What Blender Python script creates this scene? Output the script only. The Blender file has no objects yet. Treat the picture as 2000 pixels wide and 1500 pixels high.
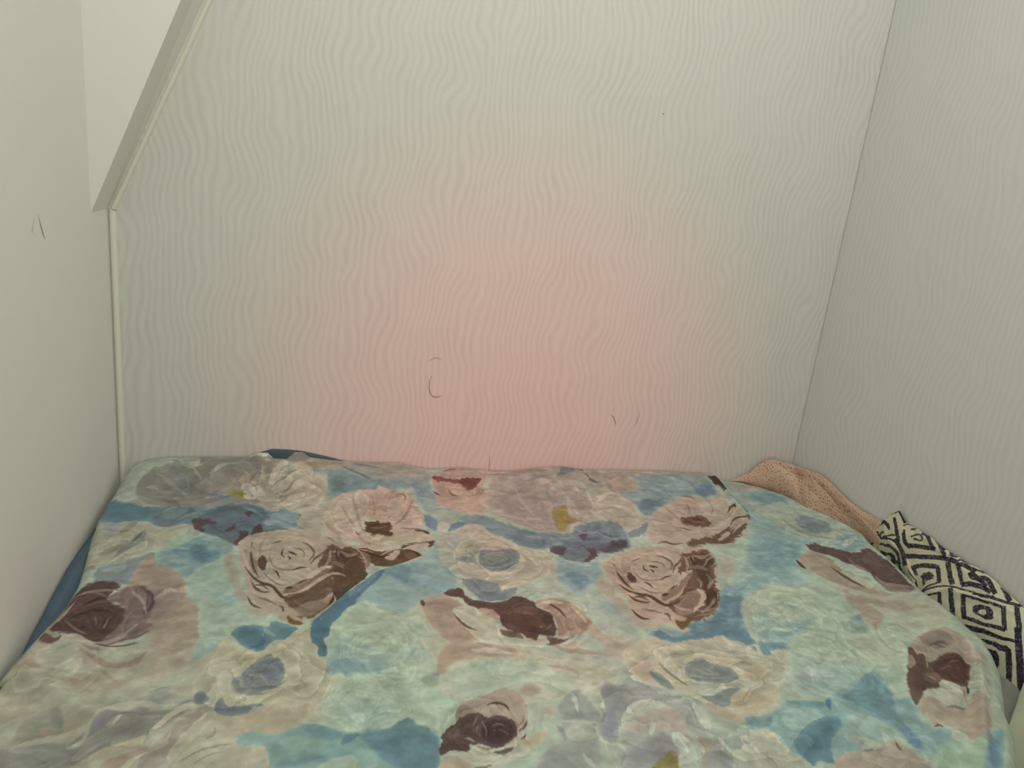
import bpy, math, random
import numpy as np
from mathutils import Matrix, Vector

# ------------------------------------------------------------------ camera, world, lights, exposure
sc = bpy.context.scene
W, ZB = 1.35, 0.50                     # niche width, mattress height (metres)
F_PX, PC = 1425.0, (1000.0, 750.0)
_Y = np.array([-370.0, -438.0, F_PX]); _Z = -np.array([-563.0, 5110.0, F_PX])
_Y /= np.linalg.norm(_Y); _Z -= _Y * (_Z @ _Y); _Z /= np.linalg.norm(_Z)
ROT = np.stack([np.cross(_Y, _Z), _Y, _Z])          # rows: room axes seen from the camera
CAM = np.array([0.32395491, -1.29820366, 1.06539263])

cam_data = bpy.data.cameras.new('camera')
cam_data.sensor_width = 36.0
cam_data.lens = F_PX / 2000.0 * 36.0
cam_data.clip_start = 0.02
cam = bpy.data.objects.new('camera', cam_data)
sc.collection.objects.link(cam)
m = Matrix.Identity(4)
for r in range(3):
    m[r][0], m[r][1], m[r][2], m[r][3] = ROT[r][0], -ROT[r][1], -ROT[r][2], CAM[r]
cam.matrix_world = m
sc.camera = cam

wd = bpy.data.worlds.new('world'); sc.world = wd; wd.use_nodes = True
wd.node_tree.nodes['Background'].inputs[0].default_value = (0.75, 0.78, 0.70, 1)
wd.node_tree.nodes['Background'].inputs[1].default_value = 0.3

def area(name, loc, size, power, col, target):
    l = bpy.data.lights.new(name, 'AREA'); l.shape = 'DISK'; l.size = size; l.energy = power; l.color = col
    o = bpy.data.objects.new(name, l); sc.collection.objects.link(o); o.location = loc
    o.rotation_euler = (Vector(target) - Vector(loc)).to_track_quat('-Z', 'Y').to_euler()
    return o
area('ceiling_lamp_light', (0.66, -0.95, 2.22), 0.45, 10.4, (0.985, 1.0, 0.865), (0.66, -0.70, 0.0))
sp = bpy.data.lights.new('pink_cast_spot', 'SPOT')          # added spot near the camera, imitates a rosy lens cast on the wall
sp.energy = 13.0; sp.color = (1.0, 0.0, 0.04); sp.spot_size = math.radians(54); sp.spot_blend = 1.0; sp.shadow_soft_size = 0.10
spo = bpy.data.objects.new('pink_cast_spot', sp); sc.collection.objects.link(spo)
spo.location = (0.70, -1.28, 0.86)
spo.rotation_euler = (Vector((0.705, 0.0, 0.665)) - spo.location).to_track_quat('-Z', 'Y').to_euler()

vs = sc.view_settings
vs.view_transform = 'Standard'; vs.look = 'None'; vs.exposure = 0.0; vs.gamma = 1.0; vs.use_curve_mapping = False
sc.cycles.max_bounces = 8
sc.cycles.diffuse_bounces = 6
sc.cycles.use_denoising = True

# ------------------------------------------------------------------ helpers
def lin(c):
    c = np.asarray(c, float) / 255.0
    return np.where(c <= 0.04045, c / 12.92, ((c + 0.055) / 1.055) ** 2.4)

def mesh_obj(name, verts, faces, mat=None, parent=None, smooth=False):
    me = bpy.data.meshes.new(name)
    me.from_pydata([tuple(map(float, v)) for v in verts], [], faces)
    me.update()
    if smooth:
        me.polygons.foreach_set('use_smooth', [True] * len(me.polygons))
    o = bpy.data.objects.new(name, me); sc.collection.objects.link(o)
    if mat: me.materials.append(mat)
    if parent: o.parent = parent
    return o

def box(name, a, b, mat, parent=None):
    x0, y0, z0 = a; x1, y1, z1 = b
    v = [(x0, y0, z0), (x1, y0, z0), (x1, y1, z0), (x0, y1, z0), (x0, y0, z1), (x1, y0, z1), (x1, y1, z1), (x0, y1, z1)]
    f = [(0, 3, 2, 1), (4, 5, 6, 7), (0, 1, 5, 4), (1, 2, 6, 5), (2, 3, 7, 6), (3, 0, 4, 7)]
    return mesh_obj(name, v, f, mat, parent)

def tube(name, pts, r, mat, parent=None, n=6, flat=1.0):
    pts = [Vector(p) for p in pts]; vs_, fs = [], []
    for i, p in enumerate(pts):
        t = (pts[min(i + 1, len(pts) - 1)] - pts[max(i - 1, 0)]).normalized()
        a = t.orthogonal().normalized(); b = t.cross(a)
        rr = r * (0.35 if i in (0, len(pts) - 1) else 1.0)
        for k in range(n):
            w = 2 * math.pi * k / n
            vs_.append(p + a * math.cos(w) * rr + b * math.sin(w) * rr)
    for i in range(len(pts) - 1):
        for k in range(n):
            fs.append((i * n + k, i * n + (k + 1) % n, (i + 1) * n + (k + 1) % n, (i + 1) * n + k))
    fs.append(tuple(range(n))[::-1]); fs.append(tuple(range((len(pts) - 1) * n, len(pts) * n)))
    return mesh_obj(name, vs_, fs, mat, parent, True)

def tag(o, label=None, cat=None, group=None, kind=None):
    if label: o['label'] = label
    if cat: o['category'] = cat
    if group: o['group'] = group
    if kind: o['kind'] = kind
    return o

def new_mat(name, rough=0.8, base=(0.7, 0.7, 0.7)):
    mt = bpy.data.materials.new(name); mt.use_nodes = True
    nt = mt.node_tree; b = nt.nodes['Principled BSDF']
    b.inputs['Base Color'].default_value = (*base, 1); b.inputs['Roughness'].default_value = rough
    b.inputs['Specular IOR Level'].default_value = 0.25
    return mt, nt, b

class N:                                # tiny node-graph writer
    def __init__(s, nt): s.nt = nt
    def node(s, typ, **kw):
        n = s.nt.nodes.new(typ)
        for k, v in kw.items(): setattr(n, k, v)
        return n
    def math(s, op, a, b=None, clamp=False):
        n = s.node('ShaderNodeMath', operation=op, use_clamp=clamp)
        for i, x in enumerate([a, b]):
            if x is None: continue
            if isinstance(x, (int, float)): n.inputs[i].default_value = x
            else: s.nt.links.new(x, n.inputs[i])
        return n.outputs[0]
    def noise(s, vec, scale, detail=2.0, rough=0.5):
        n = s.node('ShaderNodeTexNoise'); n.inputs['Scale'].default_value = scale
        n.inputs['Detail'].default_value = detail; n.inputs['Roughness'].default_value = rough
        s.nt.links.new(vec, n.inputs['Vector']); return n.outputs[0]
    def mapping(s, vec, scale, loc=(0, 0, 0)):
        n = s.node('ShaderNodeMapping'); n.inputs['Scale'].default_value = scale; n.inputs['Location'].default_value = loc
        s.nt.links.new(vec, n.inputs['Vector']); return n.outputs[0]
    def mix(s, f, a, b):
        n = s.node('ShaderNodeMix', data_type='RGBA')
        s.nt.links.new(f, n.inputs[0])
        for i, x in ((6, a), (7, b)):
            if isinstance(x, tuple): n.inputs[i].default_value = (*x, 1)
            else: s.nt.links.new(x, n.inputs[i])
        return n.outputs[2]
    def bump(s, h, strength, dist):
        n = s.node('ShaderNodeBump'); n.inputs['Strength'].default_value = strength; n.inputs['Distance'].default_value = dist
        s.nt.links.new(h, n.inputs['Height']); return n.outputs[0]

# ------------------------------------------------------------------ wall materials
def wallpaper(name, across, light, dark, seed, depth=0.55):
    """Cream wallpaper with embossed wavy vertical ridges, like wind ripples in sand."""
    mt, nt, b = new_mat(name, 0.75); g = N(nt)
    co = g.node('ShaderNodeTexCoord').outputs['Object']
    sep = g.node('ShaderNodeSeparateXYZ'); nt.links.new(co, sep.inputs[0])
    h = sep.outputs[across]
    n1 = g.noise(g.mapping(co, (1.0, 1.0, 0.95), (seed, 0, 0)), 7.5, 1.0, 0.4)
    n2 = g.noise(g.mapping(co, (1.0, 1.0, 0.45), (0, seed, 4.0)), 26.0, 1.0, 0.5)
    x = g.math('ADD', h, g.math('MULTIPLY', g.math('SUBTRACT', n1, 0.5), 0.090))
    x = g.math('ADD', x, g.math('MULTIPLY', g.math('SUBTRACT', n2, 0.5), 0.016))
    w = g.math('SINE', g.math('MULTIPLY', x, 2 * math.pi / 0.0128))
    w = g.math('ADD', g.math('MULTIPLY', w, 0.5), 0.5)
    w = g.math('POWER', w, 0.75)
    fade = g.math('ADD', g.math('MULTIPLY', g.noise(g.mapping(co, (1, 1, 0.5), (3, 3, 1)), 14.0, 2.0), 1.1), 0.05, True)
    mot = g.noise(co, 420.0, 2.0)
    f = g.math('ADD', g.math('MULTIPLY', g.math('SUBTRACT', w, 1.0), g.math('MULTIPLY', fade, depth)), 1.0, True)
    f = g.math('ADD', f, g.math('MULTIPLY', g.math('SUBTRACT', mot, 0.5), 0.25), True)
    nt.links.new(g.mix(f, dark, light), b.inputs['Base Color'])
    nt.links.new(g.bump(g.math('MULTIPLY', w, fade), 0.35, 0.0009), b.inputs['Normal'])
    return mt

def plaster(name, base, dark, amp=0.5):
    mt, nt, b = new_mat(name, 0.85); g = N(nt)
    co = g.node('ShaderNodeTexCoord').outputs['Object']
    a = g.noise(co, 5.0, 3.0); c = g.noise(co, 260.0, 3.0)
    f = g.math('ADD', g.math('MULTIPLY', a, amp), g.math('MULTIPLY', c, 1 - amp), True)
    nt.links.new(g.mix(f, dark, base), b.inputs['Base Color'])
    nt.links.new(g.bump(c, 0.25, 0.0006), b.inputs['Normal'])
    return mt

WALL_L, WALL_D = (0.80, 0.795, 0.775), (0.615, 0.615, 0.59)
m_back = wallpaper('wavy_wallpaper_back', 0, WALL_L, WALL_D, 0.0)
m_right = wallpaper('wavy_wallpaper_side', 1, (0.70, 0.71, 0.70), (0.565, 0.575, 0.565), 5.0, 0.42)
m_left = plaster('painted_plaster', (0.87, 0.845, 0.82), (0.80, 0.78, 0.755))
m_cheek = plaster('painted_reveal', (0.93, 0.915, 0.895), (0.91, 0.895, 0.875))
m_slope = plaster('painted_slope', (0.86, 0.84, 0.81), (0.80, 0.785, 0.76))
m_trim, _, _ = new_mat('cream_trim_paint', 0.5, (0.90, 0.885, 0.79))
m_gap, _, _ = new_mat('dark_joint', 0.9, (0.10, 0.095, 0.08))
m_ceil = plaster('ceiling_paint', (0.82, 0.82, 0.80), (0.78, 0.78, 0.76))
m_floor, ntf, bf = new_mat('wood_floor', 0.5, (0.20, 0.13, 0.08))
m_mark, _, _ = new_mat('scuff_grey', 0.9, (0.33, 0.28, 0.25))

# ------------------------------------------------------------------ room shell
YF, ZT, T = -2.9, 2.30, 0.08
floor = tag(box('floor', (-T, YF, -T), (W + T, T, 0), m_floor), kind='structure')
wall_back = tag(box('wall_back', (-T, 0, 0), (W - 0.0012, T, ZT), m_back), kind='structure')
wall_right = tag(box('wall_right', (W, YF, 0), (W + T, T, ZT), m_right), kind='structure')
wall_left = tag(box('wall_left', (-T, YF, 0), (0, 0, ZT), m_left), kind='structure')
wall_front = tag(box('wall_front', (-T, YF - T, -T), (W + T, YF, ZT), m_ceil), kind='structure')
ceiling = tag(box('ceiling', (-T, YF, ZT), (W + T, T, ZT + T), m_ceil), kind='structure')
tag(box('trim_3', (W - 0.0012, 0.004, 0), (W, 0.03, ZT), m_gap), kind='structure')

# boxed-in slope in the upper left corner of the back wall: its lit end faces the bed, its dark underside is 9 cm deep
def slope_x(z): return (z - 0.9558) * 0.430
YS = -0.089
zk = 0.9558
xt = slope_x(ZT)
v = [(0, 0, zk), (xt + 0.02, 0, ZT), (0, 0, ZT), (0, YS, zk), (xt - 0.02, YS, ZT), (0, YS, ZT)]
wall_slope = mesh_obj('wall_slope', v, [(0, 1, 4, 3), (3, 4, 5), (0, 2, 1), (1, 2, 5, 4), (0, 3, 5, 2)], m_slope)
wall_slope.data.materials.append(m_cheek); wall_slope.data.polygons[1].material_index = 1
tag(wall_slope, kind='structure')

def bead(name, p, q, w, d, mat):
    """half-round bead from p to q lying on the back wall"""
    p, q = Vector(p), Vector(q); t = (q - p).normalized(); s = Vector((0, 1, 0)).cross(t).normalized()
    prof = [(math.cos(a) * w / 2, -math.sin(a) * d) for a in [math.pi * k / 6 for k in range(7)]]
    vs_ = [p + s * a + Vector((0, b, 0)) for a, b in prof] + [q + s * a + Vector((0, b, 0)) for a, b in prof]
    fs = [(k, k + 1, k + 8, k + 7) for k in range(6)] + [tuple(range(7))[::-1], tuple(range(7, 14)), (0, 7, 13, 6)]
    return tag(mesh_obj(name, vs_, fs, mat, None, False), kind='structure')
bead('trim_1', (0.0065, 0, 0.30), (0.0065, 0, 0.9575), 0.0095, 0.006, m_trim)
bead('trim_2', (0.0088, 0, 0.9570), (slope_x(ZT - 0.003) + 0.0285, 0, ZT - 0.003), 0.0085, 0.008, m_trim)

# small hairs and scuffs on the walls
def back_pt(px, py, off=0.0006):
    d = ROT @ np.array([px - PC[0], py - PC[1], F_PX]); t = (-off - CAM[1]) / d[1]; return tuple(CAM + t * d)
def left_pt(px, py):
    d = ROT @ np.array([px - PC[0], py - PC[1], F_PX]); t = (0.0006 - CAM[0]) / d[0]; return tuple(CAM + t * d)
for pts, r in ([(839, 705), (847, 699), (856, 699), (862, 703)], .0003), ([(843, 734), (839, 744), (838, 757), (840, 768), (846, 775), (856, 775), (862, 773)], .0005), \
        ([(957, 890), (956, 905), (954, 922)], .0005), ([(1193, 809), (1199, 815), (1202, 824), (1201, 832)], .0006), \
        ([(1249, 803), (1249, 812), (1245, 822), (1240, 833)], .0004), ([(1294, 221), (1297, 223)], .0010):
    tube('scuff_mark', [back_pt(*p) for p in pts], r, m_mark, wall_back, 5)
m_smudge, _, _ = new_mat('smudge', 0.9, (0.60, 0.58, 0.53))
tube('scuff_mark', [left_pt(*p) for p in [(75, 419), (80, 440), (84, 455), (88, 467)]], .0006, m_smudge, wall_left, 5)
tube('scuff_mark', [left_pt(*p) for p in [(68, 425), (65, 440), (63, 455)]], .0005, m_smudge, wall_left, 5)

# ------------------------------------------------------------------ cloth surfaces (u, v in metres of cloth -> room)
def _h2(i, j, s):
    n = (i * 374761393 + j * 668265263 + s * 974634777) & 0xffffffff
    n = ((n ^ (n >> 13)) * 1274126177) & 0xffffffff
    return ((n ^ (n >> 16)) & 0xffff) / 65535.0 - 0.5
def vnoise(x, y, s=0):
    x = np.asarray(x, float); y = np.asarray(y, float)
    i = np.floor(x).astype(np.int64); j = np.floor(y).astype(np.int64); a = x - i; b = y - j
    a = a * a * a * (a * (6 * a - 15) + 10); b = b * b * b * (b * (6 * b - 15) + 10)
    return (_h2(i, j, s) * (1 - a) + _h2(i + 1, j, s) * a) * (1 - b) + (_h2(i, j + 1, s) * (1 - a) + _h2(i + 1, j + 1, s) * a) * b
def fbm(x, y, s=0, o=3):
    return sum(vnoise(x * 2 ** k, y * 2 ** k, s + k) / 2 ** k for k in range(o))

def seg_ridge(u, v, pts, w, amp, side=0):
    """soft ridge (side 0) or one-sided step (side 1/-1: plateau on that side) along a polyline in cloth metres"""
    best = np.full(np.shape(u), 1e9); sg = np.zeros(np.shape(u)); tt = np.zeros(np.shape(u))
    L = np.cumsum([0] + [math.hypot(q[0] - p[0], q[1] - p[1]) for p, q in zip(pts[:-1], pts[1:])])
    for k, (p, q) in enumerate(zip(pts[:-1], pts[1:])):
        dx, dy = q[0] - p[0], q[1] - p[1]; l2 = dx * dx + dy * dy
        t = np.clip(((u - p[0]) * dx + (v - p[1]) * dy) / l2, 0, 1)
        ex, ey = u - p[0] - t * dx, v - p[1] - t * dy; d = np.hypot(ex, ey)
        m_ = d < best
        best = np.where(m_, d, best); sg = np.where(m_, np.sign(dx * ey - dy * ex), sg)
        tt = np.where(m_, (L[k] + t * (L[k + 1] - L[k])) / L[-1], tt)
    fade = np.sin(np.pi * np.clip(tt * 0.92 + 0.04, 0, 1)) ** 0.5
    if side == 0: return amp * np.exp(-(best / w) ** 2) * fade
    s = sg * side
    return amp * fade * np.where(s > 0, np.exp(-(best / (w * 9)) ** 2), np.exp(-(best / (w * 0.8)) ** 2))

# height of the sheet's back lip above the mattress plane, from left to right
LIP_X = [-0.0174, 0.0007, 0.0115, 0.0256, 0.0486, 0.0816, 0.1401, 0.2086, 0.2792, 0.361, 0.4842, 0.5437, 0.6659, 0.7604, 0.9038, 1.0429, 1.1343, 1.2187, 1.3655]
LIP_Z = [-0.0131, -0.0006, 0.0109, 0.0225, 0.0313, 0.0363, 0.0378, 0.0383, 0.0359, 0.0334, 0.0269, 0.0177, 0.0127, 0.0174, 0.0156, 0.0137, 0.008, -0.0099, -0.0412]
LIPF_X = [-0.0174, 0.0007, 0.0115, 0.0256, 0.0486, 0.0816, 0.1401, 0.2086, 0.226, 0.2453, 0.2569, 0.2792, 0.2923, 0.3058, 0.3196, 0.361, 0.4077, 0.4841, 0.5139, 0.5439, 0.6038, 0.6659, 0.7079, 0.7602, 0.814, 0.859, 0.9038, 1.0429, 1.1343, 1.1612, 1.194, 1.2187, 1.364]
LIPF_Z = [-0.0131, -0.0006, 0.0109, 0.0225, 0.0313, 0.0363, 0.0378, 0.0383, 0.0464, 0.0476, 0.0367, 0.0359, 0.048, 0.0491, 0.0392, 0.0334, 0.0296, 0.029, 0.0207, 0.0155, 0.019, 0.0127, 0.0117, 0.0196, 0.022, 0.0154, 0.0156, 0.0137, 0.008, -0.0039, -0.0123, -0.0099, -0.035]
R_V = [0.0, -0.0165, -0.0746, -0.1477, -0.1848, -0.2158, -0.264, -0.297, -0.3574, -0.4156, -0.454, -0.4908, -0.5252, -0.56, -0.5821, -0.6102, -0.6463, -0.6833, -0.713, -0.738, -0.7641, -0.8109, -1.0, -2.2]
R_X = [1.2296, 1.2596, 1.2795, 1.2827, 1.3033, 1.315, 1.3231, 1.313, 1.3059, 1.2917, 1.2824, 1.2828, 1.2787, 1.2724, 1.2685, 1.2527, 1.2249, 1.1878, 1.1574, 1.143, 1.1175, 1.0689, 1.0689, 1.0689]
RR = [0.018, 0.02, 0.03, 0.045]
L_V = [0.0, -0.04, -0.10, -0.16, -0.23, -0.29, -0.34, -0.386, -0.43, -0.50, -0.530, -0.545, -0.560, -0.62, -0.75, -1.2, -2.2]
L_X = [0.022, 0.018, 0.016, 0.014, 0.022, 0.030, 0.036, 0.036, 0.028, 0.014, 0.012, 0.030, 0.012, 0.012, 0.016, 0.016, 0.016]
RIDGES = [([(0.5218, -0.2867), (0.4615, -0.3299), (0.4072, -0.3623), (0.3566, -0.4411), (0.3283, -0.4886), (0.2919, -0.5396), (0.2721, -0.5732)], 0.004, 0.006, 1), ([(1.1479, -0.002), (1.1384, -0.0728), (1.1312, -0.1447), (1.1285, -0.2041)], 0.005, 0.007, 0), ([(1.085, 0.0061), (1.0851, -0.0847), (1.0898, -0.1772)], 0.01, -0.003, 0), ([(0.3725, 0.0531), (0.4493, 0.0285), (0.5457, 0.004), (0.6347, -0.0082)], 0.006, 0.005, 0), ([(0.7606, -0.008), (0.8616, 0.032), (0.9037, -0.0078), (0.9896, -0.0208)], 0.005, 0.004, 0), ([(0.8502, 0.0319), (0.87, -0.0079), (0.8945, -0.046)], 0.004, 0.004, 0), ([(0.1225, -0.1508), (0.1803, -0.1242), (0.249, -0.075), (0.3173, -0.065)], 0.006, 0.004, 0), ([(0.0515, -0.3055), (0.0979, -0.2501), (0.1533, -0.2043)], 0.006, 0.005, 0), ([(0.041, -0.4572), (0.1009, -0.5017), (0.1752, -0.5276), (0.2535, -0.4869)], 0.01, 0.004, 0), ([(0.0205, -0.5205), (0.0592, -0.5499), (0.1123, -0.6027), (0.1704, -0.6315)], 0.01, 0.006, 0), ([(0.0207, -0.5616), (0.0295, -0.5466), (0.0332, -0.5218)], 0.006, 0.01, 0), ([(1.2221, -0.6238), (1.1664, -0.6811), (1.1177, -0.7313), (1.0605, -0.7889)], 0.007, 0.007, 0), ([(1.2302, -0.5897), (1.1608, -0.6705), (1.0782, -0.7436)], 0.006, -0.004, 0), ([(1.1273, -0.6669), (1.1361, -0.6826), (1.1463, -0.6886)], 0.005, 0.004, 0), ([(1.1237, -0.5174), (1.1256, -0.5679), (1.109, -0.634), (1.0562, -0.7238)], 0.01, 0.004, 0), ([(1.2379, -0.0864), (1.2412, -0.2033), (1.284, -0.2675)], 0.006, 0.003, 0), ([(0.3271, -0.5878), (0.3728, -0.5478), (0.4202, -0.5527)], 0.008, 0.003, 0), ([(0.7406, -0.6775), (0.8151, -0.6513), (0.9202, -0.6442)], 0.012, 0.003, 0)]
def sheet_h(u, v):
    lip = np.interp(u, LIP_X, LIP_Z); fine = np.interp(u, LIPF_X, LIPF_Z) - lip
    h = (0.010 * vnoise(u * 4.2 + 3, v * 5.0 + 9, 5) + 0.004 * vnoise(u * 11, v * 14, 8))
    lw = np.exp(-((u - 0.1) / 0.20) ** 2)                      # crumpled towards the left wall
    h = h + lw * 0.006 * vnoise((u * 0.8 + v * 0.6) * 22, (v * 0.8 - u * 0.6) * 7, 12)
    rw = np.exp(-((u - 1.22) / 0.11) ** 2) * np.clip((-v - 0.50) / 0.15, 0, 1)
    h = h + rw * 0.012 * vnoise((u - 0.30 * v) * 26, v * 3.5, 14)
    bw = np.exp(-(v / 0.035) ** 2) * np.clip((u - 0.34) / 0.1, 0, 1) * np.clip((1.25 - u) / 0.1, 0, 1)
    h = h + bw * 0.008 * vnoise(u * 9, v * 60 + u * 6, 17)
    for pts, w, a, s in RIDGES: h = h + seg_ridge(u, v, pts, w, a * 1.4, s)
    h = h * (1 - 0.95 * np.exp(-(v / 0.022) ** 2))
    return h + lip * np.exp(-(np.minimum(v, 0) / 0.075) ** 2) + fine * np.exp(-(v / 0.012) ** 2)
def sheet_S(u, v):
    u = np.asarray(u, float); v = np.asarray(v, float)
    h = sheet_h(u, v); x = u.copy(); z = ZB + h
    rr = np.interp(-v, [0, 0.3, 0.55, 0.75], RR)     # right edge rolls over and hangs
    e = np.interp(-v, [-a for a in R_V], R_X) - rr * 0.35
    d = np.maximum(u - e, 0); a = np.minimum(d / rr, 1.45)
    dn = np.clip(d - rr * 1.45, 0, 0.05)
    on = d > 0
    x = np.where(on, e + rr * np.sin(a) + dn * 0.12, x); z = np.where(on, ZB + h * np.exp(-d / 0.05) - rr * (1 - np.cos(a)) - dn * 0.99, z)
    e2 = np.interp(-v, [-a_ for a_ in L_V], L_X); r2 = 0.014                  # left edge rolls over towards the wall
    d2 = np.maximum(e2 + r2 * 0.5 - u, 0); a2 = np.minimum(d2 / r2, 1.1)
    on2 = d2 > 0
    x = np.where(on2, e2 + r2 * 0.5 - r2 * np.sin(a2) , x); z = np.where(on2, ZB + h - r2 * (1 - np.cos(a2)), z)
    return np.stack([np.maximum(x, 0.003), np.minimum(v, -0.003), z], -1)

def ray_on(p, ax, val):
    d = ROT @ np.array([p[0] - PC[0], p[1] - PC[1], F_PX]); return CAM + (val - CAM[ax]) / d[ax] * d
def resample(P, n):
    P = np.asarray(P, float); L = np.r_[0, np.cumsum(np.linalg.norm(np.diff(P, axis=0), axis=1))]
    return np.stack([np.interp(np.linspace(0, L[-1], n), L, P[:, k]) for k in range(P.shape[1])], -1)
def smooth_curve(P, n, it=2):
    P = np.asarray(P, float)
    for _ in range(it):
        Q = [P[0]]
        for a, b in zip(P[:-1], P[1:]): Q += [a * .75 + b * .25, a * .25 + b * .75]
        P = np.array(Q + [P[-1]])
    return resample(P, n)

# black-and-white cloth: between the sheet's right edge and the right wall
BW_OUT = np.array([[1.343, -0.3172, 0.5714], [1.343, -0.34, 0.5588], [1.343, -0.3723, 0.5616], [1.343, -0.4063, 0.5613], [1.343, -0.4408, 0.5546], [1.343, -0.4666, 0.5543], [1.343, -0.5099, 0.556], [1.343, -0.5392, 0.5506], [1.343, -0.5627, 0.5462], [1.343, -0.5856, 0.5411], [1.343, -0.6287, 0.5323], [1.343, -0.6988, 0.5185], [1.343, -0.7982, 0.5008]])
BW_IN = np.array([[1.3491, -0.2589, 0.455], [1.3417, -0.2914, 0.451], [1.3366, -0.3334, 0.447], [1.3301, -0.3771, 0.443], [1.3205, -0.4214, 0.439], [1.3135, -0.4569, 0.435], [1.313, -0.5099, 0.431], [1.3094, -0.5392, 0.427], [1.306, -0.5627, 0.42300000000000004], [1.3018, -0.5856, 0.41900000000000004], [1.2758, -0.6287, 0.41500000000000004], [1.29, -0.6988, 0.41100000000000003], [1.29, -0.7982, 0.40700000000000003]])
BO, BI = smooth_curve(BW_OUT, 160), smooth_curve(BW_IN, 160)
BWL, BWW = 0.62, 0.12
def bw_S(u, v):
    u = np.asarray(u, float); v = np.asarray(v, float)
    s = np.clip(u / BWL, 0, 1) * 159; t = np.clip(v / BWW, 0, 1)
    g = lambda C, k: np.interp(s, np.arange(160), C[:, k])
    A = np.stack([g(BO, k) for k in range(3)], -1); B = np.stack([g(BI, k) for k in range(3)], -1)
    P = A * (1 - t)[..., None] + B * t[..., None]
    b = 0.016 * np.sin(np.pi * t) ** 0.8 + 0.008 * vnoise(u * 16, v * 22, 31) + 0.004 * vnoise(u * 40, v * 30, 33)
    b = b + seg_ridge(u, v, [(0.0, 0.05), (0.03, 0.07), (0.09, 0.075), (0.15, 0.095), (0.19, 0.12)], 0.006, 0.009)
    b = b + seg_ridge(u, v, [(0.19, 0.10), (0.22, 0.07), (0.28, 0.045), (0.34, 0.02)], 0.006, 0.007)
    b = b + seg_ridge(u, v, [(0.05, 0.0), (0.12, 0.02), (0.17, 0.012), (0.24, 0.03)], 0.006, 0.005)
    P[..., 0] -= b * 0.35; P[..., 2] += b * 0.9
    return np.minimum(P, [W - 0.004, 0, 9])

# pink dotted cloth: crumpled in the back right corner
PK_OUT = np.array([[1.1971, -0.007, 0.4919], [1.2264, -0.007, 0.5015], [1.2465, -0.007, 0.5135], [1.2673, -0.007, 0.534], [1.2865, -0.007, 0.5449], [1.3174, -0.007, 0.5391], [1.343, -0.0063, 0.5317], [1.343, -0.0482, 0.5385], [1.343, -0.0968, 0.5488], [1.343, -0.1393, 0.5447], [1.343, -0.1821, 0.5341], [1.343, -0.2405, 0.5349], [1.343, -0.2746, 0.536], [1.343, -0.3032, 0.5297]])
PK_IN = np.array([[1.2884, -0.0251, 0.47], [1.2912, -0.0332, 0.47], [1.2931, -0.0387, 0.47], [1.2976, -0.0517, 0.47], [1.3056, -0.0769, 0.47], [1.3068, -0.1014, 0.47], [1.3076, -0.1182, 0.47], [1.3085, -0.137, 0.47], [1.3134, -0.1556, 0.47], [1.3224, -0.1716, 0.47], [1.3374, -0.2046, 0.47], [1.3451, -0.2361, 0.47], [1.3494, -0.2658, 0.47], [1.3409, -0.294, 0.47]])
PO, PI_ = smooth_curve(PK_OUT, 160), smooth_curve(PK_IN, 160)
PKL, PKW = 0.40, 0.115
def pk_S(u, v):
    u = np.asarray(u, float); v = np.asarray(v, float)
    s = np.clip(u / PKL, 0, 1) * 159; t = np.clip(v / PKW, 0, 1)
    g = lambda C, k: np.interp(s, np.arange(160), C[:, k])
    A = np.stack([g(PO, k) for k in range(3)], -1); B = np.stack([g(PI_, k) for k in range(3)], -1)
    P = A * (1 - t)[..., None] + B * t[..., None]
    b = 0.010 * np.sin(np.pi * t) + 0.006 * vnoise(u * 18, v * 24, 41) + 0.0025 * vnoise(u * 50, v * 40, 42)
    b = b + seg_ridge(u, v, PK_F1, 0.006, 0.022, 1)
    b = b + seg_ridge(u, v, PK_F2, 0.008, 0.015, 0)
    b = b + seg_ridge(u, v, PK_F3, 0.005, 0.014, 1)
    P[..., 0] -= b * 0.35; P[..., 2] += b * 0.9
    return np.minimum(P, [W - 0.003, -0.004, 9])
PK_F1 = [(0.07, 0.022), (0.11, 0.045), (0.15, 0.062), (0.20, 0.080)]
PK_F2 = [(0.06, 0.008), (0.13, 0.024), (0.20, 0.030), (0.28, 0.05), (0.36, 0.07)]
PK_F3 = [(0.19, 0.038), (0.24, 0.060), (0.29, 0.085)]

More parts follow.
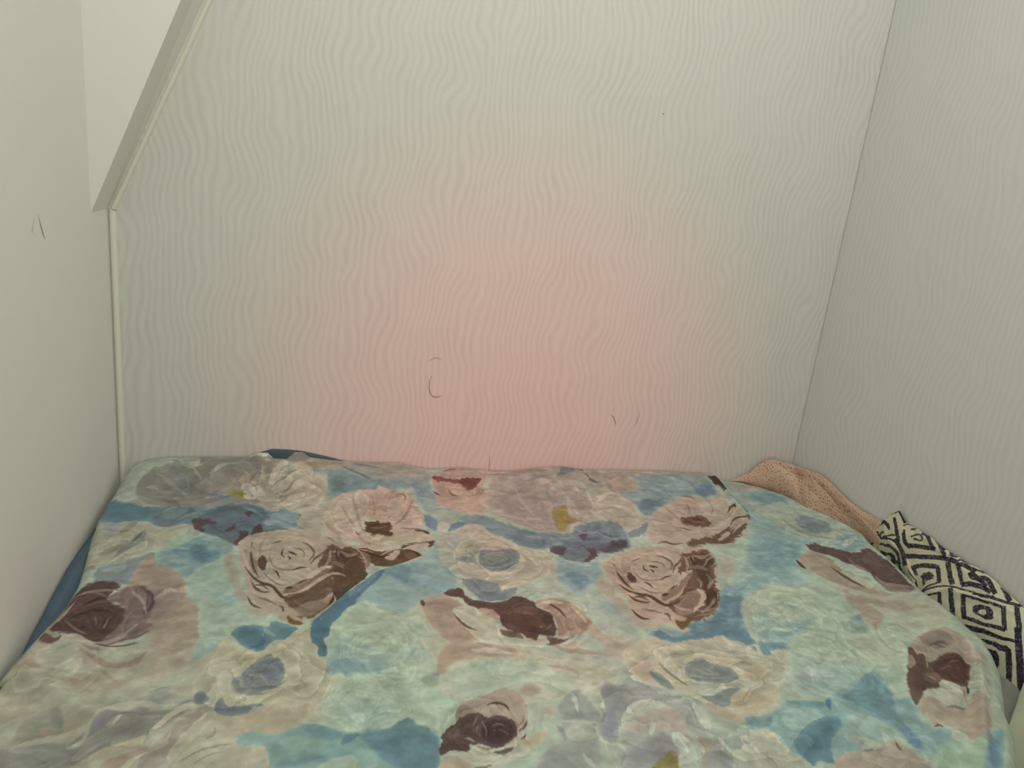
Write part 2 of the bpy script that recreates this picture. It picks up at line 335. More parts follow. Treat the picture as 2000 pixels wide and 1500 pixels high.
# ------------------------------------------------------------------ printed cloth: soft-edged painted shapes evaluated per vertex
def chaikin(P):
    Q = np.roll(P, -1, 0)
    return np.stack([P * .75 + Q * .25, P * .25 + Q * .75], 1).reshape(-1, 2)
def petals(UU, VV, col, flowers, unit, n1, n2, n3, seed):
    """rings of scalloped petals, light at the rim and darker towards the throat"""
    for cx, cy, rx, ry, rot, rings, npet, amt in flowers:
        m = max(rx, ry) * 1.25
        js = np.nonzero((VV[:, 0] > cy - m) & (VV[:, 0] < cy + m))[0]; is_ = np.nonzero((UU[0] > cx - m) & (UU[0] < cx + m))[0]
        if not len(js) or not len(is_): continue
        sl = (slice(js[0], js[-1] + 1), slice(is_[0], is_[-1] + 1))
        q1 = vnoise(UU[sl] / rx * 2.2 + cx * 99, VV[sl] / ry * 2.2, seed + 3); q2 = vnoise(UU[sl] / rx * 2.2, VV[sl] / ry * 2.2 + cy * 99, seed + 4)
        X = UU[sl] - cx + (q1 * 0.45 + n1[sl] * 0.05) * rx; Y = VV[sl] - cy + (q2 * 0.45 + n2[sl] * 0.05) * ry
        a = math.radians(rot); X, Y = (X * math.cos(a) + Y * math.sin(a)) / rx, (-X * math.sin(a) + Y * math.cos(a)) / ry
        rho = np.hypot(X, Y); th = np.arctan2(Y, X) + 0.5 * rho
        f = np.zeros(rho.shape); prev = np.zeros(rho.shape)
        for i in range(1, int(rings) + 1):
            ph = (i * 2.4 + cx * 37 + cy * 91); n = npet + (i % 2) - (i < 2)
            e = (i - 0.30 + 0.42 * np.abs(np.sin(n * th / 2 + ph)) ** 0.8 + 0.04 * n3[sl] + 0.9 * vnoise(th * 1.1 + ph, rho * 1.5, seed + i)) / rings
            e = np.maximum(e, prev + 0.02)
            inside = (rho <= e) & (rho > prev)
            s_ = np.clip((rho - prev) / (e - prev), 0, 1)
            shade = -1.0 + 1.6 * s_ ** 0.8 + 0.35 * np.clip((s_ - 0.7) * 4, 0, 1)
            shade = shade + 0.9 * vnoise(th * n * 0.9 + ph, s_ * 0.6 + i, seed + 80 + i) + 0.35 * vnoise(th * n * 3 + ph, s_ * 0.6, seed + 90)
            f = np.where(inside, shade, f); prev = e
        f = f * np.clip((1.12 - rho) * 5, 0, 1) * amt * 0.42
        col[sl] = col[sl] * (1 + f[..., None] * np.array([1.0, 0.97, 0.92]))
    return col
def paint(U, V, shapes, unit, base, seed=0, flowers=()):
    """U, V: 1-d cloth coordinates; shapes: (rgb 0-1, alpha, soft, rag, stretch, points, smooth); unit: size of a fine brush tooth"""
    col = np.tile(np.asarray(base, float), (len(V), len(U), 1))
    UU, VV = np.meshgrid(U, V)
    n1 = fbm(UU / unit / 6, VV / unit / 4.2, seed, 3); n2 = fbm(UU / unit / 6 + 40, VV / unit / 4.2, seed + 9, 3)
    n3 = fbm(UU / unit / 1.8, VV / unit / 1.3, seed + 20, 2)
    n4 = fbm(UU / unit / 3.0 + 7, VV / unit / 2.2, seed + 25, 2)
    n5 = vnoise(UU / unit / 3.4 + 17, VV / unit / 2.4, seed + 27) + 0.4 * vnoise(UU / unit / 1.5, VV / unit / 1.1, seed + 28)
    for rgb, alpha, soft, rag, st, P, smooth in shapes:
        if smooth: P = chaikin(P)
        pad = soft * 1.3 + rag * 1.2
        x0, y0 = P.min(0) - pad; x1, y1 = P.max(0) + pad
        i0, i1 = np.searchsorted(U, [x0, x1]); j0, j1 = np.searchsorted(V, [y0, y1])
        if i1 <= i0 or j1 <= j0: continue
        sl = (slice(j0, j1), slice(i0, i1))
        X = UU[sl] + n1[sl] * rag * 1.2; Y = VV[sl] + n2[sl] * rag * 1.2 / st
        X = X + n3[sl] * rag * 0.45; Y = Y + n4[sl] * rag * 0.6 / st
        d2 = np.full(X.shape, 1e18); ins = np.zeros(X.shape, bool)
        Q = np.roll(P, -1, 0)
        for (ax, ay), (bx, by) in zip(P, Q):
            ex, ey = bx - ax, (by - ay) * st
            px, py = X - ax, (Y - ay) * st
            l2 = ex * ex + ey * ey
            if l2 < 1e-18: continue
            t = np.clip((px * ex + py * ey) / l2, 0, 1)
            d2 = np.minimum(d2, (px - t * ex) ** 2 + (py - t * ey) ** 2)
            if ay != by:
                c = ((ay > Y) != (by > Y)) & (X < (bx - ax) * (Y - ay) / (by - ay) + ax)
                ins ^= c
        d = np.sqrt(d2) * np.where(ins, 1, -1)
        if smooth: d = d + rag * 0.9 * (np.abs(n5[sl]) * 3.2 - 0.55)
        a = np.clip(d / max(soft, 1e-9) * 0.5 + 0.5, 0, 1); a = a * a * (3 - 2 * a) * alpha
        a = a * (0.94 + 0.12 * n3[sl])
        if smooth and soft > 0.8 * unit: a = a * (1 - 0.45 * np.clip(n1[sl] * 1.6 + n4[sl] * 0.5, 0, 1))
        tone = 1 + 0.12 * n1[sl] + 0.06 * n4[sl]
        if smooth: tone = tone + 0.05 * np.exp(-(d / (unit * 1.2)) ** 2)
        col[sl] = col[sl] * (1 - a[..., None]) + np.asarray(rgb) * a[..., None] * tone[..., None]
    col = petals(UU, VV, col, flowers, unit, n1, n2, n3, seed)
    # petal-like brush marks: thin ridges of warped noise
    wx, wy = UU / unit / 9 + 1.6 * n1, VV / unit / 6 + 1.6 * n2
    rg = 1 - np.abs(fbm(wx, wy, seed + 50, 3)) * 3.2; rg2 = 1 - np.abs(fbm(wx * 1.9 + 5, wy * 1.5, seed + 60, 2)) * 3.2
    mark = np.clip(rg, 0, 1) ** 3 - np.clip(rg2, 0, 1) ** 3
    wash = 1 + 0.025 * mark + 0.06 * fbm(UU / unit / 22, VV / unit / 15, seed + 31, 3) + 0.03 * n3
    return np.clip(col * wash[..., None], 0, 1)

# cloth prints, coordinates in 0.1 mm of cloth: kind rgb opacity edge raggedness stretch | outline
PRINT = '''
P a6b5a0 100 24 0 0.71|-5770 3597 39809 7604 10701 -10199 293 -8418
P b0aa93 100 131 52 0.62|-290 -4924 414 -4412 1559 -5110 2176 -4778 3023 -5160 3496 -5495 3490 -6338 2830 -7077 296 -6957
P a3a18f 90 96 32 0.52|-37 83 750 334 3712 474 3861 -1331 3515 -2384 1881 -2470 937 -1944 226 -1917
P aab0a0 100 22 11 0.59|-87 -296 74 -292 478 12 888 33 1305 46 822 -306 492 -465 415 -757 512 -1038 391 -1256 54 -1085
P 8e8a7f 100 20 16 0.45|415 -757 556 -386 813 -245 1391 42 2783 180 2720 -307 2618 -782 2488 -1307 1967 -1298 1405 -1450 1010 -1358 600 -1188
P 9a9487 80 41 21 0.54|1503 -774 1854 -274 2289 -350 2425 -1003 2059 -1220 1642 -1066
P 87897f 80 39 20 0.53|509 -550 824 -321 1302 -773 1162 -1129 762 -1049 496 -866
P 7f877f 60 60 20 0.41|830 -353 1064 -292 1422 -773 1245 -922
P abab97 100 12 8 2.00|898 -26 1339 -43 1351 -277 1239 -360 1084 -291 1000 -271
P 8b8e82 90 12 6 2.00|880 -99 973 -102 1083 -280 1173 -334 1068 -317 961 -279
L b1af9b 100 5 12 2.00|1273 -255 1295 -265 1332 -269 1333 -270 1331 -270 1327 -273 1301 -285 1288 -299 1297 -313 1323 -312 1377 -299 1416 -272 1423 -262 1376 -247 1308 -241 1278 -243
L afae9a 90 5 12 0.84|1539 -493 1578 -473 1655 -427 1729 -366 1794 -309 1872 -285 1975 -273 2051 -260 2093 -250 2112 -251 2104 -251 2080 -252 2037 -254 1966 -255 1857 -257 1758 -261 1685 -283 1621 -332 1558 -409 1529 -460
L a9a793 90 5 6 0.43|1227 -302 1240 -329 1278 -415 1335 -514 1403 -585 1437 -613 1440 -597 1410 -535 1351 -438 1301 -366 1257 -314 1233 -299
L b0ae9b 90 5 7 0.43|1190 -536 1236 -740 1245 -736 1198 -532
L a8a695 80 5 8 0.56|603 -778 633 -802 690 -833 736 -847 779 -856 801 -855 801 -838 779 -809 733 -759 679 -734 625 -744 600 -759
L b2ae99 90 5 9 0.50|2362 -264 2361 -267 2363 -287 2378 -345 2405 -441 2424 -536 2435 -635 2442 -688 2453 -692 2459 -644 2468 -538 2459 -414 2433 -323 2409 -283 2386 -268 2373 -264
L a8a290 80 5 4 0.53|1533 -77 1556 -98 1603 -132 1654 -132 1703 -93 1725 -67 1722 -54 1694 -56 1643 -71 1599 -76 1556 -66 1533 -64
P 958f8a 80 39 20 0.50|1368 -1208 1644 -927 1922 -1069 1961 -1238 1683 -1374 1405 -1450
P 7d868b 80 40 20 0.56|1624 -927 1821 -894 2031 -1144 1899 -1218
P a89880 70 52 12 0.50|1858 -683 2121 -378 2408 -780 2298 -967 2005 -896
P 968b55 100 16 12 0.57|1827 -857 2109 -914 2241 -1128 2089 -1126 1938 -1034
P b7b2a1 100 10 8 0.59|2090 -722 2203 -709 2334 -897 2364 -1147 2232 -1146 2144 -1072 2222 -1037 2105 -984 2170 -915 2083 -859
P b5b09f 100 8 6 0.58|2342 -879 2454 -985 2442 -1092 2370 -1038
P 6c868c 100 19 15 0.44|66 -1022 424 -1238 754 -1392 1006 -1337 1591 -1413 1967 -1298 2367 -1305 2581 -1479 2987 -1556 3396 -1410 3278 -1944 3006 -2108 2534 -2461 2334 -2492 2115 -2637 1715 -2304 1447 -1963 1169 -2036 921 -1860 740 -1853 562 -2012 184 -1749 87 -1575
P 5f8089 90 22 11 0.43|88 -1073 466 -1261 837 -1436 831 -1773 632 -1933 406 -1716 141 -1578
P 68787c 100 15 11 0.43|897 -1648 1114 -1300 1495 -1411 1420 -1793 1137 -2055 858 -1816
P 7f8f8e 70 28 11 0.44|1025 -1440 1200 -1362 1405 -1450 1198 -1785 977 -1778
L 8c9595 90 5 5 0.45|1244 -1836 1293 -1792 1392 -1699 1499 -1592 1614 -1469 1744 -1373 1890 -1302 1964 -1264 1962 -1252 1884 -1271 1730 -1315 1593 -1400 1477 -1525 1374 -1648 1284 -1763 1240 -1823
L 93998f 80 5 4 0.45|946 -1612 994 -1559 1087 -1447 1196 -1379 1323 -1350 1387 -1331 1385 -1321 1317 -1319 1182 -1325 1069 -1395 982 -1530 942 -1602
P 66737b 100 15 15 0.45|1440 -1921 1609 -1541 1928 -1297 2367 -1305 2637 -1746 2512 -2173 2316 -2081 2334 -2492 2208 -2673 1980 -2553 1715 -2304
P 62727f 90 19 11 0.45|2139 -1817 2434 -1651 2506 -2089 2305 -2165 2123 -2031
P 5d4d4d 95 9 19 0.44|1430 -1878 1506 -1744 1682 -1793 1858 -1851 1797 -1955 1638 -2013 1710 -2263 1543 -2113
P 5b4749 90 8 16 0.45|2201 -1557 2354 -1509 2306 -1757 2238 -1645
P 5c484a 90 9 15 0.45|2034 -2070 2115 -1916 2127 -2158 1966 -2282
P 5d4840 95 11 15 0.46|2169 -2118 2318 -2207 2342 -2532 2216 -2669 2113 -2618 2235 -2408
P 574540 95 9 15 0.46|2357 -2373 2386 -2126 2501 -1895 2537 -2258 2506 -2468 2385 -2447
L 6e787c 80 5 4 0.44|1839 -1855 1880 -1891 1962 -1949 2022 -1945 2054 -1891 2069 -1863 2065 -1853 2046 -1867 2012 -1896 1959 -1889 1880 -1855 1839 -1845
P 8f9ea0 80 19 10 0.45|2578 -1744 2802 -1884 3045 -2110 2971 -2192 2733 -2055 2519 -2004
P 6b7573 100 11 9 0.46|2534 -2216 2734 -2076 3009 -2194 3017 -2423 2983 -2515 2755 -2440 2516 -2469
L 4f5654 70 7 5 0.46|2902 -2361 2927 -2364 2976 -2355 3009 -2311 3019 -2248 3022 -2218 3018 -2213 3008 -2235 2993 -2275 2966 -2301 2922 -2330 2900 -2351
P 67747f 100 10 6 0.45|3053 -2046 3257 -1899 3397 -1679 3406 -1367 3563 -1348 3478 -1862 3320 -2164 3125 -2165
P 8a9da2 90 20 10 0.45|2666 -1569 2985 -1489 3072 -1670 3003 -2022 2800 -1839 2598 -1744
P a9a28c 90 17 13 0.52|2400 -137 2704 -69 2808 -313 2665 -861 2691 -1311 2586 -1567 2451 -1348 2339 -967 2386 -484
P 8f877a 80 22 13 1.06|2362 -208 2619 -122 2593 -367 2513 -781 2397 -356
P b1ac96 100 11 13 0.69|2682 -71 2829 -107 2829 -302 2711 -547 2642 -823 2531 -738 2555 -444 2653 -293
P b3ad97 100 13 17 0.58|2667 -897 2779 -598 2943 -370 3298 -373 3533 -410 3511 -898 3395 -1281 3335 -1610 3154 -1717 2863 -1486 2687 -1229
P a39c88 80 21 13 0.60|2790 -823 3085 -699 3008 -969 2765 -1151
L 8a8575 80 5 5 0.44|2580 -828 2622 -795 2706 -721 2788 -620 2868 -499 2938 -431 3001 -406 3033 -394 3031 -385 2998 -387 2930 -393 2851 -441 2768 -552 2690 -666 2614 -768 2577 -817
L 8f8a78 80 5 4 0.55|2672 -972 2719 -951 2813 -906 2918 -848 3033 -770 3138 -665 3232 -539 3279 -479 3276 -469 3225 -515 3126 -619 3020 -715 2906 -798 2804 -870 2714 -932 2670 -964
L 8f8a78 70 5 4 0.58|2741 -1080 2788 -1060 2881 -1015 2979 -971 3082 -927 3134 -902 3133 -894 3079 -904 2972 -931 2873 -975 2783 -1038 2739 -1072
L bab49f 80 5 10 0.52|2770 -1264 2821 -1299 2929 -1361 3032 -1345 3117 -1257 3196 -1164 3272 -1067 3310 -1016 3304 -995 3257 -1018 3168 -1071 3082 -1134 3006 -1207 2925 -1239 2823 -1235 2770 -1237
L bab49f 80 5 11 0.58|3098 -1015 3153 -981 3256 -895 3340 -788 3406 -656 3438 -579 3429 -555 3383 -590 3298 -677 3212 -788 3128 -922 3090 -995
L 9c9684 70 5 6 0.47|2987 -1497 3030 -1469 3113 -1402 3189 -1361 3270 -1345 3311 -1330 3311 -1313 3269 -1298 3183 -1279 3096 -1320 3018 -1423 2983 -1481
P a79e8e 90 16 8 0.47|2430 -1074 2600 -1150 2739 -1439 2726 -1571 2586 -1567 2471 -1349
L b5ae9d 90 5 6 0.48|2648 -1155 2662 -1213 2696 -1320 2713 -1397 2716 -1477 2720 -1524 2728 -1529 2737 -1488 2750 -1395 2732 -1282 2682 -1185 2654 -1146
L 6e6a60 70 5 3 1.44|2836 -277 2832 -283 2825 -292 2790 -304 2729 -337 2701 -371 2703 -375 2737 -348 2803 -311 2836 -294 2839 -284 2839 -277
P ab9a82 100 23 14 1.12|2778 -207 3199 -106 3748 -61 3746 -247 3519 -314 3295 -321 3070 -280
P 86867b 100 13 9 0.56|2759 -38 3174 29 3199 -106 2933 -201 2820 -170
P b3aeaa 100 9 5 0.37|2832 -32 2847 282 2912 386 3008 266 3034 142 3147 216 3214 96 3209 -28
P b1b19d 100 11 13 0.38|2071 -94 2205 118 2332 195 2437 301 2540 91 2528 -83
P 8ea29f 90 23 11 0.86|3162 -329 3610 -315 3838 -356 3612 -413 3254 -433
P a9a68f 100 14 14 0.44|29 -1826 372 -1798 695 -1810 844 -1836 1025 -2030 1444 -1942 1455 -2130 1214 -2477 1017 -2693 804 -2933 504 -3020 216 -3002 89 -2423
P 989e9b 100 11 9 0.43|195 -1791 344 -1755 580 -2013 520 -2132 359 -2105 247 -2000
L 8b8a78 80 5 10 0.43|504 -2124 537 -2113 594 -2073 645 -2002 685 -1891 701 -1824 689 -1796 650 -1810 584 -1861 536 -1940 504 -2040 492 -2098
P b0a78e 80 21 11 0.44|1005 -2112 1410 -1962 1407 -2169 1200 -2399 1040 -2469
P 878878 90 17 10 0.45|362 -2713 395 -2587 527 -2519 670 -2335 765 -2455 596 -2597 498 -2738
P 83877f 100 14 10 0.45|577 -2797 612 -2598 713 -2376 794 -2111 868 -2086 904 -2307 850 -2536 755 -2716 649 -2826
L 6c7063 90 4 6 0.44|733 -2459 752 -2431 785 -2367 810 -2282 827 -2176 833 -2118 826 -2107 808 -2145 777 -2228 754 -2313 735 -2401 727 -2448
L a09e8b 80 4 4 0.45|767 -2461 787 -2444 822 -2402 833 -2399 844 -2431 846 -2449 830 -2475 822 -2490 826 -2502 840 -2500 867 -2490 871 -2432 839 -2345 798 -2340 772 -2411 762 -2450
L b8b39c 80 4 5 0.46|479 -2921 545 -2928 676 -2932 786 -2916 878 -2882 947 -2813 991 -2714 1013 -2662 1006 -2650 979 -2688 927 -2766 856 -2815 765 -2841 657 -2866 535 -2891 475 -2907
L b8b39c 70 4 4 0.45|989 -2548 1039 -2485 1136 -2347 1236 -2233 1343 -2143 1396 -2093 1392 -2080 1332 -2107 1215 -2170 1111 -2287 1024 -2452 984 -2537
P 88876a 70 13 10 0.47|211 -2985 398 -2979 441 -3084 276 -3107
P 818d8d 100 16 13 0.47|422 -3249 481 -3052 690 -2996 1032 -2767 1126 -2736 1123 -3057 1015 -3386 870 -3567 566 -3388
P 9aa299 80 16 10 0.47|507 -3155 665 -3029 820 -3004 802 -3207
P a5ae9e 100 9 9 0.47|247 -3172 298 -3075 439 -3134 440 -3315 397 -3440 296 -3401
P 86a09f 100 26 17 0.47|1121 -2881 1304 -2596 1547 -2376 1715 -2304 2115 -2637 2165 -2940 1923 -3070 1777 -3337 1692 -3529 1497 -3318 1275 -3169
P 9aafa5 80 27 14 0.46|1637 -2260 1912 -2432 2226 -2681 2193 -2868 1946 -2705 1666 -2460
P 6d8c94 90 34 17 0.47|1283 -2670 1495 -2491 1759 -2619 2048 -2969 1860 -3101 1691 -3091 1465 -2936
P 5f7d86 90 26 14 0.47|1525 -2683 1689 -2616 1900 -2888 1855 -3066 1677 -3002
L b4c2b4 80 4 3 0.48|1515 -2996 1538 -3032 1540 -3026 1517 -2989
P a0b3a2 100 19 16 0.51|1628 -3524 1757 -3199 1892 -3085 2143 -3047 2236 -3434 2271 -3761 2500 -3965 2526 -4435 2014 -4446 1693 -4022
P 8fa79e 80 39 16 0.52|1860 -3794 2067 -3932 2174 -4030 2059 -4110 1875 -4007
P a4927f 100 16 13 0.50|950 -3446 978 -2908 1100 -2771 1236 -3133 1452 -3248 1617 -3459 1720 -3905 1750 -4368 1382 -4498 1188 -3982 1173 -3619
P a49280 100 22 18 0.53|891 -3639 1050 -2871 1238 -3088 1548 -3356 1670 -3741 1718 -3968 2039 -4332 2119 -4920 1916 -5079 1737 -5198 1446 -4927 1055 -3873
P 98857a 80 27 18 0.52|1060 -3697 1556 -3405 1669 -3876 1559 -4210 1447 -4520 1302 -4621
P b0a690 90 25 17 0.57|1401 -4705 1646 -4690 1804 -4890 1671 -5054 1454 -4963
P 5b423e 100 15 15 0.51|317 -3665 388 -3490 555 -3362 762 -3470 887 -3571 789 -3677 744 -3849 1090 -4130 1117 -4529 1015 -4778 832 -4832 559 -4553 279 -4472 221 -4218 259 -3939
P 816b67 100 17 13 0.53|744 -3849 891 -3639 1058 -3583 1206 -3639 1344 -3939 1364 -4316 1318 -4697 1122 -4895 886 -4890 965 -4737 1066 -4486 1057 -4127 941 -3950
P 6a4f4c 90 13 13 0.51|296 -4065 369 -3734 694 -3648 580 -3879 423 -4075 316 -4266
L 9a867f 90 4 4 0.50|319 -3779 350 -3755 412 -3703 495 -3673 599 -3661 707 -3658 819 -3665 875 -3667 873 -3655 813 -3636 694 -3605 581 -3597 474 -3614 394 -3660 339 -3732 314 -3768
L 7a605e 80 4 5 0.51|509 -4005 553 -3987 637 -3942 730 -3919 836 -3915 888 -3909 886 -3898 828 -3883 714 -3862 616 -3888 540 -3957 504 -3995
L 4a3434 80 5 6 0.52|440 -4203 477 -4184 549 -4141 640 -4115 749 -4103 842 -4132 924 -4209 967 -4247 968 -4237 926 -4188 839 -4087 733 -4038 617 -4048 528 -4090 465 -4157 435 -4191
L 8d7872 90 3 4 0.53|888 -4313 883 -4343 879 -4406 878 -4453 876 -4485 875 -4504 880 -4511 888 -4501 901 -4478 907 -4430 901 -4356 894 -4317
L 8d7872 80 3 3 0.53|715 -4202 726 -4240 750 -4311 764 -4359 769 -4398 772 -4420 777 -4424 780 -4407 785 -4368 770 -4306 737 -4234 719 -4200
L 4c3736 80 4 5 0.53|785 -4189 800 -4226 831 -4288 847 -4346 857 -4424 865 -4466 871 -4470 874 -4436 876 -4357 852 -4274 809 -4211 788 -4184
L 63514d 90 5 9 0.52|1216 -3714 1236 -3767 1272 -3860 1288 -3940 1291 -4031 1285 -4107 1265 -4178 1256 -4218 1265 -4234 1286 -4215 1328 -4167 1348 -4078 1342 -3955 1307 -3835 1251 -3743 1223 -3703
L 63514d 80 7 8 0.51|1108 -3616 1144 -3675 1211 -3773 1240 -3881 1250 -4051 1261 -4141 1269 -4147 1277 -4070 1284 -3897 1236 -3735 1151 -3641 1110 -3603
L a8988b 90 4 8 0.55|870 -4827 913 -4842 1000 -4867 1089 -4844 1175 -4769 1233 -4665 1262 -4538 1274 -4473 1263 -4458 1237 -4505 1191 -4599 1128 -4677 1049 -4749 976 -4792 902 -4801 865 -4808
L 5d4a47 90 4 5 0.56|788 -4814 846 -4852 961 -4925 1059 -4965 1141 -4973 1227 -4955 1315 -4911 1359 -4887 1356 -4878 1307 -4890 1213 -4916 1128 -4925 1050 -4917 956 -4886 844 -4832 787 -4806
L 6e5b5a 80 5 6 0.56|1147 -4832 1198 -4830 1297 -4815 1369 -4762 1411 -4681 1430 -4638 1425 -4628 1397 -4655 1345 -4713 1276 -4757 1186 -4796 1144 -4821
P 796664 80 17 10 0.55|1210 -4575 1388 -4437 1447 -4520 1293 -4768 1174 -4775
L ab9c8c 90 4 7 0.52|388 -3815 366 -3889 329 -4037 293 -4157 253 -4257 240 -4375 255 -4499 263 -4559 274 -4568 277 -4517 280 -4415 304 -4326 348 -4237 380 -4102 395 -3924 399 -3829
P b3aa96 100 12 12 0.56|158 -4697 237 -4524 437 -4670 534 -4532 651 -4599 823 -4796 1028 -4990 1133 -5103 1007 -5350 694 -5222 358 -5024 171 -4905
P 6b524c 100 8 10 0.54|217 -4613 233 -4449 297 -4529 431 -4651 458 -4544 477 -4673 425 -4758 329 -4695
L a79583 90 4 6 0.53|194 -4337 219 -4384 272 -4476 330 -4546 387 -4588 427 -4593 445 -4565 452 -4550 444 -4536 431 -4538 410 -4543 379 -4523 333 -4482 284 -4430 228 -4362 198 -4328
L b9b09c 90 4 7 0.55|541 -4560 571 -4583 626 -4620 673 -4671 727 -4746 788 -4811 850 -4858 881 -4878 882 -4865 854 -4827 797 -4756 744 -4686 686 -4605 621 -4554 564 -4544 538 -4543
L 8c7a70 80 5 5 0.56|762 -4865 799 -4903 875 -4974 966 -5022 1068 -5038 1117 -5039 1115 -5028 1061 -5001 956 -4962 871 -4924 799 -4877 762 -4855
P a99a86 90 38 15 0.56|54 -4993 135 -4799 313 -4885 438 -5163 331 -5278 143 -5196
P 9c8c7e 80 28 11 0.56|152 -4903 286 -4917 393 -5190 262 -5176
P a99986 80 26 13 0.60|685 -5331 902 -5397 1025 -5389 1249 -5477 1423 -5580 1421 -5683 1173 -5675 942 -5629 736 -5504
P b4b09a 100 13 10 0.58|592 -5103 697 -5023 854 -5219 1048 -5381 833 -5326 685 -5245
P b0b09a 90 16 11 0.56|332 -4753 490 -4671 682 -4787 750 -5029 594 -5192 410 -5085 272 -4889
L a08b76 80 6 8 0.58|742 -4920 787 -4972 875 -5073 965 -5165 1058 -5250 1154 -5310 1250 -5343 1336 -5342 1409 -5307 1463 -5244 1495 -5157 1510 -5112 1499 -5096 1476 -5129 1434 -5194 1378 -5232 1307 -5249 1230 -5242 1143 -5211 1058 -5163 970 -5095 881 -5021 790 -4942 744 -4904
L b8b59f 90 5 8 0.58|972 -4994 1020 -5047 1118 -5141 1213 -5202 1305 -5231 1375 -5209 1413 -5144 1429 -5109 1416 -5083 1387 -5091 1337 -5108 1278 -5095 1198 -5060 1113 -5024 1019 -4983 971 -4968
L 9e8f7e 70 5 5 0.59|983 -5237 1022 -5293 1102 -5398 1180 -5482 1256 -5543 1294 -5571 1296 -5562 1260 -5518 1189 -5438 1113 -5355 1029 -5269 986 -5229
L b3aa95 80 5 7 0.60|1074 -5293 1114 -5349 1195 -5446 1263 -5511 1317 -5557 1345 -5577 1348 -5566 1325 -5529 1276 -5458 1208 -5381 1121 -5309 1076 -5280
P ad9c89 70 42 17 0.57|1463 -4762 1596 -4569 1756 -4313 2025 -4308 2131 -4876 1989 -5246 1772 -5534 1527 -5592 1524 -5199
P 9fae9f 90 30 15 0.56|1783 -3910 2114 -4055 2448 -4258 2455 -4647 2311 -4943 2072 -5255 1968 -5290 2015 -4865 2059 -4339
L 8fa8a6 80 5 8 0.59|2004 -5325 2046 -5298 2125 -5233 2203 -5155 2283 -5060 2321 -5003 2313 -4983 2260 -5003 2162 -5059 2082 -5143 2021 -5250 1995 -5308
P adae98 80 31 13 0.63|1385 -5739 1596 -5557 1697 -5933 1506 -6062 1326 -6003 1214 -5838
P 9a9e93 90 13 8 0.63|1630 -5787 1733 -5738 1847 -5669 1879 -5915 1827 -6101 1703 -6086
L 8c988f 80 3 3 0.62|1629 -5780 1660 -5773 1720 -5751 1772 -5725 1816 -5697 1838 -5681 1835 -5675 1809 -5679 1759 -5693 1707 -5716 1652 -5753 1627 -5774
P a99884 60 36 12 0.61|186 -5564 434 -5747 605 -5917 512 -5979 280 -5951
P 949382 90 14 9 0.64|555 -6297 531 -6036 635 -5939 730 -5876 787 -5836 902 -5990 979 -6214 917 -6343 752 -6372 589 -6335
P a79984 80 16 7 0.65|712 -6111 863 -6165 960 -6264 895 -6340 781 -6258
P 858677 80 12 7 0.63|748 -5916 793 -5856 867 -5949 946 -6140 898 -6204 818 -6088
P a89a84 80 14 7 0.65|902 -5990 1048 -6098 1121 -6196 1114 -6334 1037 -6375 962 -6194
P 8b8a80 100 14 9 0.66|1039 -6458 1124 -6369 1192 -6205 1277 -6090 1331 -6023 1466 -6094 1630 -5963 1756 -6111 1994 -6083 2108 -6020 2038 -6200 1863 -6359 1753 -6449 1496 -6517 1298 -6605 1182 -6731 1055 -6864 545 -6794 410 -6425 690 -6381 860 -6369
P 92938a 80 28 11 0.67|542 -6443 769 -6423 1004 -6486 1155 -6634 1017 -6739 692 -6696
P a6a18c 100 6 6 0.66|1044 -6475 1120 -6436 1183 -6343 1123 -6161 1172 -6132 1220 -6313 1189 -6445 1122 -6518
L a7a28e 90 3 4 0.66|614 -6407 648 -6409 711 -6405 767 -6399 819 -6393 844 -6388 841 -6380 811 -6371 753 -6360 693 -6364 637 -6385 611 -6399
L b0ab97 90 3 7 0.65|1355 -6258 1379 -6264 1423 -6264 1458 -6240 1478 -6193 1485 -6166 1478 -6154 1457 -6160 1423 -6178 1393 -6199 1363 -6226 1350 -6245
P 8a898a 80 18 7 0.65|1244 -6140 1340 -6061 1396 -6195 1324 -6274 1244 -6316
P b4ac94 100 5 7 0.66|1783 -6367 1887 -6164 2010 -6027 2129 -5993 2092 -6075 1964 -6191 1869 -6324 1777 -6452
P b1a68f 100 5 7 0.68|1266 -6649 1394 -6553 1562 -6509 1703 -6426 1781 -6470 1623 -6583 1438 -6640
P a08f7c 90 9 7 0.70|1403 -6761 1532 -6668 1716 -6595 1845 -6562 1760 -6698 1627 -6791 1530 -6839
P b4ad95 100 4 7 0.71|1612 -6820 1676 -6719 1764 -6667 1761 -6809 1759 -6901 1582 -6876
P 9b9184 90 10 7 0.68|1756 -6682 1885 -6534 1975 -6391 2023 -6254 2195 -6107 2281 -6001 2340 -6066 2223 -6296 2080 -6456 2021 -6651 1971 -6868 1753 -6869
P b3ae96 100 6 7 0.68|1984 -6695 2086 -6492 2179 -6327 2297 -6119 2340 -5969 2410 -6016 2382 -6205 2327 -6345 2230 -6510 2097 -6694 2033 -6845
L b6b19b 80 3 4 0.68|1958 -6545 1965 -6527 1974 -6488 1978 -6450 1979 -6413 1977 -6392 1973 -6389 1966 -6403 1955 -6433 1949 -6472 1951 -6517 1953 -6541
P 75827f 100 8 6 0.64|2106 -5841 2162 -5787 2270 -5921 2255 -5998 2187 -6048 2114 -5982
L 8b9084 80 3 4 0.64|1921 -6077 1951 -6059 2007 -6016 2059 -5978 2108 -5947 2132 -5928 2130 -5921 2101 -5926 2044 -5941 1989 -5979 1940 -6038 1917 -6071
P a7a38c 100 12 10 0.70|2386 -6424 2645 -6330 2874 -6376 2891 -6628 2684 -6738 2432 -6604
P b2ac95 100 9 9 0.71|2082 -6741 2267 -6600 2454 -6590 2596 -6574 2800 -6702 2909 -6899 2871 -7021 2073 -6943
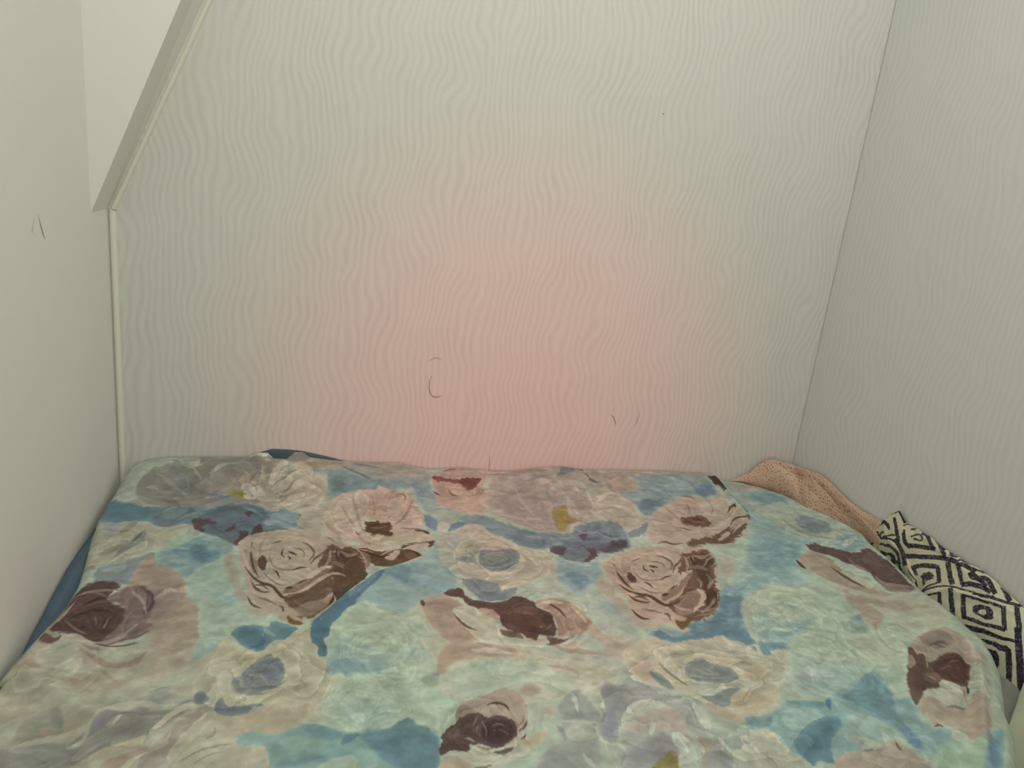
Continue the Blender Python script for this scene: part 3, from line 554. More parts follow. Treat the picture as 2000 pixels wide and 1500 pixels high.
L 8b8877 90 3 3 0.71|2117 -6811 2154 -6787 2227 -6737 2308 -6701 2397 -6679 2482 -6667 2564 -6665 2605 -6663 2604 -6658 2562 -6654 2478 -6647 2390 -6654 2298 -6675 2218 -6717 2148 -6777 2115 -6807
L 8f8c7b 80 3 2 0.71|2217 -6871 2259 -6845 2343 -6788 2424 -6754 2503 -6744 2542 -6738 2542 -6734 2500 -6734 2418 -6735 2334 -6769 2254 -6834 2215 -6868
L 85836f 80 3 2 0.69|2308 -6556 2332 -6550 2380 -6533 2400 -6487 2389 -6420 2382 -6388 2380 -6388 2381 -6419 2386 -6479 2369 -6514 2327 -6538 2307 -6552
P a2b3a0 100 21 15 0.56|1853 -3855 2566 -3783 2880 -4685 2485 -4649 2369 -4948 2044 -5159
P 8ba5a0 70 40 16 0.53|1987 -3803 2410 -3866 2385 -4253 2059 -4110
P 64828b 100 9 7 0.58|2340 -4819 2426 -4657 2636 -4663 2794 -4757 2814 -4598 3096 -4731 3160 -4790 3017 -5010 2896 -4974 2791 -5162 2709 -5214 2572 -5116 2444 -4980
P 56737d 90 12 7 0.58|2391 -4746 2578 -4684 2754 -4832 2783 -5038 2721 -5179 2584 -5093
L a9bab2 90 4 5 0.58|2716 -4858 2750 -4913 2754 -4905 2720 -4850
L 8fa6a0 80 4 8 0.58|2730 -4759 2745 -4802 2781 -4874 2821 -4914 2858 -4927 2877 -4929 2880 -4913 2868 -4886 2842 -4841 2810 -4797 2763 -4757 2736 -4744
P b1ab91 100 8 11 0.62|2299 -4967 2413 -4953 2577 -5165 2723 -5215 2867 -4971 2958 -5030 3101 -4864 3297 -4695 3329 -4833 3289 -5162 3378 -5195 3379 -5389 3482 -5399 3466 -5762 3665 -5695 3549 -5901 3519 -6105 3357 -6167 3148 -6220 2963 -6159 2625 -6119 2437 -6136 2280 -5800 2171 -5578 2211 -5269
P a59a7f 80 17 8 0.61|2484 -5227 2683 -5247 2672 -5454 2533 -5440 2392 -5288
P b6b39b 100 7 7 0.64|2305 -5635 2361 -5489 2466 -5588 2460 -5779 2516 -5929 2613 -6000 2626 -6129 2448 -6127 2413 -5937 2333 -5806
P 7a817f 100 10 8 0.63|2630 -5450 2717 -5321 2798 -5259 2852 -5216 2919 -5388 2993 -5442 3046 -5673 2947 -5875 2766 -5958 2664 -5986 2568 -5935 2516 -5806 2550 -5619
P 868a84 100 11 8 0.64|2451 -5694 2562 -5598 2594 -5794 2710 -5910 2612 -5980 2524 -5889
P 6e757a 90 11 8 0.62|2696 -5411 2828 -5285 2980 -5464 3017 -5647 2915 -5788 2769 -5643 2679 -5545
L 9c9c8d 80 3 3 0.63|2632 -5631 2660 -5639 2713 -5651 2767 -5704 2830 -5801 2863 -5847 2866 -5843 2839 -5788 2779 -5679 2716 -5622 2659 -5622 2632 -5624
L 8f928a 80 3 3 0.64|2598 -5839 2625 -5842 2678 -5844 2723 -5858 2765 -5887 2788 -5901 2789 -5896 2769 -5874 2726 -5832 2675 -5815 2623 -5825 2597 -5833
L 6d7474 80 3 3 0.63|2669 -5719 2683 -5693 2708 -5634 2726 -5592 2742 -5568 2750 -5555 2748 -5550 2736 -5556 2714 -5573 2691 -5614 2672 -5681 2665 -5716
L 727872 80 3 3 0.65|2638 -5986 2678 -5990 2758 -5996 2831 -5976 2895 -5932 2958 -5873 3020 -5801 3051 -5763 3048 -5757 3013 -5787 2947 -5847 2882 -5899 2820 -5942 2752 -5967 2676 -5975 2637 -5980
P a39a80 80 19 11 0.65|3053 -5845 3189 -5818 3270 -5741 3355 -5879 3410 -6011 3222 -6051 3085 -5953
P 9f9780 70 14 9 0.61|2967 -5204 3117 -5315 3151 -5505 3038 -5493 2946 -5344
L bcb79e 80 3 3 0.62|3115 -5317 3135 -5359 3179 -5442 3235 -5479 3294 -5466 3322 -5457 3322 -5450 3292 -5446 3236 -5445 3190 -5413 3144 -5346 3118 -5312
L bcb69f 80 3 5 0.65|2794 -5965 2848 -5954 2954 -5925 3059 -5891 3164 -5850 3217 -5826 3215 -5816 3159 -5823 3049 -5842 2942 -5878 2841 -5928 2792 -5956
L b9b39b 80 4 4 0.61|3345 -5169 3348 -5215 3356 -5295 3345 -5314 3291 -5318 3262 -5325 3262 -5334 3291 -5347 3355 -5362 3386 -5302 3364 -5209 3351 -5167
P 757d80 100 8 6 0.66|2336 -6180 2345 -6009 2403 -5956 2447 -6118 2627 -6139 2779 -6118 2834 -6164 2732 -6171 2665 -6276 2490 -6274
P 8a9087 80 6 6 0.65|2400 -5936 2445 -6098 2384 -6013
P a89d84 100 19 10 0.69|2419 -6302 2676 -6259 2836 -6202 3148 -6220 3277 -6117 3411 -6212 3230 -6383 3157 -6503 2986 -6571 2837 -6552 2698 -6499 2494 -6526
L b6ad94 80 5 7 0.67|2862 -6193 2903 -6202 2979 -6207 3045 -6222 3111 -6253 3147 -6265 3150 -6253 3120 -6218 3052 -6155 2973 -6134 2896 -6160 2860 -6179
P 56727c 100 8 5 0.58|3297 -4695 3502 -4432 3738 -4153 3989 -3886 4110 -3627 4478 -3582 4405 -3982 3996 -4079 3864 -4374 3660 -4644 3500 -4821 3468 -5079 3512 -5307 3467 -5386 3379 -5377 3385 -5196 3288 -5150
P 4f6d79 90 12 6 0.59|3344 -4726 3502 -4546 3565 -4636 3468 -4898 3438 -5152 3303 -5139
L b6c3bb 90 4 6 0.58|3402 -4664 3405 -4733 3414 -4732 3410 -4663
P 88a09c 100 21 14 0.56|3911 -4073 4285 -3707 4828 -3745 4955 -4152 4762 -4264 4408 -4328 4071 -4271 3906 -4196
P 7e9496 90 26 14 0.56|4151 -4091 4434 -4049 4673 -4131 4510 -4336 4308 -4290
P a9b8a1 100 19 16 0.61|3499 -4875 3660 -4644 3763 -4425 4000 -4325 4233 -4374 4486 -4573 4709 -4679 4975 -5145 4849 -5540 4782 -5770 4562 -5837 4371 -5680 4134 -5655 3694 -5698 3496 -5401 3453 -5052
P b2bfa5 80 33 13 0.58|3727 -4537 3999 -4355 4226 -4463 4375 -4679 4136 -4798 3814 -4823
P 92aaa2 80 30 15 0.62|3496 -5353 3653 -4968 3870 -4988 4072 -5264 4304 -5435 4164 -5658 3694 -5698 3481 -5585
P 7f9a9a 80 17 9 0.64|3467 -5468 3615 -5317 3818 -5481 4138 -5609 4072 -5694 3812 -5643 3665 -5718 3466 -5762
P 95aba3 80 24 13 0.60|3941 -4835 4138 -4770 4280 -5000 4148 -5067 4026 -5003
P a0b3a0 80 24 13 0.62|4362 -4818 4695 -4792 4775 -5179 4573 -5511 4339 -5390 4458 -5149
L 7f9a93 60 7 5 0.61|3944 -5129 3967 -5104 4011 -5055 4066 -5037 4139 -5045 4196 -5074 4240 -5132 4264 -5160 4270 -5152 4252 -5112 4213 -5031 4149 -4983 4065 -4976 3999 -5013 3957 -5085 3939 -5120
L b5c3ab 70 5 8 0.62|3678 -5081 3705 -5123 3760 -5205 3835 -5274 3926 -5323 4021 -5338 4115 -5319 4162 -5306 4162 -5290 4116 -5280 4026 -5267 3940 -5239 3853 -5197 3779 -5150 3717 -5095 3684 -5067
L 8ea69b 60 7 5 0.63|4392 -5497 4431 -5460 4510 -5376 4572 -5264 4613 -5131 4632 -5062 4625 -5057 4596 -5116 4543 -5233 4486 -5336 4420 -5435 4388 -5488
L b1c0b0 90 4 5 0.64|4090 -5666 4133 -5662 4219 -5641 4286 -5605 4333 -5564 4356 -5542 4354 -5532 4328 -5540 4278 -5560 4212 -5586 4129 -5629 4089 -5656
L 7f9894 80 4 4 0.65|4044 -5672 4072 -5688 4130 -5709 4184 -5707 4230 -5685 4252 -5672 4252 -5663 4228 -5661 4183 -5664 4134 -5662 4075 -5660 4045 -5664
P b3b49b 100 11 8 0.66|3551 -5705 3666 -5662 3677 -5785 3548 -5943 3492 -6102 3411 -6133 3493 -5895
P a9b9a2 100 21 14 0.69|3663 -5784 3899 -5652 4368 -5702 4644 -5891 4844 -5958 5027 -6110 4833 -6461 4652 -6632 4419 -6528 4200 -6539 3850 -6607 3644 -6545 3490 -6377 3492 -6102
P 9cb0a0 80 27 13 0.69|3627 -6158 3820 -6099 4094 -6172 4218 -6348 3988 -6513 3750 -6484 3622 -6354
P b4c2b0 80 13 8 0.70|3703 -6325 3785 -6296 3917 -6351 3858 -6440 3752 -6446
L b6c4ae 70 5 7 0.68|3610 -6078 3614 -6126 3629 -6216 3653 -6286 3681 -6341 3697 -6367 3706 -6361 3704 -6327 3695 -6261 3676 -6187 3641 -6109 3619 -6073
L 8fa69c 60 5 4 0.68|3875 -6130 3890 -6135 3917 -6137 3930 -6139 3944 -6152 3954 -6159 3958 -6153 3955 -6138 3944 -6107 3917 -6094 3887 -6110 3874 -6122
L 92aa9c 60 5 4 0.70|4067 -6126 4045 -6172 4006 -6264 3961 -6344 3908 -6420 3882 -6460 3886 -6465 3918 -6436 3981 -6371 4029 -6285 4059 -6182 4072 -6130
P aebfa8 80 21 11 0.70|4551 -5926 4778 -5995 4882 -6263 4730 -6488 4548 -6387 4490 -6176
P 8f9f88 90 18 12 0.67|4538 -5789 4669 -5711 4776 -5815 4726 -5945 4606 -5954
P 8e989a 80 18 9 0.66|4681 -5736 4822 -5609 4820 -5727 4716 -5809
P 9fa998 100 20 13 0.58|4226 -4463 4486 -4573 4626 -4526 4709 -4679 4537 -4721 4314 -4616
L 8b9a8c 80 5 6 0.58|4198 -4378 4226 -4415 4286 -4485 4358 -4538 4442 -4573 4514 -4567 4570 -4523 4597 -4500 4595 -4488 4567 -4497 4514 -4518 4452 -4508 4374 -4470 4302 -4431 4236 -4386 4202 -4366
P b1b29a 90 23 13 0.60|4489 -4544 4671 -4440 4778 -4139 4773 -4449 4952 -4871 5298 -5013 5257 -5225 4939 -5168 4764 -5019 4590 -4838
P a5937e 100 10 10 0.58|4765 -4106 4897 -4051 5097 -4163 5397 -4500 5298 -5013 5005 -4959 4839 -4719 4781 -4389
L 6b5247 100 4 10 0.57|4755 -4173 4747 -4203 4741 -4257 4745 -4302 4760 -4342 4771 -4360 4782 -4355 4790 -4327 4800 -4274 4796 -4225 4778 -4183 4766 -4166
P 5a4440 100 9 11 0.56|5041 -4062 5123 -4002 5285 -3913 5408 -4056 5277 -4177 5144 -4102
P a4927d 100 13 9 0.64|4824 -5389 4902 -5191 5135 -5174 5458 -5218 5399 -5497 5057 -5610 4846 -5753 4766 -5675
P 83a099 100 19 13 0.72|2611 -6610 2698 -6499 2861 -6555 2987 -6588 3157 -6503 3231 -6420 3489 -6489 3669 -6585 3852 -6571 4200 -6539 4351 -6403 4468 -6572 4646 -6669 4559 -7249 2941 -7030 2900 -6766 2823 -6688 2632 -6697
P 6f8d8e 90 13 8 0.71|3207 -6472 3360 -6436 3541 -6514 3655 -6619 3564 -6697 3412 -6642 3285 -6573
P 5f7e87 90 10 6 0.72|3613 -6756 3642 -6635 3746 -6612 3824 -6604 3742 -6702 3664 -6745
P 67868c 100 20 10 0.74|3772 -6598 4060 -6615 4296 -6397 4401 -6448 4414 -6565 4544 -6619 4625 -6814 4561 -7233 4262 -7209 4029 -7014 3915 -6829
P 5b7a82 80 26 10 0.74|4167 -6610 4338 -6518 4366 -6745 4236 -6974 4068 -6849
P 6e8b86 80 13 8 0.73|4388 -6562 4500 -6538 4566 -6659 4450 -6719
P 93aea2 80 31 12 0.75|3737 -6841 3915 -6829 4005 -6994 3896 -7143 3606 -7104
P 789695 80 18 10 0.74|2937 -6966 3170 -6868 3537 -6849 3763 -6810 3684 -6935 3365 -6959 3106 -7052
P 8fa89a 80 25 10 0.72|2989 -6641 3286 -6608 3538 -6746 3364 -6826 3094 -6791
P aab6a0 80 18 10 0.75|3366 -7024 3610 -6909 3784 -6915 3726 -7136 3366 -7103
P a9b1a0 80 11 8 0.71|4355 -6364 4419 -6411 4347 -6442
P b2ab94 100 10 7 0.73|2733 -6761 2871 -6695 2929 -6836 2940 -7014 2708 -6999
P b0b39c 100 23 13 0.65|4568 -4123 4743 -4136 5072 -4097 5312 -4180 5641 -5155 6221 -5528 6666 -5726 6987 -5957 6796 -6265 6286 -6340 5653 -6395 5082 -6287 4750 -6079 4787 -5533 4524 -4832
P a5937e 100 10 10 0.59|4765 -4106 4929 -4086 5144 -4102 5249 -4334 5340 -4616 5454 -4916 5641 -5155 5464 -5192 5109 -5132 4841 -4944 4749 -4507
P a89885 80 24 10 0.59|4876 -4210 5128 -4417 5104 -4771 4952 -4871 4826 -4573
L 66503f 100 4 10 0.57|4753 -4155 4743 -4186 4731 -4247 4735 -4303 4753 -4344 4766 -4361 4777 -4354 4783 -4324 4789 -4272 4787 -4225 4775 -4176 4764 -4151
P 5d4641 100 9 13 0.58|5047 -4078 5159 -4005 5259 -3962 5366 -4086 5385 -4185 5569 -4359 5713 -4370 5893 -4385 6079 -4238 6181 -4279 6295 -4416 6140 -4436 5987 -4455 5818 -4626 5766 -4771 5701 -4586 5538 -4512 5379 -4406 5312 -4180 5187 -4170
P b3b199 100 7 9 0.60|5123 -4447 5279 -4367 5415 -4409 5560 -4574 5662 -4762 5700 -5050 5714 -5134 5526 -5062 5353 -4907 5249 -4726 5207 -4575
L 5e4f45 100 4 5 0.60|5143 -4528 5157 -4582 5187 -4686 5213 -4774 5235 -4849 5278 -4913 5340 -4961 5371 -4982 5375 -4975 5348 -4943 5295 -4882 5259 -4818 5239 -4746 5209 -4662 5169 -4568 5148 -4522
P a89683 100 9 9 0.60|5496 -4539 5672 -4553 5751 -4681 5752 -4828 5640 -4701
L b7ad9b 90 4 4 0.60|5664 -4587 5679 -4611 5712 -4650 5731 -4691 5740 -4744 5746 -4771 5751 -4768 5753 -4735 5754 -4669 5732 -4616 5690 -4589 5667 -4580
P 5b463d 100 11 11 0.62|5718 -4825 5793 -4654 5915 -4449 6160 -4358 6269 -4509 6415 -4646 6506 -4714 6443 -4918 6470 -5007 6384 -5224 6255 -5185 6100 -5115 5985 -5020 5911 -4900 5814 -4862
P 70594d 90 9 11 0.60|5842 -4598 6023 -4458 6213 -4442 6280 -4604 6084 -4648 5877 -4751
P 4e3a33 90 11 11 0.62|6299 -4727 6479 -4742 6417 -4974 6303 -4963
P 6a5449 80 9 9 0.62|5933 -4814 6151 -4804 6208 -4984 6115 -5060 5966 -4962
L 7f6a5c 80 4 3 0.60|5900 -4513 5943 -4489 6030 -4439 6115 -4425 6200 -4447 6260 -4495 6296 -4571 6314 -4608 6317 -4605 6303 -4562 6272 -4476 6211 -4420 6122 -4396 6031 -4416 5943 -4477 5900 -4508
L 8c7868 80 4 3 0.61|5919 -4727 5960 -4712 6041 -4680 6110 -4681 6172 -4716 6220 -4768 6255 -4840 6274 -4876 6277 -4872 6263 -4831 6233 -4749 6186 -4688 6120 -4651 6044 -4655 5960 -4699 5920 -4722
L 8c7868 90 4 3 0.63|6221 -4930 6221 -4950 6226 -4986 6239 -5009 6257 -5019 6267 -5021 6271 -5015 6268 -5002 6259 -4980 6250 -4958 6236 -4935 6226 -4925
L 4a3730 80 4 3 0.62|6071 -4828 6072 -4861 6079 -4924 6092 -4976 6111 -5016 6121 -5035 6125 -5031 6121 -5006 6110 -4958 6098 -4907 6084 -4852 6074 -4825
L 8b7767 80 4 3 0.63|6288 -5078 6312 -5065 6361 -5030 6394 -4993 6411 -4961 6418 -4946 6416 -4943 6405 -4955 6387 -4978 6356 -5007 6310 -5049 6287 -5074
P a18e7b 100 11 11 0.62|6286 -4448 6545 -4339 6787 -4423 6927 -4688 6963 -4904 6965 -5052 6791 -5179 6564 -5214 6452 -5231 6478 -4979 6470 -4711 6369 -4549
P 8d7a6a 90 14 9 0.63|6479 -4682 6594 -4902 6644 -5080 6487 -5234 6409 -5199 6496 -4981
L 5e4a3f 90 4 6 0.61|6485 -4469 6502 -4500 6537 -4559 6569 -4627 6599 -4705 6624 -4777 6643 -4846 6653 -4881 6660 -4875 6659 -4833 6653 -4750 6635 -4666 6603 -4584 6563 -4521 6516 -4478 6491 -4459
L a59483 90 4 4 0.63|6521 -4719 6525 -4779 6539 -4891 6558 -4979 6578 -5046 6589 -5078 6595 -5073 6594 -5032 6588 -4953 6573 -4861 6545 -4761 6527 -4713
P 8e7b6c 80 14 11 0.64|6799 -4949 6927 -4901 6987 -4966 6899 -5132 6783 -5150
P 6f5c50 100 7 8 0.63|5694 -4966 5781 -5002 5937 -5072 5969 -5213 5909 -5180 5748 -5137 5685 -5077
L b5a794 100 4 6 0.63|5697 -4828 5715 -4872 5754 -4957 5809 -5020 5878 -5058 5924 -5099 5952 -5152 5986 -5211 6025 -5275 6044 -5305 6052 -5297 6040 -5257 6013 -5179 5987 -5109 5959 -5045 5907 -4994 5836 -4963 5778 -4917 5730 -4851 5704 -4818
P a9a08b 100 7 7 0.64|5974 -5131 6092 -5142 6231 -5265 6292 -5351 6141 -5337 6022 -5272
P 62554a 100 7 9 0.65|6238 -5183 6410 -5254 6521 -5292 6677 -5196 6581 -5270 6444 -5366 6263 -5389 6175 -5340 6296 -5338
L a79a88 100 4 5 0.64|6384 -5284 6416 -5274 6480 -5249 6536 -5219 6580 -5188 6623 -5168 6670 -5155 6694 -5147 6697 -5136 6676 -5131 6631 -5124 6582 -5138 6534 -5168 6480 -5204 6416 -5249 6384 -5274
P b3b19a 90 14 10 0.66|6410 -5363 6615 -5274 6700 -5336 6612 -5489 6444 -5472 6293 -5405
L 9f907e 80 5 9 0.67|6313 -5389 6337 -5427 6389 -5501 6468 -5547 6568 -5561 6673 -5577 6789 -5595 6850 -5600 6858 -5582 6810 -5550 6709 -5494 6605 -5463 6504 -5457 6424 -5436 6358 -5393 6323 -5372
L b7b8a2 80 4 7 0.68|6368 -5602 6408 -5612 6489 -5624 6556 -5640 6613 -5662 6647 -5684 6655 -5713 6661 -5729 6672 -5722 6674 -5701 6676 -5653 6648 -5605 6590 -5564 6512 -5552 6419 -5572 6372 -5587
L a4957f 70 6 8 0.69|6119 -5752 6161 -5775 6246 -5812 6328 -5856 6408 -5903 6438 -5947 6424 -6005 6416 -6039 6427 -6040 6443 -6007 6476 -5927 6450 -5844 6369 -5777 6276 -5742 6175 -5736 6125 -5737
L b6b29b 80 4 6 0.69|6486 -5908 6516 -5896 6575 -5863 6629 -5817 6677 -5763 6700 -5733 6698 -5725 6670 -5740 6618 -5775 6565 -5817 6511 -5870 6484 -5900
P ab9b87 80 21 14 0.65|6932 -4990 7281 -5051 7231 -5360 6966 -5389 6817 -5209
P a5947f 100 13 10 0.65|4809 -5387 4930 -5220 5135 -5174 5387 -5238 5605 -5311 5769 -5327 5848 -5542 5558 -5513 5240 -5481 4957 -5551 4820 -5727 4744 -5719
L b8b29d 90 4 6 0.63|4902 -5197 4935 -5200 5001 -5199 5082 -5198 5182 -5188 5234 -5176 5236 -5164 5188 -5150 5091 -5134 5006 -5144 4937 -5170 4903 -5185
L 8f7d6b 70 5 5 0.64|5326 -5210 5352 -5237 5408 -5280 5462 -5302 5512 -5309 5538 -5310 5541 -5300 5521 -5283 5478 -5255 5427 -5228 5363 -5206 5329 -5201
P a9b9a2 100 38 15 0.69|4949 -5598 5394 -5521 5867 -5594 6132 -5818 6343 -6077 6209 -6288 5967 -6260 5743 -6057 5430 -6067 5177 -6256 4998 -6107 4844 -5958
P b0b49c 80 30 12 0.67|4820 -5727 5009 -5700 4954 -6014 4807 -5998
P a59682 80 18 9 0.71|5701 -6097 5749 -6035 5865 -6071 5975 -6128 5846 -6246 5715 -6275 5648 -6180
P a39583 100 11 9 0.73|4854 -6343 4971 -6253 5127 -6207 5321 -6143 5422 -6100 5569 -6127 5652 -6224 5667 -6397 5653 -6559 5573 -6746 5479 -6829 5311 -6937 5080 -6723 5007 -6521 4868 -6505
P 8b7a6c 90 8 8 0.72|4834 -6500 4864 -6364 4935 -6290 5042 -6344 5093 -6452 4980 -6518 4882 -6584
L 594840 100 3 6 0.72|5232 -6350 5249 -6345 5282 -6334 5319 -6337 5365 -6350 5399 -6367 5421 -6390 5439 -6418 5452 -6451 5460 -6468 5466 -6463 5463 -6443 5458 -6402 5444 -6364 5420 -6329 5381 -6307 5327 -6298 5282 -6307 5248 -6330 5231 -6342
P 9c8d7e 90 9 7 0.73|5266 -6391 5391 -6364 5424 -6471 5325 -6520 5216 -6487
P 5a4743 100 7 9 0.75|4635 -6742 4753 -6607 4858 -6562 4896 -6429 4896 -6508 5022 -6444 5135 -6457 5175 -6542 5299 -6507 5379 -6536 5476 -6618 5484 -6754 5452 -6826 5379 -6891 5311 -6937 5218 -6979 5116 -6948 5047 -6886 4986 -6914 4910 -6886 4916 -6994 4812 -6980 4723 -6951 4647 -7011 4581 -7019 4607 -6883 4664 -6819
P 4b3a3b 90 8 8 0.75|5096 -6649 5288 -6555 5438 -6652 5442 -6806 5284 -6934 5123 -6913 5069 -6778
P 6e5a55 80 8 8 0.74|4665 -6728 4852 -6600 4849 -6769 4736 -6792
L 7f6c64 90 3 3 0.73|5015 -6640 5030 -6615 5059 -6562 5081 -6522 5101 -6492 5111 -6476 5109 -6472 5096 -6483 5069 -6508 5043 -6550 5020 -6608 5011 -6638
L 7e6a64 90 3 2 0.74|5206 -6665 5229 -6662 5274 -6653 5311 -6662 5348 -6691 5367 -6704 5370 -6700 5354 -6680 5321 -6641 5277 -6631 5229 -6650 5206 -6660
L 776462 80 3 2 0.75|5190 -6738 5213 -6734 5257 -6723 5295 -6734 5329 -6765 5351 -6793 5359 -6821 5364 -6834 5366 -6833 5363 -6818 5357 -6787 5337 -6754 5302 -6720 5259 -6710 5212 -6727 5190 -6736
L 9d8b7d 90 3 4 0.75|4885 -6796 4899 -6809 4927 -6829 4949 -6845 4968 -6862 4979 -6871 4984 -6866 4980 -6849 4967 -6817 4942 -6795 4906 -6788 4888 -6789
L 86736b 80 3 2 0.75|5071 -6626 5056 -6652 5027 -6706 5026 -6755 5051 -6785 5064 -6798 5066 -6795 5057 -6777 5039 -6746 5041 -6710 5063 -6656 5073 -6628
L 8c7970 90 3 4 0.75|5485 -6700 5507 -6693 5554 -6674 5586 -6630 5596 -6577 5598 -6553 5593 -6552 5583 -6576 5566 -6619 5543 -6648 5504 -6676 5484 -6694
L 67544c 90 3 6 0.75|5480 -6776 5502 -6770 5548 -6752 5592 -6705 5624 -6635 5638 -6599 5633 -6595 5610 -6625 5571 -6683 5537 -6723 5499 -6752 5479 -6769
P a89e8a 100 5 5 0.77|5347 -6906 5442 -6862 5534 -6836 5525 -6873 5397 -6930 5272 -6986
L 5d4b43 100 3 5 0.77|5461 -6904 5477 -6904 5512 -6895 5539 -6869 5551 -6837 5555 -6821 5551 -6819 5540 -6830 5524 -6850 5505 -6865 5475 -6885 5460 -6899
P b2b09a 100 8 8 0.78|4903 -6992 5016 -6900 5135 -6987 5272 -6986 5370 -6927 5525 -6873 5716 -6802 5823 -6738 5716 -6952 5553 -7076 5310 -7166 5076 -7253 4964 -7287 4910 -7164 4660 -7098 4606 -7023
P 6b5b50 100 5 7 0.78|5140 -7023 5241 -7000 5332 -6967 5399 -6976 5344 -7031 5251 -7072 5201 -7057
L 8c7a6b 90 3 4 0.77|4983 -6926 5004 -6947 5051 -6983 5099 -6994 5143 -6983 5165 -6976 5165 -6969 5145 -6965 5106 -6962 5064 -6948 5013 -6927 4986 -6919
P b6b5a0 90 13 8 0.79|4874 -7075 5067 -7048 5217 -7102 5138 -7212 4932 -7184 4839 -7121
P a89c87 100 10 8 0.79|4588 -7054 4754 -7007 4839 -7121 4897 -7229 4856 -7305 4556 -7265
L 6e5c50 90 3 4 0.79|4913 -7217 4931 -7224 4969 -7235 5014 -7231 5064 -7211 5088 -7199 5088 -7194 5063 -7196 5014 -7205 4972 -7210 4933 -7211 4913 -7212
P a99f88 80 17 8 0.77|5456 -6919 5650 -6832 5812 -6776 5691 -6986 5491 -6997
L 9a8e7b 70 3 4 0.75|5796 -6411 5774 -6460 5733 -6556 5688 -6659 5641 -6771 5620 -6827 5625 -6830 5656 -6778 5714 -6670 5758 -6564 5788 -6464 5802 -6413
P aeb69f 80 17 12 0.74|5719 -6318 5882 -6337 5771 -6613 5595 -6825 5628 -6596
P b2ad96 70 15 9 0.74|5817 -6456 5959 -6388 5997 -6560 5823 -6738
P 979e93 100 14 11 0.77|6035 -6440 6172 -6305 6352 -6147 6376 -6262 6469 -6532 6468 -6698 6340 -6956 6175 -7468 5522 -7379 5614 -7155 5763 -7031 5911 -7014 5899 -6825 6006 -6721 6014 -6602
P 8e9a92 80 15 9 0.74|6078 -6402 6329 -6167 6347 -6347 6431 -6549 6439 -6694 6214 -6727 6053 -6668 6004 -6540
L adb8a4 90 3 7 0.76|5987 -6685 6032 -6706 6125 -6740 6229 -6764 6347 -6775 6408 -6776 6412 -6765 6361 -6742 6253 -6706 6147 -6685 6044 -6675 5991 -6674
P a2a998 90 11 8 0.78|5993 -6759 6381 -6767 6327 -6992 6111 -7021 5976 -6948
L 84908a 80 3 8 0.77|5917 -6755 5921 -6784 5932 -6832 5936 -6881 5938 -6948 5945 -6983 5956 -6981 5972 -6943 5994 -6862 5983 -6794 5947 -6758 5927 -6746
P adb9a3 100 9 9 0.74|6375 -6127 6484 -6230 6592 -6287 6636 -6424 6542 -6666 6468 -6698 6469 -6532 6415 -6333
P 8d9592 100 12 9 0.75|6600 -6265 6745 -6145 6908 -6232 7014 -6056 7134 -6093 7251 -6361 7306 -6457 7174 -6529 6781 -6694 6628 -6837 6524 -7092 6384 -7074 6354 -6920 6468 -6698 6604 -6506
P 8a8f93 80 18 9 0.77|6573 -6587 6756 -6524 6569 -6908 6398 -7039 6396 -6848
P aab5a3 100 6 6 0.76|6651 -6800 6775 -6632 6926 -6501 7037 -6470 7202 -6467 7005 -6617 6840 -6701 6740 -6791
P aab5a3 100 6 6 0.76|7127 -6524 7218 -6469 7195 -6553 7105 -6607
P a59f92 90 15 9 0.78|6748 -6772 7026 -6640 7259 -6625 7363 -6680 7212 -6988 6840 -7057 6669 -6959 6687 -6844
P 999f96 90 17 11 0.81|6613 -6875 6856 -7021 7230 -6951 7038 -7341 6661 -7327 6524 -7166 6539 -7019
L a4b0a0 90 3 5 0.79|6640 -6799 6619 -6836 6581 -6910 6557 -6977 6545 -7030 6532 -7066 6512 -7091 6501 -7105 6505 -7111 6519 -7101 6549 -7076 6576 -7032 6594 -6976 6615 -6913 6638 -6838 6647 -6800
L a9b5a3 90 4 6 0.79|7060 -6768 7031 -6804 6982 -6875 6944 -6930 6909 -6978 6891 -7004 6895 -7009 6920 -6993 6970 -6953 7017 -6890 7053 -6811 7067 -6770
P a9b4a0 100 5 5 0.82|6369 -7035 6419 -7134 6434 -7315 6434 -7452 6361 -7493 6325 -7300 6336 -7160
P a9b4a0 100 5 5 0.82|6068 -7143 6114 -7255 6152 -7381 6093 -7390 6060 -7248
P 9a9e97 80 19 8 0.81|5644 -7052 5877 -7118 6044 -7450 5522 -7379
P a4b5a2 100 26 18 0.65|7433 -4474 7870 -4574 8002 -5145 7668 -5288 7314 -5423 7112 -5293
P a79e89 70 52 17 0.67|7170 -4952 7428 -5151 7374 -5537 7065 -5767 6922 -5598
P 7b9899 100 23 15 0.68|9363 -4204 9923 -4171 9668 -4512 9389 -4828 9145 -5094 9143 -5367 9140 -5598 9104 -5870 9180 -5931 9012 -6070 8861 -5951 8479 -5699 8131 -5501 7916 -5480 7584 -5223 7780 -5125 8035 -5236 8345 -5235 8957 -4921
P 62818d 90 19 15 0.68|7621 -5227 7780 -5125 7938 -5198 7991 -5404 8205 -5281 8405 -5270 8692 -5177 8933 -5107 9136 -5247 9134 -5512 8995 -5640 8856 -5514 8786 -5363 8538 -5455 8253 -5485 7893 -5450
P 5f7c8c 90 15 9 0.69|8748 -5360 8982 -5233 9161 -5339 9143 -5512 8995 -5640 8968 -5524 8856 -5514
P 6b8b93 90 22 11 0.72|9192 -5546 9378 -5506 9647 -5589 9391 -5789 9246 -5830 9093 -5975 9100 -5815
L b4c4bb 90 5 7 0.68|8846 -5242 8921 -5234 8927 -5221 8852 -5229
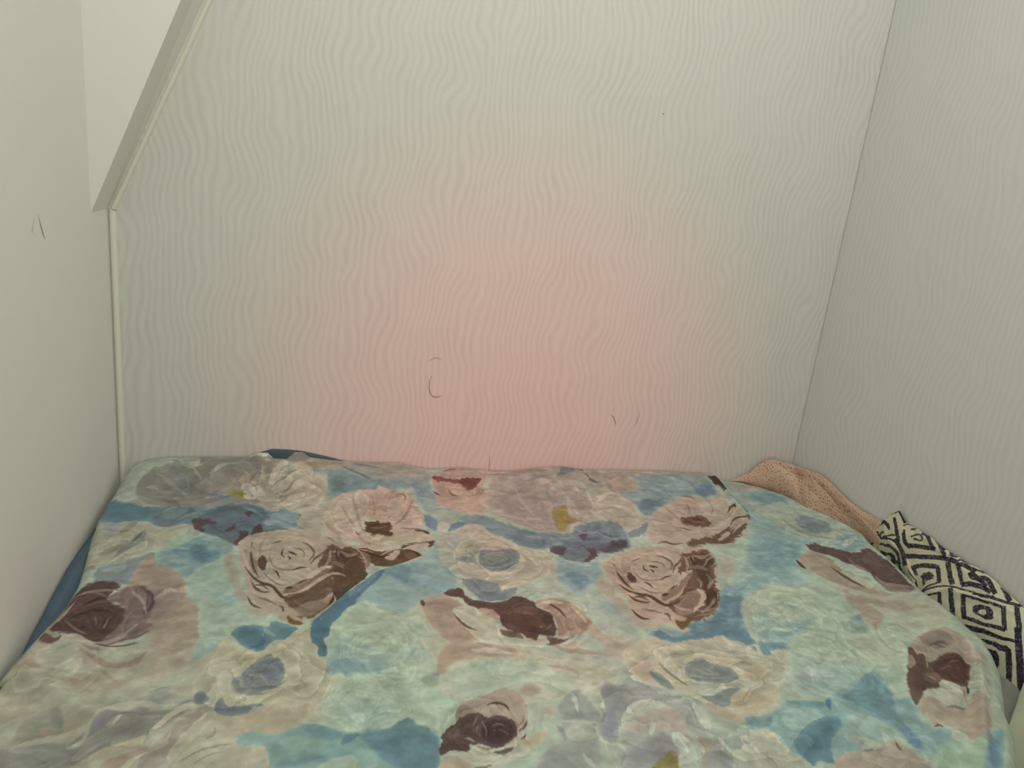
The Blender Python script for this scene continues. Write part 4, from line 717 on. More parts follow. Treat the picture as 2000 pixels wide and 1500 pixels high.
L 8fa8a6 80 4 5 0.67|7855 -5166 7871 -5199 7906 -5257 7946 -5311 7992 -5361 8018 -5383 8026 -5374 8015 -5335 7987 -5264 7945 -5209 7892 -5171 7863 -5156
P adb9a2 100 25 20 0.67|9584 -4506 9967 -4174 10500 -4135 10849 -4311 10907 -4677 10792 -5010 10443 -5239 9955 -5501 9647 -5589 9326 -5587 9189 -5488 9153 -5218 9198 -5005
P 96aca2 90 40 16 0.69|9323 -5141 9673 -4851 9797 -5056 10080 -5144 10453 -5048 10278 -5287 9839 -5549 9401 -5594 9244 -5464
P 8aa39f 80 27 12 0.70|9368 -5267 9681 -5356 10200 -5218 9838 -5490 9495 -5574 9264 -5495
P b0bda4 80 32 13 0.65|9794 -4451 10272 -4269 10660 -4444 10599 -4723 10044 -4815 9712 -4721
L 8ba297 70 8 7 0.66|9771 -4767 9812 -4771 9898 -4775 9997 -4775 10108 -4768 10187 -4790 10238 -4847 10266 -4874 10280 -4861 10269 -4818 10240 -4732 10162 -4690 10042 -4699 9932 -4716 9830 -4739 9779 -4753
L b4c0a8 70 6 9 0.67|9550 -5044 9592 -5075 9682 -5131 9803 -5160 9958 -5158 10144 -5099 10352 -4985 10457 -4924 10463 -4908 10364 -4946 10172 -5027 10010 -5065 9863 -5069 9733 -5061 9621 -5037 9563 -5027
L 8fa59b 60 7 6 0.67|9648 -4850 9614 -4899 9558 -4990 9514 -5056 9465 -5115 9439 -5148 9443 -5154 9474 -5130 9540 -5074 9602 -4990 9643 -4895 9657 -4849
P 98a58a 80 32 13 0.68|10578 -5058 10913 -4852 10968 -4958 10675 -5164
P a7b7a2 100 33 18 0.76|9610 -5643 10055 -5420 10477 -5367 10855 -5493 11296 -5441 10535 -6334 10273 -6408 9911 -6661 9670 -6727 9447 -6679 9201 -6765 9027 -6654 9102 -6331 9364 -6002
P aebba2 90 38 15 0.73|9762 -5657 10271 -5470 10729 -5543 10684 -5861 10286 -6097 9840 -5998 9615 -5867
P 99aea4 80 35 14 0.78|9235 -6246 9549 -6126 9840 -6157 10242 -6251 9982 -6525 9618 -6698 9231 -6723 9086 -6568
P aebab0 80 14 9 0.77|9461 -6169 9676 -6113 9660 -6241 9786 -6280 9823 -6384 9628 -6388 9414 -6315
P a2a69c 70 14 9 0.77|9344 -6308 9503 -6350 9437 -6441 9296 -6401
L 7f958d 60 6 6 0.75|9706 -6069 9707 -6090 9718 -6130 9771 -6128 9842 -6084 9876 -6059 9877 -6051 9846 -6059 9790 -6081 9760 -6083 9734 -6067 9716 -6060
L 8fa59c 60 6 5 0.78|9909 -6322 9940 -6333 10003 -6349 10035 -6387 10042 -6454 10050 -6486 10058 -6481 10067 -6440 10078 -6357 10039 -6311 9957 -6311 9915 -6315
L b4c0ac 70 4 7 0.80|9556 -6532 9571 -6569 9614 -6635 9698 -6657 9813 -6632 9872 -6615 9879 -6604 9834 -6600 9741 -6599 9669 -6579 9605 -6539 9567 -6522
P a1aa96 90 17 10 0.80|9019 -6561 9216 -6744 9413 -6675 9171 -6806 8935 -6734
P b0af96 100 14 14 0.72|7201 -5520 7397 -5485 7608 -5339 7722 -5293 7798 -5413 8000 -5461 8281 -5431 8501 -5452 8730 -5358 8782 -5507 8968 -5524 8958 -5636 9138 -5569 9112 -5734 9124 -5898 9297 -5753 9500 -5745 9364 -6002 9071 -6376 8850 -6542 8770 -6715 8488 -6878 8101 -6957 7918 -6872 7757 -6684 7666 -6408 7452 -6292 7189 -6123 7092 -5870
P a89d86 80 23 13 0.71|7199 -5780 7457 -5756 7482 -6010 7331 -6186 7144 -6070
P b0a28b 80 25 14 0.71|8179 -5697 8450 -5750 8671 -5826 8527 -5943 8296 -5893 8174 -5776
P 8f917b 90 12 9 0.70|7804 -5633 8077 -5606 8206 -5645 8104 -5769 7929 -5751 7790 -5737
P b6b8a2 100 7 7 0.71|7638 -5656 7757 -5655 7776 -5840 7800 -6043 7730 -6182 7626 -6074 7593 -5922
L 7f8370 90 4 5 0.72|7576 -5823 7577 -5865 7583 -5947 7596 -6021 7617 -6087 7652 -6162 7703 -6242 7730 -6280 7737 -6273 7722 -6224 7688 -6129 7658 -6051 7635 -5989 7614 -5923 7594 -5852 7584 -5817
L 6f7a4e 70 4 4 0.74|7656 -6152 7668 -6177 7695 -6222 7720 -6258 7741 -6290 7752 -6305 7757 -6300 7753 -6279 7743 -6237 7719 -6196 7682 -6162 7661 -6148
P 788780 100 10 8 0.73|7376 -5974 7482 -6010 7543 -6138 7570 -6328 7473 -6318 7396 -6193 7367 -6070
L b4b69f 90 4 5 0.74|7483 -5964 7498 -6020 7530 -6128 7572 -6226 7624 -6314 7680 -6385 7739 -6442 7769 -6469 7776 -6462 7754 -6426 7708 -6357 7660 -6278 7610 -6190 7562 -6099 7516 -6004 7491 -5958
P 7b8681 100 10 10 0.73|7898 -5903 8102 -5808 8218 -5833 8304 -5945 8450 -6012 8516 -6119 8498 -6241 8309 -6317 8129 -6321 7934 -6228 7803 -6142
P 858a84 90 10 9 0.73|8036 -5968 8194 -6010 8326 -6099 8206 -6185 8028 -6117
L 9aa296 80 4 3 0.74|7892 -6105 7931 -6131 8010 -6182 8109 -6214 8228 -6225 8330 -6220 8414 -6201 8456 -6190 8458 -6185 8418 -6190 8339 -6202 8242 -6200 8125 -6186 8025 -6159 7939 -6119 7895 -6100
L 9aa296 80 4 3 0.73|8009 -6018 8024 -6037 8059 -6070 8085 -6102 8104 -6136 8115 -6153 8119 -6149 8115 -6127 8104 -6084 8078 -6049 8035 -6024 8012 -6014
L 6b7876 80 4 3 0.75|8321 -6297 8347 -6294 8402 -6282 8449 -6260 8485 -6233 8503 -6220 8503 -6215 8485 -6221 8452 -6236 8409 -6252 8352 -6276 8323 -6291
P 9fae9f 80 17 8 0.75|7756 -6232 7988 -6258 8229 -6332 8047 -6405 7797 -6354
P adb7a6 100 7 7 0.76|7796 -6423 7916 -6390 8092 -6387 8224 -6401 8154 -6463 7964 -6554 7899 -6547
P 7b8783 100 8 8 0.77|7805 -6469 7867 -6543 7964 -6554 8166 -6441 8337 -6449 8384 -6489 8170 -6556 8129 -6684 7946 -6706 7822 -6626
L b7b69e 90 4 5 0.77|8255 -6409 8293 -6420 8370 -6438 8438 -6466 8502 -6508 8580 -6517 8666 -6495 8709 -6483 8713 -6475 8674 -6477 8599 -6484 8535 -6466 8473 -6423 8394 -6400 8305 -6400 8260 -6401
P a69a81 80 24 14 0.75|8602 -6129 8886 -6031 8955 -6216 8802 -6395 8565 -6369
P a79d84 80 23 13 0.79|8247 -6542 8536 -6529 8732 -6665 8540 -6798 8259 -6808 8097 -6680
L b8b49c 90 4 6 0.80|8319 -6820 8349 -6839 8414 -6873 8496 -6875 8589 -6844 8671 -6799 8739 -6745 8771 -6718 8769 -6711 8735 -6732 8669 -6772 8597 -6802 8517 -6826 8442 -6831 8366 -6816 8326 -6811
P b5b69f 80 11 9 0.72|8956 -5608 9121 -5596 9049 -5864 8825 -5947
L 9d9a84 60 5 5 0.77|8765 -6395 8793 -6408 8857 -6425 8938 -6407 9024 -6358 9067 -6331 9068 -6323 9028 -6336 8951 -6366 8882 -6379 8810 -6382 8771 -6387
P a39c86 80 22 12 0.80|7809 -6712 8061 -6741 8136 -6899 8089 -6976 7927 -6915
P 949b92 90 16 12 0.77|6963 -6098 7179 -6146 7399 -6332 7623 -6493 7642 -6713 7619 -6939 7549 -7185 7360 -7006 7352 -6636 7233 -6471 7055 -6428 6821 -6445
P a19a8e 90 18 9 0.80|7167 -6615 7372 -6596 7416 -6770 7398 -6932 7392 -7127 7267 -7187 7182 -6984 7070 -6891
P aab5a3 100 6 6 0.80|7654 -6563 7704 -6721 7733 -6850 7687 -7007 7608 -7077 7599 -6916 7590 -6749
L a9b4a4 80 4 4 0.79|7499 -6635 7511 -6651 7534 -6680 7541 -6728 7536 -6798 7532 -6857 7527 -6905 7526 -6928 7531 -6927 7540 -6901 7555 -6849 7567 -6785 7572 -6710 7556 -6660 7522 -6638 7504 -6629
P aab5a3 100 6 6 0.79|6941 -6935 7076 -6812 7023 -6925 6920 -7048
P 8f9490 100 17 11 0.83|6723 -7118 6951 -7014 7182 -6984 7152 -7172 7123 -7352 6953 -7573 6388 -7496 6496 -7234
P adb8a7 100 6 6 0.83|7181 -7004 7291 -7017 7315 -7155 7337 -7289 7285 -7445 7246 -7404 7174 -7250 7106 -7204
P 9a9687 90 14 9 0.85|7479 -7021 7578 -7189 7687 -7164 7665 -7313 7392 -7632 7254 -7614 7349 -7382
P adae9c 100 6 6 0.84|7382 -7145 7442 -7209 7434 -7338 7367 -7348 7350 -7235
P adb8a5 100 6 6 0.86|7072 -7363 7196 -7326 7257 -7441 7249 -7596 7070 -7572 7028 -7481
P 87834e 100 11 11 0.85|6690 -7521 6839 -7386 6954 -7330 7052 -7252 7089 -7330 7012 -7513 6953 -7573
P a69c4a 60 11 11 0.86|6780 -7482 6918 -7466 6953 -7573 6750 -7545
P 8f9590 90 14 9 0.86|7491 -7290 7665 -7313 7701 -7464 7540 -7635 7318 -7605
L acb4a2 90 3 5 0.85|7618 -7310 7621 -7332 7634 -7369 7653 -7397 7675 -7420 7688 -7429 7696 -7424 7696 -7404 7690 -7368 7673 -7337 7643 -7313 7625 -7304
P 94a192 90 15 9 0.84|7727 -7150 7939 -7118 7971 -7277 7849 -7374 7694 -7317
P b1b39c 100 7 9 0.86|7958 -7140 8090 -7137 8301 -7063 8401 -7116 8408 -7255 8396 -7369 8438 -7450 8503 -7588 8474 -7761 7932 -7688 7894 -7453 7710 -7501 7703 -7355 7899 -7343
L 96998a 80 4 4 0.85|7963 -7182 7966 -7212 7977 -7267 8005 -7304 8045 -7323 8066 -7330 8071 -7325 8058 -7309 8031 -7280 8007 -7244 7984 -7199 7969 -7178
P a4a894 80 11 7 0.88|7789 -7421 7936 -7385 7939 -7531 7922 -7704 7614 -7662
L 8f9280 70 3 3 0.88|8070 -7423 8083 -7461 8112 -7532 8120 -7601 8105 -7675 8100 -7712 8104 -7711 8118 -7672 8143 -7592 8137 -7516 8097 -7451 8074 -7420
L a8ac9a 70 4 5 0.80|7742 -6708 7755 -6754 7785 -6839 7818 -6925 7855 -7013 7876 -7054 7885 -7048 7879 -6996 7861 -6893 7827 -6806 7778 -6734 7750 -6701
P 9faa9a 80 18 9 0.81|7785 -6815 7980 -6880 8067 -7014 7988 -7144 7818 -7103 7761 -6976
P 85a29c 100 19 13 0.83|8140 -6920 8305 -6898 8629 -6873 8836 -6722 9071 -6794 9334 -6780 9499 -6708 9653 -6748 9911 -6661 10309 -6412 10535 -6334 9499 -7549 9196 -7586 8897 -7584 8568 -7632 8438 -7450 8444 -7299 8419 -7138 8314 -7044 8124 -7081
P 7c9798 90 19 9 0.82|8183 -6904 8381 -6886 8590 -6932 8413 -7097 8264 -7017 8136 -7063
P 6d8c8a 90 10 8 0.81|8820 -6720 8983 -6717 9334 -6780 9243 -6903 9060 -6859 8907 -6775
P 526f8c 90 13 7 0.82|9334 -6780 9466 -6727 9342 -6914 9292 -6908
L 9ab0a8 90 4 5 0.82|9478 -6731 9468 -6757 9451 -6805 9435 -6859 9423 -6919 9421 -6948 9430 -6945 9450 -6910 9482 -6842 9494 -6787 9492 -6746 9487 -6727
P 93ab9e 80 24 13 0.83|8635 -6917 8995 -6851 9216 -6986 8941 -7121 8698 -7173 8594 -7078
P 64858d 100 12 9 0.87|8474 -7398 8704 -7213 8936 -7079 9201 -7006 9346 -7002 9336 -7107 9141 -7268 8980 -7367 8889 -7509 8833 -7667 8757 -7639 8663 -7590 8544 -7665 8533 -7592
P 5b7c86 80 19 9 0.86|8663 -7365 8917 -7200 9163 -7148 8992 -7329 8798 -7497
L 4f6a72 80 4 2 0.85|8511 -7347 8562 -7311 8666 -7237 8771 -7172 8880 -7115 8989 -7071 9098 -7039 9153 -7023 9154 -7020 9100 -7033 8992 -7059 8881 -7102 8770 -7161 8663 -7229 8560 -7307 8510 -7345
P 97ab9c 80 24 13 0.86|9414 -7053 9741 -7006 9744 -7220 9493 -7392 9216 -7436 9190 -7294
P 6f8f94 80 21 14 0.83|9636 -6770 9980 -6716 10300 -6609 9942 -7029 9642 -6994
P 8ca5a0 80 18 9 0.89|9026 -7373 9241 -7360 9314 -7525 9091 -7591 8880 -7564
P a99b88 100 9 9 0.91|8882 -7582 9027 -7545 9091 -7591 9344 -7529 9514 -7532 9218 -7880 8721 -7812
L 6f5e52 80 4 2 0.90|9230 -7545 9245 -7547 9277 -7550 9307 -7553 9337 -7559 9353 -7561 9355 -7558 9344 -7552 9319 -7540 9287 -7536 9251 -7539 9232 -7542
P a4b39d 100 27 16 0.75|10957 -4610 11293 -4778 11252 -5115 11418 -5757 11083 -6179 10781 -6513 10616 -6741 10251 -6932 10458 -6377 10204 -6299 10639 -5382
P b0b89f 90 35 16 0.75|10507 -5552 11239 -5559 11322 -5865 11044 -6175 10538 -6282 10483 -5953
P 7f9794 90 31 17 0.71|10901 -5215 11252 -5115 11048 -5418 10774 -5486
P 7c89a0 80 29 13 0.70|11009 -5192 11205 -5144 11099 -5329 10951 -5347
P 7f8d7a 90 28 12 0.72|10716 -5450 11096 -5360 11035 -5540 10746 -5574
P a4957f 100 17 17 0.70|11348 -4782 11758 -4672 12062 -4767 12276 -4961 12531 -5052 12381 -5210 12001 -5212 11779 -5092 11490 -5266 11157 -5552 11130 -5426 11103 -5297 11225 -4979
P 958370 70 22 13 0.69|11747 -4743 12033 -4801 12201 -4990 11950 -5004 11713 -4951
L 76604e 80 5 6 0.68|11934 -4833 11956 -4836 12011 -4831 12063 -4810 12100 -4787 12117 -4775 12120 -4768 12106 -4771 12080 -4779 12040 -4787 11976 -4808 11939 -4824
P acb79e 100 30 17 0.73|11595 -5144 11910 -5103 12160 -5192 12574 -5159 12615 -5364 12524 -5551 12154 -5643 11663 -5780 11362 -5869 11297 -5745 11337 -5444
P aeb79f 80 32 18 0.69|12366 -4645 12756 -4599 12669 -4958 12472 -4906
P 86a19d 100 24 13 0.86|9497 -6661 9876 -6562 10387 -6318 10472 -6455 10408 -6621 10325 -6849 10519 -6848 10456 -7001 10377 -7169 10368 -7338 10534 -7359 10697 -7421 10632 -7596 10378 -7740 10062 -7699 9906 -7640 9939 -7368 9875 -7236 9610 -7033 9472 -6886
P 6c8a8e 90 20 13 0.85|9551 -6737 9911 -6614 10349 -6340 10343 -6466 10367 -6713 10180 -7013 10105 -7264 10099 -7509 10031 -7657 9922 -7585 9973 -7289 9908 -7112 9740 -6872
P 9bb0a0 80 29 13 0.87|9542 -6982 9775 -7053 9908 -7240 9907 -7404 9716 -7460 9523 -7356 9452 -7184
P 657f98 60 23 10 0.90|10089 -7241 10134 -7392 10080 -7605 9937 -7606 9988 -7394
P 96ac8e 80 25 13 0.94|10389 -7546 10566 -7588 10894 -7630 10793 -7794 10377 -8018 9859 -7948 10189 -7677
P a59582 100 16 12 0.79|11714 -5725 11944 -5624 12216 -5555 12395 -5634 12408 -5851 12291 -6076 12100 -6283 11830 -6524 11584 -6702 11448 -6835 11228 -6810 10734 -6826 10818 -6517 11266 -5975
P 8c7a6b 90 16 12 0.76|11854 -5647 12112 -5639 12212 -5772 12132 -5944 11865 -6034 11674 -5957 11612 -5835
L 6d5d63 90 6 8 0.77|11676 -5934 11709 -5930 11776 -5919 11832 -5920 11882 -5931 11915 -5951 11928 -5986 11937 -6002 11951 -5994 11958 -5968 11968 -5914 11944 -5877 11886 -5863 11810 -5874 11724 -5906 11682 -5924
L 6d5d63 80 6 6 0.77|11806 -5887 11802 -5916 11803 -5969 11823 -6002 11855 -6018 11873 -6024 11883 -6017 11880 -5999 11869 -5968 11855 -5933 11832 -5895 11816 -5880
P 9d8d7a 80 16 10 0.77|12253 -5683 12324 -5843 12177 -6122 12084 -6170 12132 -5944
P 62493f 100 11 13 0.80|11256 -5974 11365 -5985 11264 -6142 11369 -6098 11428 -6104 11280 -6307 11596 -6176 11789 -6112 11923 -6153 11955 -6296 11854 -6500 11584 -6702 11427 -6734 11345 -6650 11219 -6611 11050 -6766 11083 -6793 10752 -6828 10723 -6753 10635 -6719 10781 -6513 10926 -6375 11076 -6232
P 543a33 90 12 12 0.81|11376 -6317 11700 -6159 11898 -6179 11919 -6374 11677 -6611 11472 -6689 11353 -6601 11210 -6535
P 8f7b6b 90 10 10 0.79|11083 -6179 11160 -6187 11083 -6339 10939 -6428 10969 -6327
P 7d685b 80 9 9 0.82|11003 -6537 11277 -6465 11300 -6570 11040 -6691 10895 -6675
L a18b72 90 5 5 0.79|11382 -6184 11358 -6211 11318 -6263 11276 -6315 11227 -6374 11206 -6405 11212 -6406 11246 -6376 11311 -6315 11358 -6256 11382 -6205 11391 -6181
L a18b72 80 4 4 0.82|11055 -6546 11066 -6561 11094 -6583 11115 -6601 11129 -6621 11138 -6630 11145 -6626 11148 -6609 11150 -6577 11130 -6553 11086 -6543 11061 -6541
L 8a6b60 80 5 3 0.80|11631 -6319 11656 -6311 11704 -6295 11744 -6295 11785 -6307 11810 -6311 11815 -6306 11803 -6292 11771 -6269 11720 -6273 11661 -6300 11633 -6315
L 8a6b60 70 5 3 0.80|11398 -6427 11448 -6411 11548 -6374 11611 -6360 11641 -6371 11659 -6376 11664 -6371 11655 -6360 11631 -6338 11562 -6350 11453 -6398 11399 -6423
L 715448 80 5 3 0.79|11547 -6228 11595 -6223 11694 -6211 11777 -6212 11848 -6229 11885 -6235 11889 -6232 11860 -6218 11797 -6193 11710 -6191 11603 -6212 11549 -6224
P 6b544c 100 9 11 0.84|10637 -6695 10779 -6735 10752 -6828 10658 -6887 10490 -7005 10531 -6919
P a99985 100 11 11 0.86|10619 -6929 10841 -6838 11026 -6811 11235 -6762 11249 -6665 11404 -6756 11602 -6704 11422 -6880 11183 -7132 11049 -7337 10768 -7388 10552 -7340 10470 -7309 10477 -7203 10570 -7104 10411 -7173
P b4b59f 100 11 11 0.85|10772 -6806 10995 -6759 11214 -6784 11338 -6822 11316 -6963 11192 -7065 11007 -7111 10908 -7054 10852 -6910 10673 -6912
P adb09a 80 11 9 0.84|11160 -6630 11360 -6677 11493 -6791 11338 -6822 11089 -6746
L 78706a 90 5 5 0.87|10867 -7077 10890 -7079 10936 -7082 10973 -7094 11011 -7115 11068 -7117 11135 -7099 11169 -7089 11174 -7081 11148 -7081 11097 -7084 11057 -7074 11020 -7053 10966 -7049 10904 -7061 10873 -7069
L 5b4539 90 4 4 0.89|10451 -7330 10465 -7331 10494 -7330 10516 -7336 10541 -7349 10557 -7354 10563 -7349 10559 -7336 10545 -7312 10513 -7307 10473 -7318 10454 -7325
L 3c2c26 90 4 7 0.85|11579 -6703 11552 -6727 11509 -6772 11471 -6809 11425 -6852 11401 -6876 11406 -6880 11438 -6862 11502 -6820 11554 -6769 11581 -6722 11589 -6701
L 5e4c3d 80 5 4 0.83|11876 -6477 11845 -6507 11790 -6567 11747 -6610 11706 -6644 11685 -6662 11688 -6664 11712 -6648 11761 -6615 11814 -6566 11861 -6506 11881 -6476
P a99985 100 14 10 0.90|11316 -6963 11752 -6820 11553 -7084 11249 -7404 10913 -7612 10682 -7583 10588 -7530 10597 -7408 10768 -7388 10976 -7371
P adb39c 100 16 10 0.92|10649 -7394 10760 -7470 10715 -7587 10566 -7588 10504 -7540
P a9ad96 100 19 11 0.83|12553 -5521 12681 -5629 12661 -5875 12462 -6151 12261 -6463 11912 -6788 11670 -7051 11635 -7231 11455 -7430 11256 -7469 11283 -7300 11461 -6980 11715 -6615 12100 -6283 12394 -5910
P a39883 80 24 12 0.81|12366 -6025 12366 -6198 12092 -6499 11829 -6627 11948 -6430
P a79a85 80 24 10 0.89|11396 -6925 11614 -6950 11268 -7276 10960 -7495 10831 -7437
P 8d9f9a 80 29 12 0.78|12477 -5918 12554 -5955 12380 -6142 12298 -6134
P 7f9d9c 100 16 10 0.95|11095 -7512 11400 -7444 11046 -7749 10668 -8076 10391 -8038 10765 -7752
P 6b87a0 80 23 10 0.96|10962 -7618 11078 -7633 10706 -8008 10582 -7992 10745 -7788
P 8c8f86 70 17 10 0.93|10814 -7600 11061 -7508 11012 -7625 10834 -7722
P a39f92 80 13 9 0.89|9207 -7316 9365 -7336 9430 -7384 9559 -7480 9716 -7460 9516 -7571 9314 -7525 9291 -7406
P a99b88 100 12 9 0.92|8897 -7584 9221 -7514 9483 -7528 9731 -7442 9811 -7432 9843 -7555 9874 -7674 9904 -7901 9844 -7964 8721 -7812
L 75624f 80 4 4 0.90|9229 -7546 9261 -7549 9326 -7554 9392 -7555 9462 -7554 9498 -7552 9501 -7547 9471 -7541 9409 -7533 9342 -7531 9269 -7537 9232 -7541
L 6e5b4c 80 4 6 0.91|9775 -7469 9760 -7490 9736 -7531 9729 -7566 9738 -7592 9745 -7603 9753 -7599 9760 -7581 9768 -7549 9776 -7518 9782 -7484 9783 -7467
P b1b199 90 9 8 0.89|9349 -7334 9493 -7392 9590 -7484 9483 -7528 9371 -7456
P a09787 100 29 18 0.62|6938 94 8269 118 9176 -25 10940 -8 11246 -170 10482 -419 9459 -678 9300 -925 8859 -1024 8597 -971 8471 -682 7791 -503 6821 -414
P a2948a 90 26 21 0.49|6778 -362 7778 -548 8315 -636 8485 -1124 8135 -1929 7492 -2317 7021 -2248 6630 -1880 6508 -1561
P 9b9189 80 41 20 0.48|6726 -839 7202 -855 7470 -1587 7181 -2205 6848 -1990 6484 -1875
P a59a90 80 27 16 0.55|7336 -955 8060 -546 8243 -682 8192 -1172 7833 -1272 7379 -1369
L b5aa9b 90 6 15 0.61|7325 -823 7369 -795 7450 -734 7529 -684 7617 -630 7689 -584 7747 -558 7779 -542 7789 -509 7765 -493 7711 -468 7627 -479 7521 -531 7426 -621 7351 -738 7317 -799
L b0a697 90 6 12 0.49|7116 -1058 7107 -1126 7099 -1250 7109 -1357 7138 -1444 7158 -1481 7176 -1462 7188 -1391 7198 -1264 7187 -1158 7156 -1075 7133 -1040
L b0a697 80 6 8 0.62|7920 -532 7942 -555 7951 -539 7930 -516
L b1a797 90 6 10 0.58|8194 -640 8175 -706 8150 -830 8140 -933 8136 -1024 8138 -1071 8152 -1065 8174 -1010 8208 -903 8226 -791 8220 -682 8209 -632
P b1a593 90 11 11 0.49|7915 -1015 8012 -1222 7934 -1762 7846 -1867 7735 -1810 7790 -1487
P 978559 100 20 15 0.49|7444 -1587 7588 -1374 7816 -1325 7735 -1810 7864 -1814 7666 -2018 7443 -2315 7352 -2211 7397 -1905
P 9f8e4a 80 15 13 0.49|7581 -1482 7772 -1378 7684 -1808 7450 -2215 7448 -1907
P aaa69b 100 12 12 0.50|7649 -2070 7827 -1919 7937 -1975 7861 -2331 7703 -2424 7524 -2367
P b0a995 100 16 22 0.49|8372 -1282 8615 -921 8935 -824 9150 -1079 9158 -1464 9042 -1795 9111 -2068 8763 -2317 8528 -2256 8405 -2044 8226 -1825 8148 -1605
P aba892 90 16 16 0.50|8627 -1618 8950 -1626 8979 -2064 8844 -2371 8639 -2363 8539 -2101
L 948b7b 80 6 6 0.53|8263 -1286 8335 -1245 8481 -1155 8631 -1081 8793 -1017 8877 -979 8881 -966 8804 -978 8646 -1014 8490 -1092 8339 -1210 8264 -1274
L 948b7b 70 6 5 0.49|8252 -1615 8330 -1589 8489 -1526 8631 -1502 8761 -1517 8830 -1519 8836 -1505 8780 -1476 8660 -1429 8510 -1454 8339 -1549 8255 -1601
L 948b7b 70 6 5 0.50|8590 -1843 8650 -1861 8776 -1880 8885 -1877 8971 -1865 9016 -1856 9022 -1842 8986 -1831 8912 -1814 8808 -1804 8669 -1815 8596 -1829
L bab29d 80 6 9 0.50|8220 -1837 8252 -1885 8325 -1968 8440 -1990 8593 -1941 8673 -1905 8682 -1881 8619 -1867 8489 -1863 8379 -1851 8284 -1821 8232 -1813
L bab29d 80 6 8 0.51|8910 -1034 8940 -1092 9006 -1193 9059 -1298 9099 -1416 9124 -1471 9138 -1455 9138 -1370 9127 -1210 9070 -1096 8974 -1036 8921 -1015
P a49b90 80 22 16 0.52|8373 -969 8597 -971 8372 -1282 8187 -1497
P 7b8d92 100 24 19 0.52|6484 -1875 6781 -2239 7248 -2307 7508 -2416 7995 -2030 8394 -1937 8570 -2155 8516 -2654 8398 -2933 8181 -3103 8027 -3005 7774 -3037 7541 -2890 7062 -2910 6742 -2894 6278 -2736
P 667781 90 23 14 0.51|6400 -2224 6685 -2235 7074 -2398 6997 -2817 6606 -2887 6414 -2559
P 6e7a84 90 25 20 0.51|7657 -2121 8238 -1932 8135 -2342 7905 -2815 7748 -2714 7573 -2516
P 64707a 90 19 19 0.54|7018 -2863 7541 -2610 7923 -2770 8461 -2603 8437 -2841 8246 -3062 7928 -3134 7781 -3082 7717 -3254 7474 -3473 7228 -3395 7072 -3175
P 7c878f 90 25 15 0.51|8250 -2039 8518 -2153 8457 -2554 8258 -2546 8185 -2344
P 54484c 90 14 23 0.53|7007 -2863 7173 -2780 7369 -2835 7204 -3051 7040 -3130 7012 -2997
P 5e4b50 80 12 19 0.51|7703 -2424 7843 -2380 7733 -2619 7661 -2616
P 584848 90 14 23 0.54|7619 -2939 7824 -2904 7733 -3211 7482 -3452 7407 -3406 7633 -3162
P 574c50 80 14 24 0.53|7814 -2994 8049 -2822 8134 -2732 8417 -2650 8413 -2840 8169 -3013 7945 -3091
L 5e5055 80 6 5 0.53|7479 -2935 7519 -2898 7593 -2822 7620 -2843 7625 -2970 7631 -3032 7637 -3027 7644 -2955 7650 -2807 7599 -2779 7516 -2879 7478 -2928
P 7a8790 100 10 10 0.52|8593 -2411 8888 -2270 9008 -2118 9114 -2122 8902 -2474 8696 -2589 8521 -2582
P 8aa3a5 100 26 17 0.56|7018 -3128 7214 -3436 7467 -3493 7740 -3255 7911 -3178 7646 -3504 7485 -4047 7221 -4176 7040 -4447 6901 -4116 6816 -3848 6955 -3543
P 6c8b96 90 30 17 0.58|6979 -3743 7177 -3677 7326 -3883 7328 -3998 7125 -4206 6987 -4049
P a3b5a3 100 28 20 0.63|7179 -4173 7498 -3895 7556 -4201 7664 -4669 7740 -4974 7961 -5121 7657 -5340 7090 -5287 6990 -5034 7072 -4587
P 95aaa0 70 40 16 0.62|7177 -4527 7405 -4476 7502 -4757 7253 -4867
P 8aa3a2 90 34 19 0.55|8323 -3111 8698 -3040 9233 -2975 8858 -3230 8343 -3289 7970 -3268
P 869c9b 100 30 24 0.55|9559 -282 10625 -120 11210 -238 11255 -750 11036 -1037 10368 -1038 9940 -1310 9606 -1530 9234 -1856 9168 -1632 9201 -1297 8974 -873 9459 -678
P 74898f 90 36 18 0.58|9537 -776 10019 -627 10314 -776 10096 -982 9754 -1086 9590 -927
P 708690 90 28 17 0.50|9304 -1189 9704 -1195 9911 -1310 9580 -1586 9207 -1855 9141 -1631
P 697f96 80 44 19 0.57|10738 -661 11184 -530 11224 -921 10913 -1037 10665 -928
P 9aa89a 80 34 20 0.58|10593 -187 11214 -109 11179 -418 10716 -454
P a79b88 90 24 18 0.61|9115 -343 9577 -385 9557 -727 9242 -925 8993 -824 8966 -586
P 9b978a 90 18 18 0.62|8439 -254 8783 -446 8907 -586 8659 -634 8533 -496
P 6e7482 90 18 18 0.56|8067 39 8395 52 8339 -203 8074 -312 7832 -457 8047 -210
P 5a5b5e 80 12 17 0.62|8536 -401 8749 -540 8808 -540 8617 -588
L 4d4535 90 7 11 0.47|8416 76 8426 36 8452 -23 8481 -68 8517 -107 8540 -120 8552 -101 8553 -52 8546 42 8513 99 8459 107 8428 101
L 5b5b58 80 7 6 0.61|8532 -145 8530 -223 8539 -359 8572 -443 8621 -482 8646 -499 8652 -490 8635 -460 8600 -405 8574 -322 8552 -200 8539 -137
L b1a494 90 6 11 0.53|7107 -247 7198 -253 7383 -245 7581 -210 7804 -118 7923 -53 7931 -18 7827 -22 7612 -57 7409 -103 7211 -176 7111 -220
L 8b7a72 80 6 6 0.52|7155 -163 7238 -166 7408 -160 7577 -157 7752 -138 7843 -121 7848 -106 7765 -93 7597 -80 7425 -84 7247 -123 7157 -148
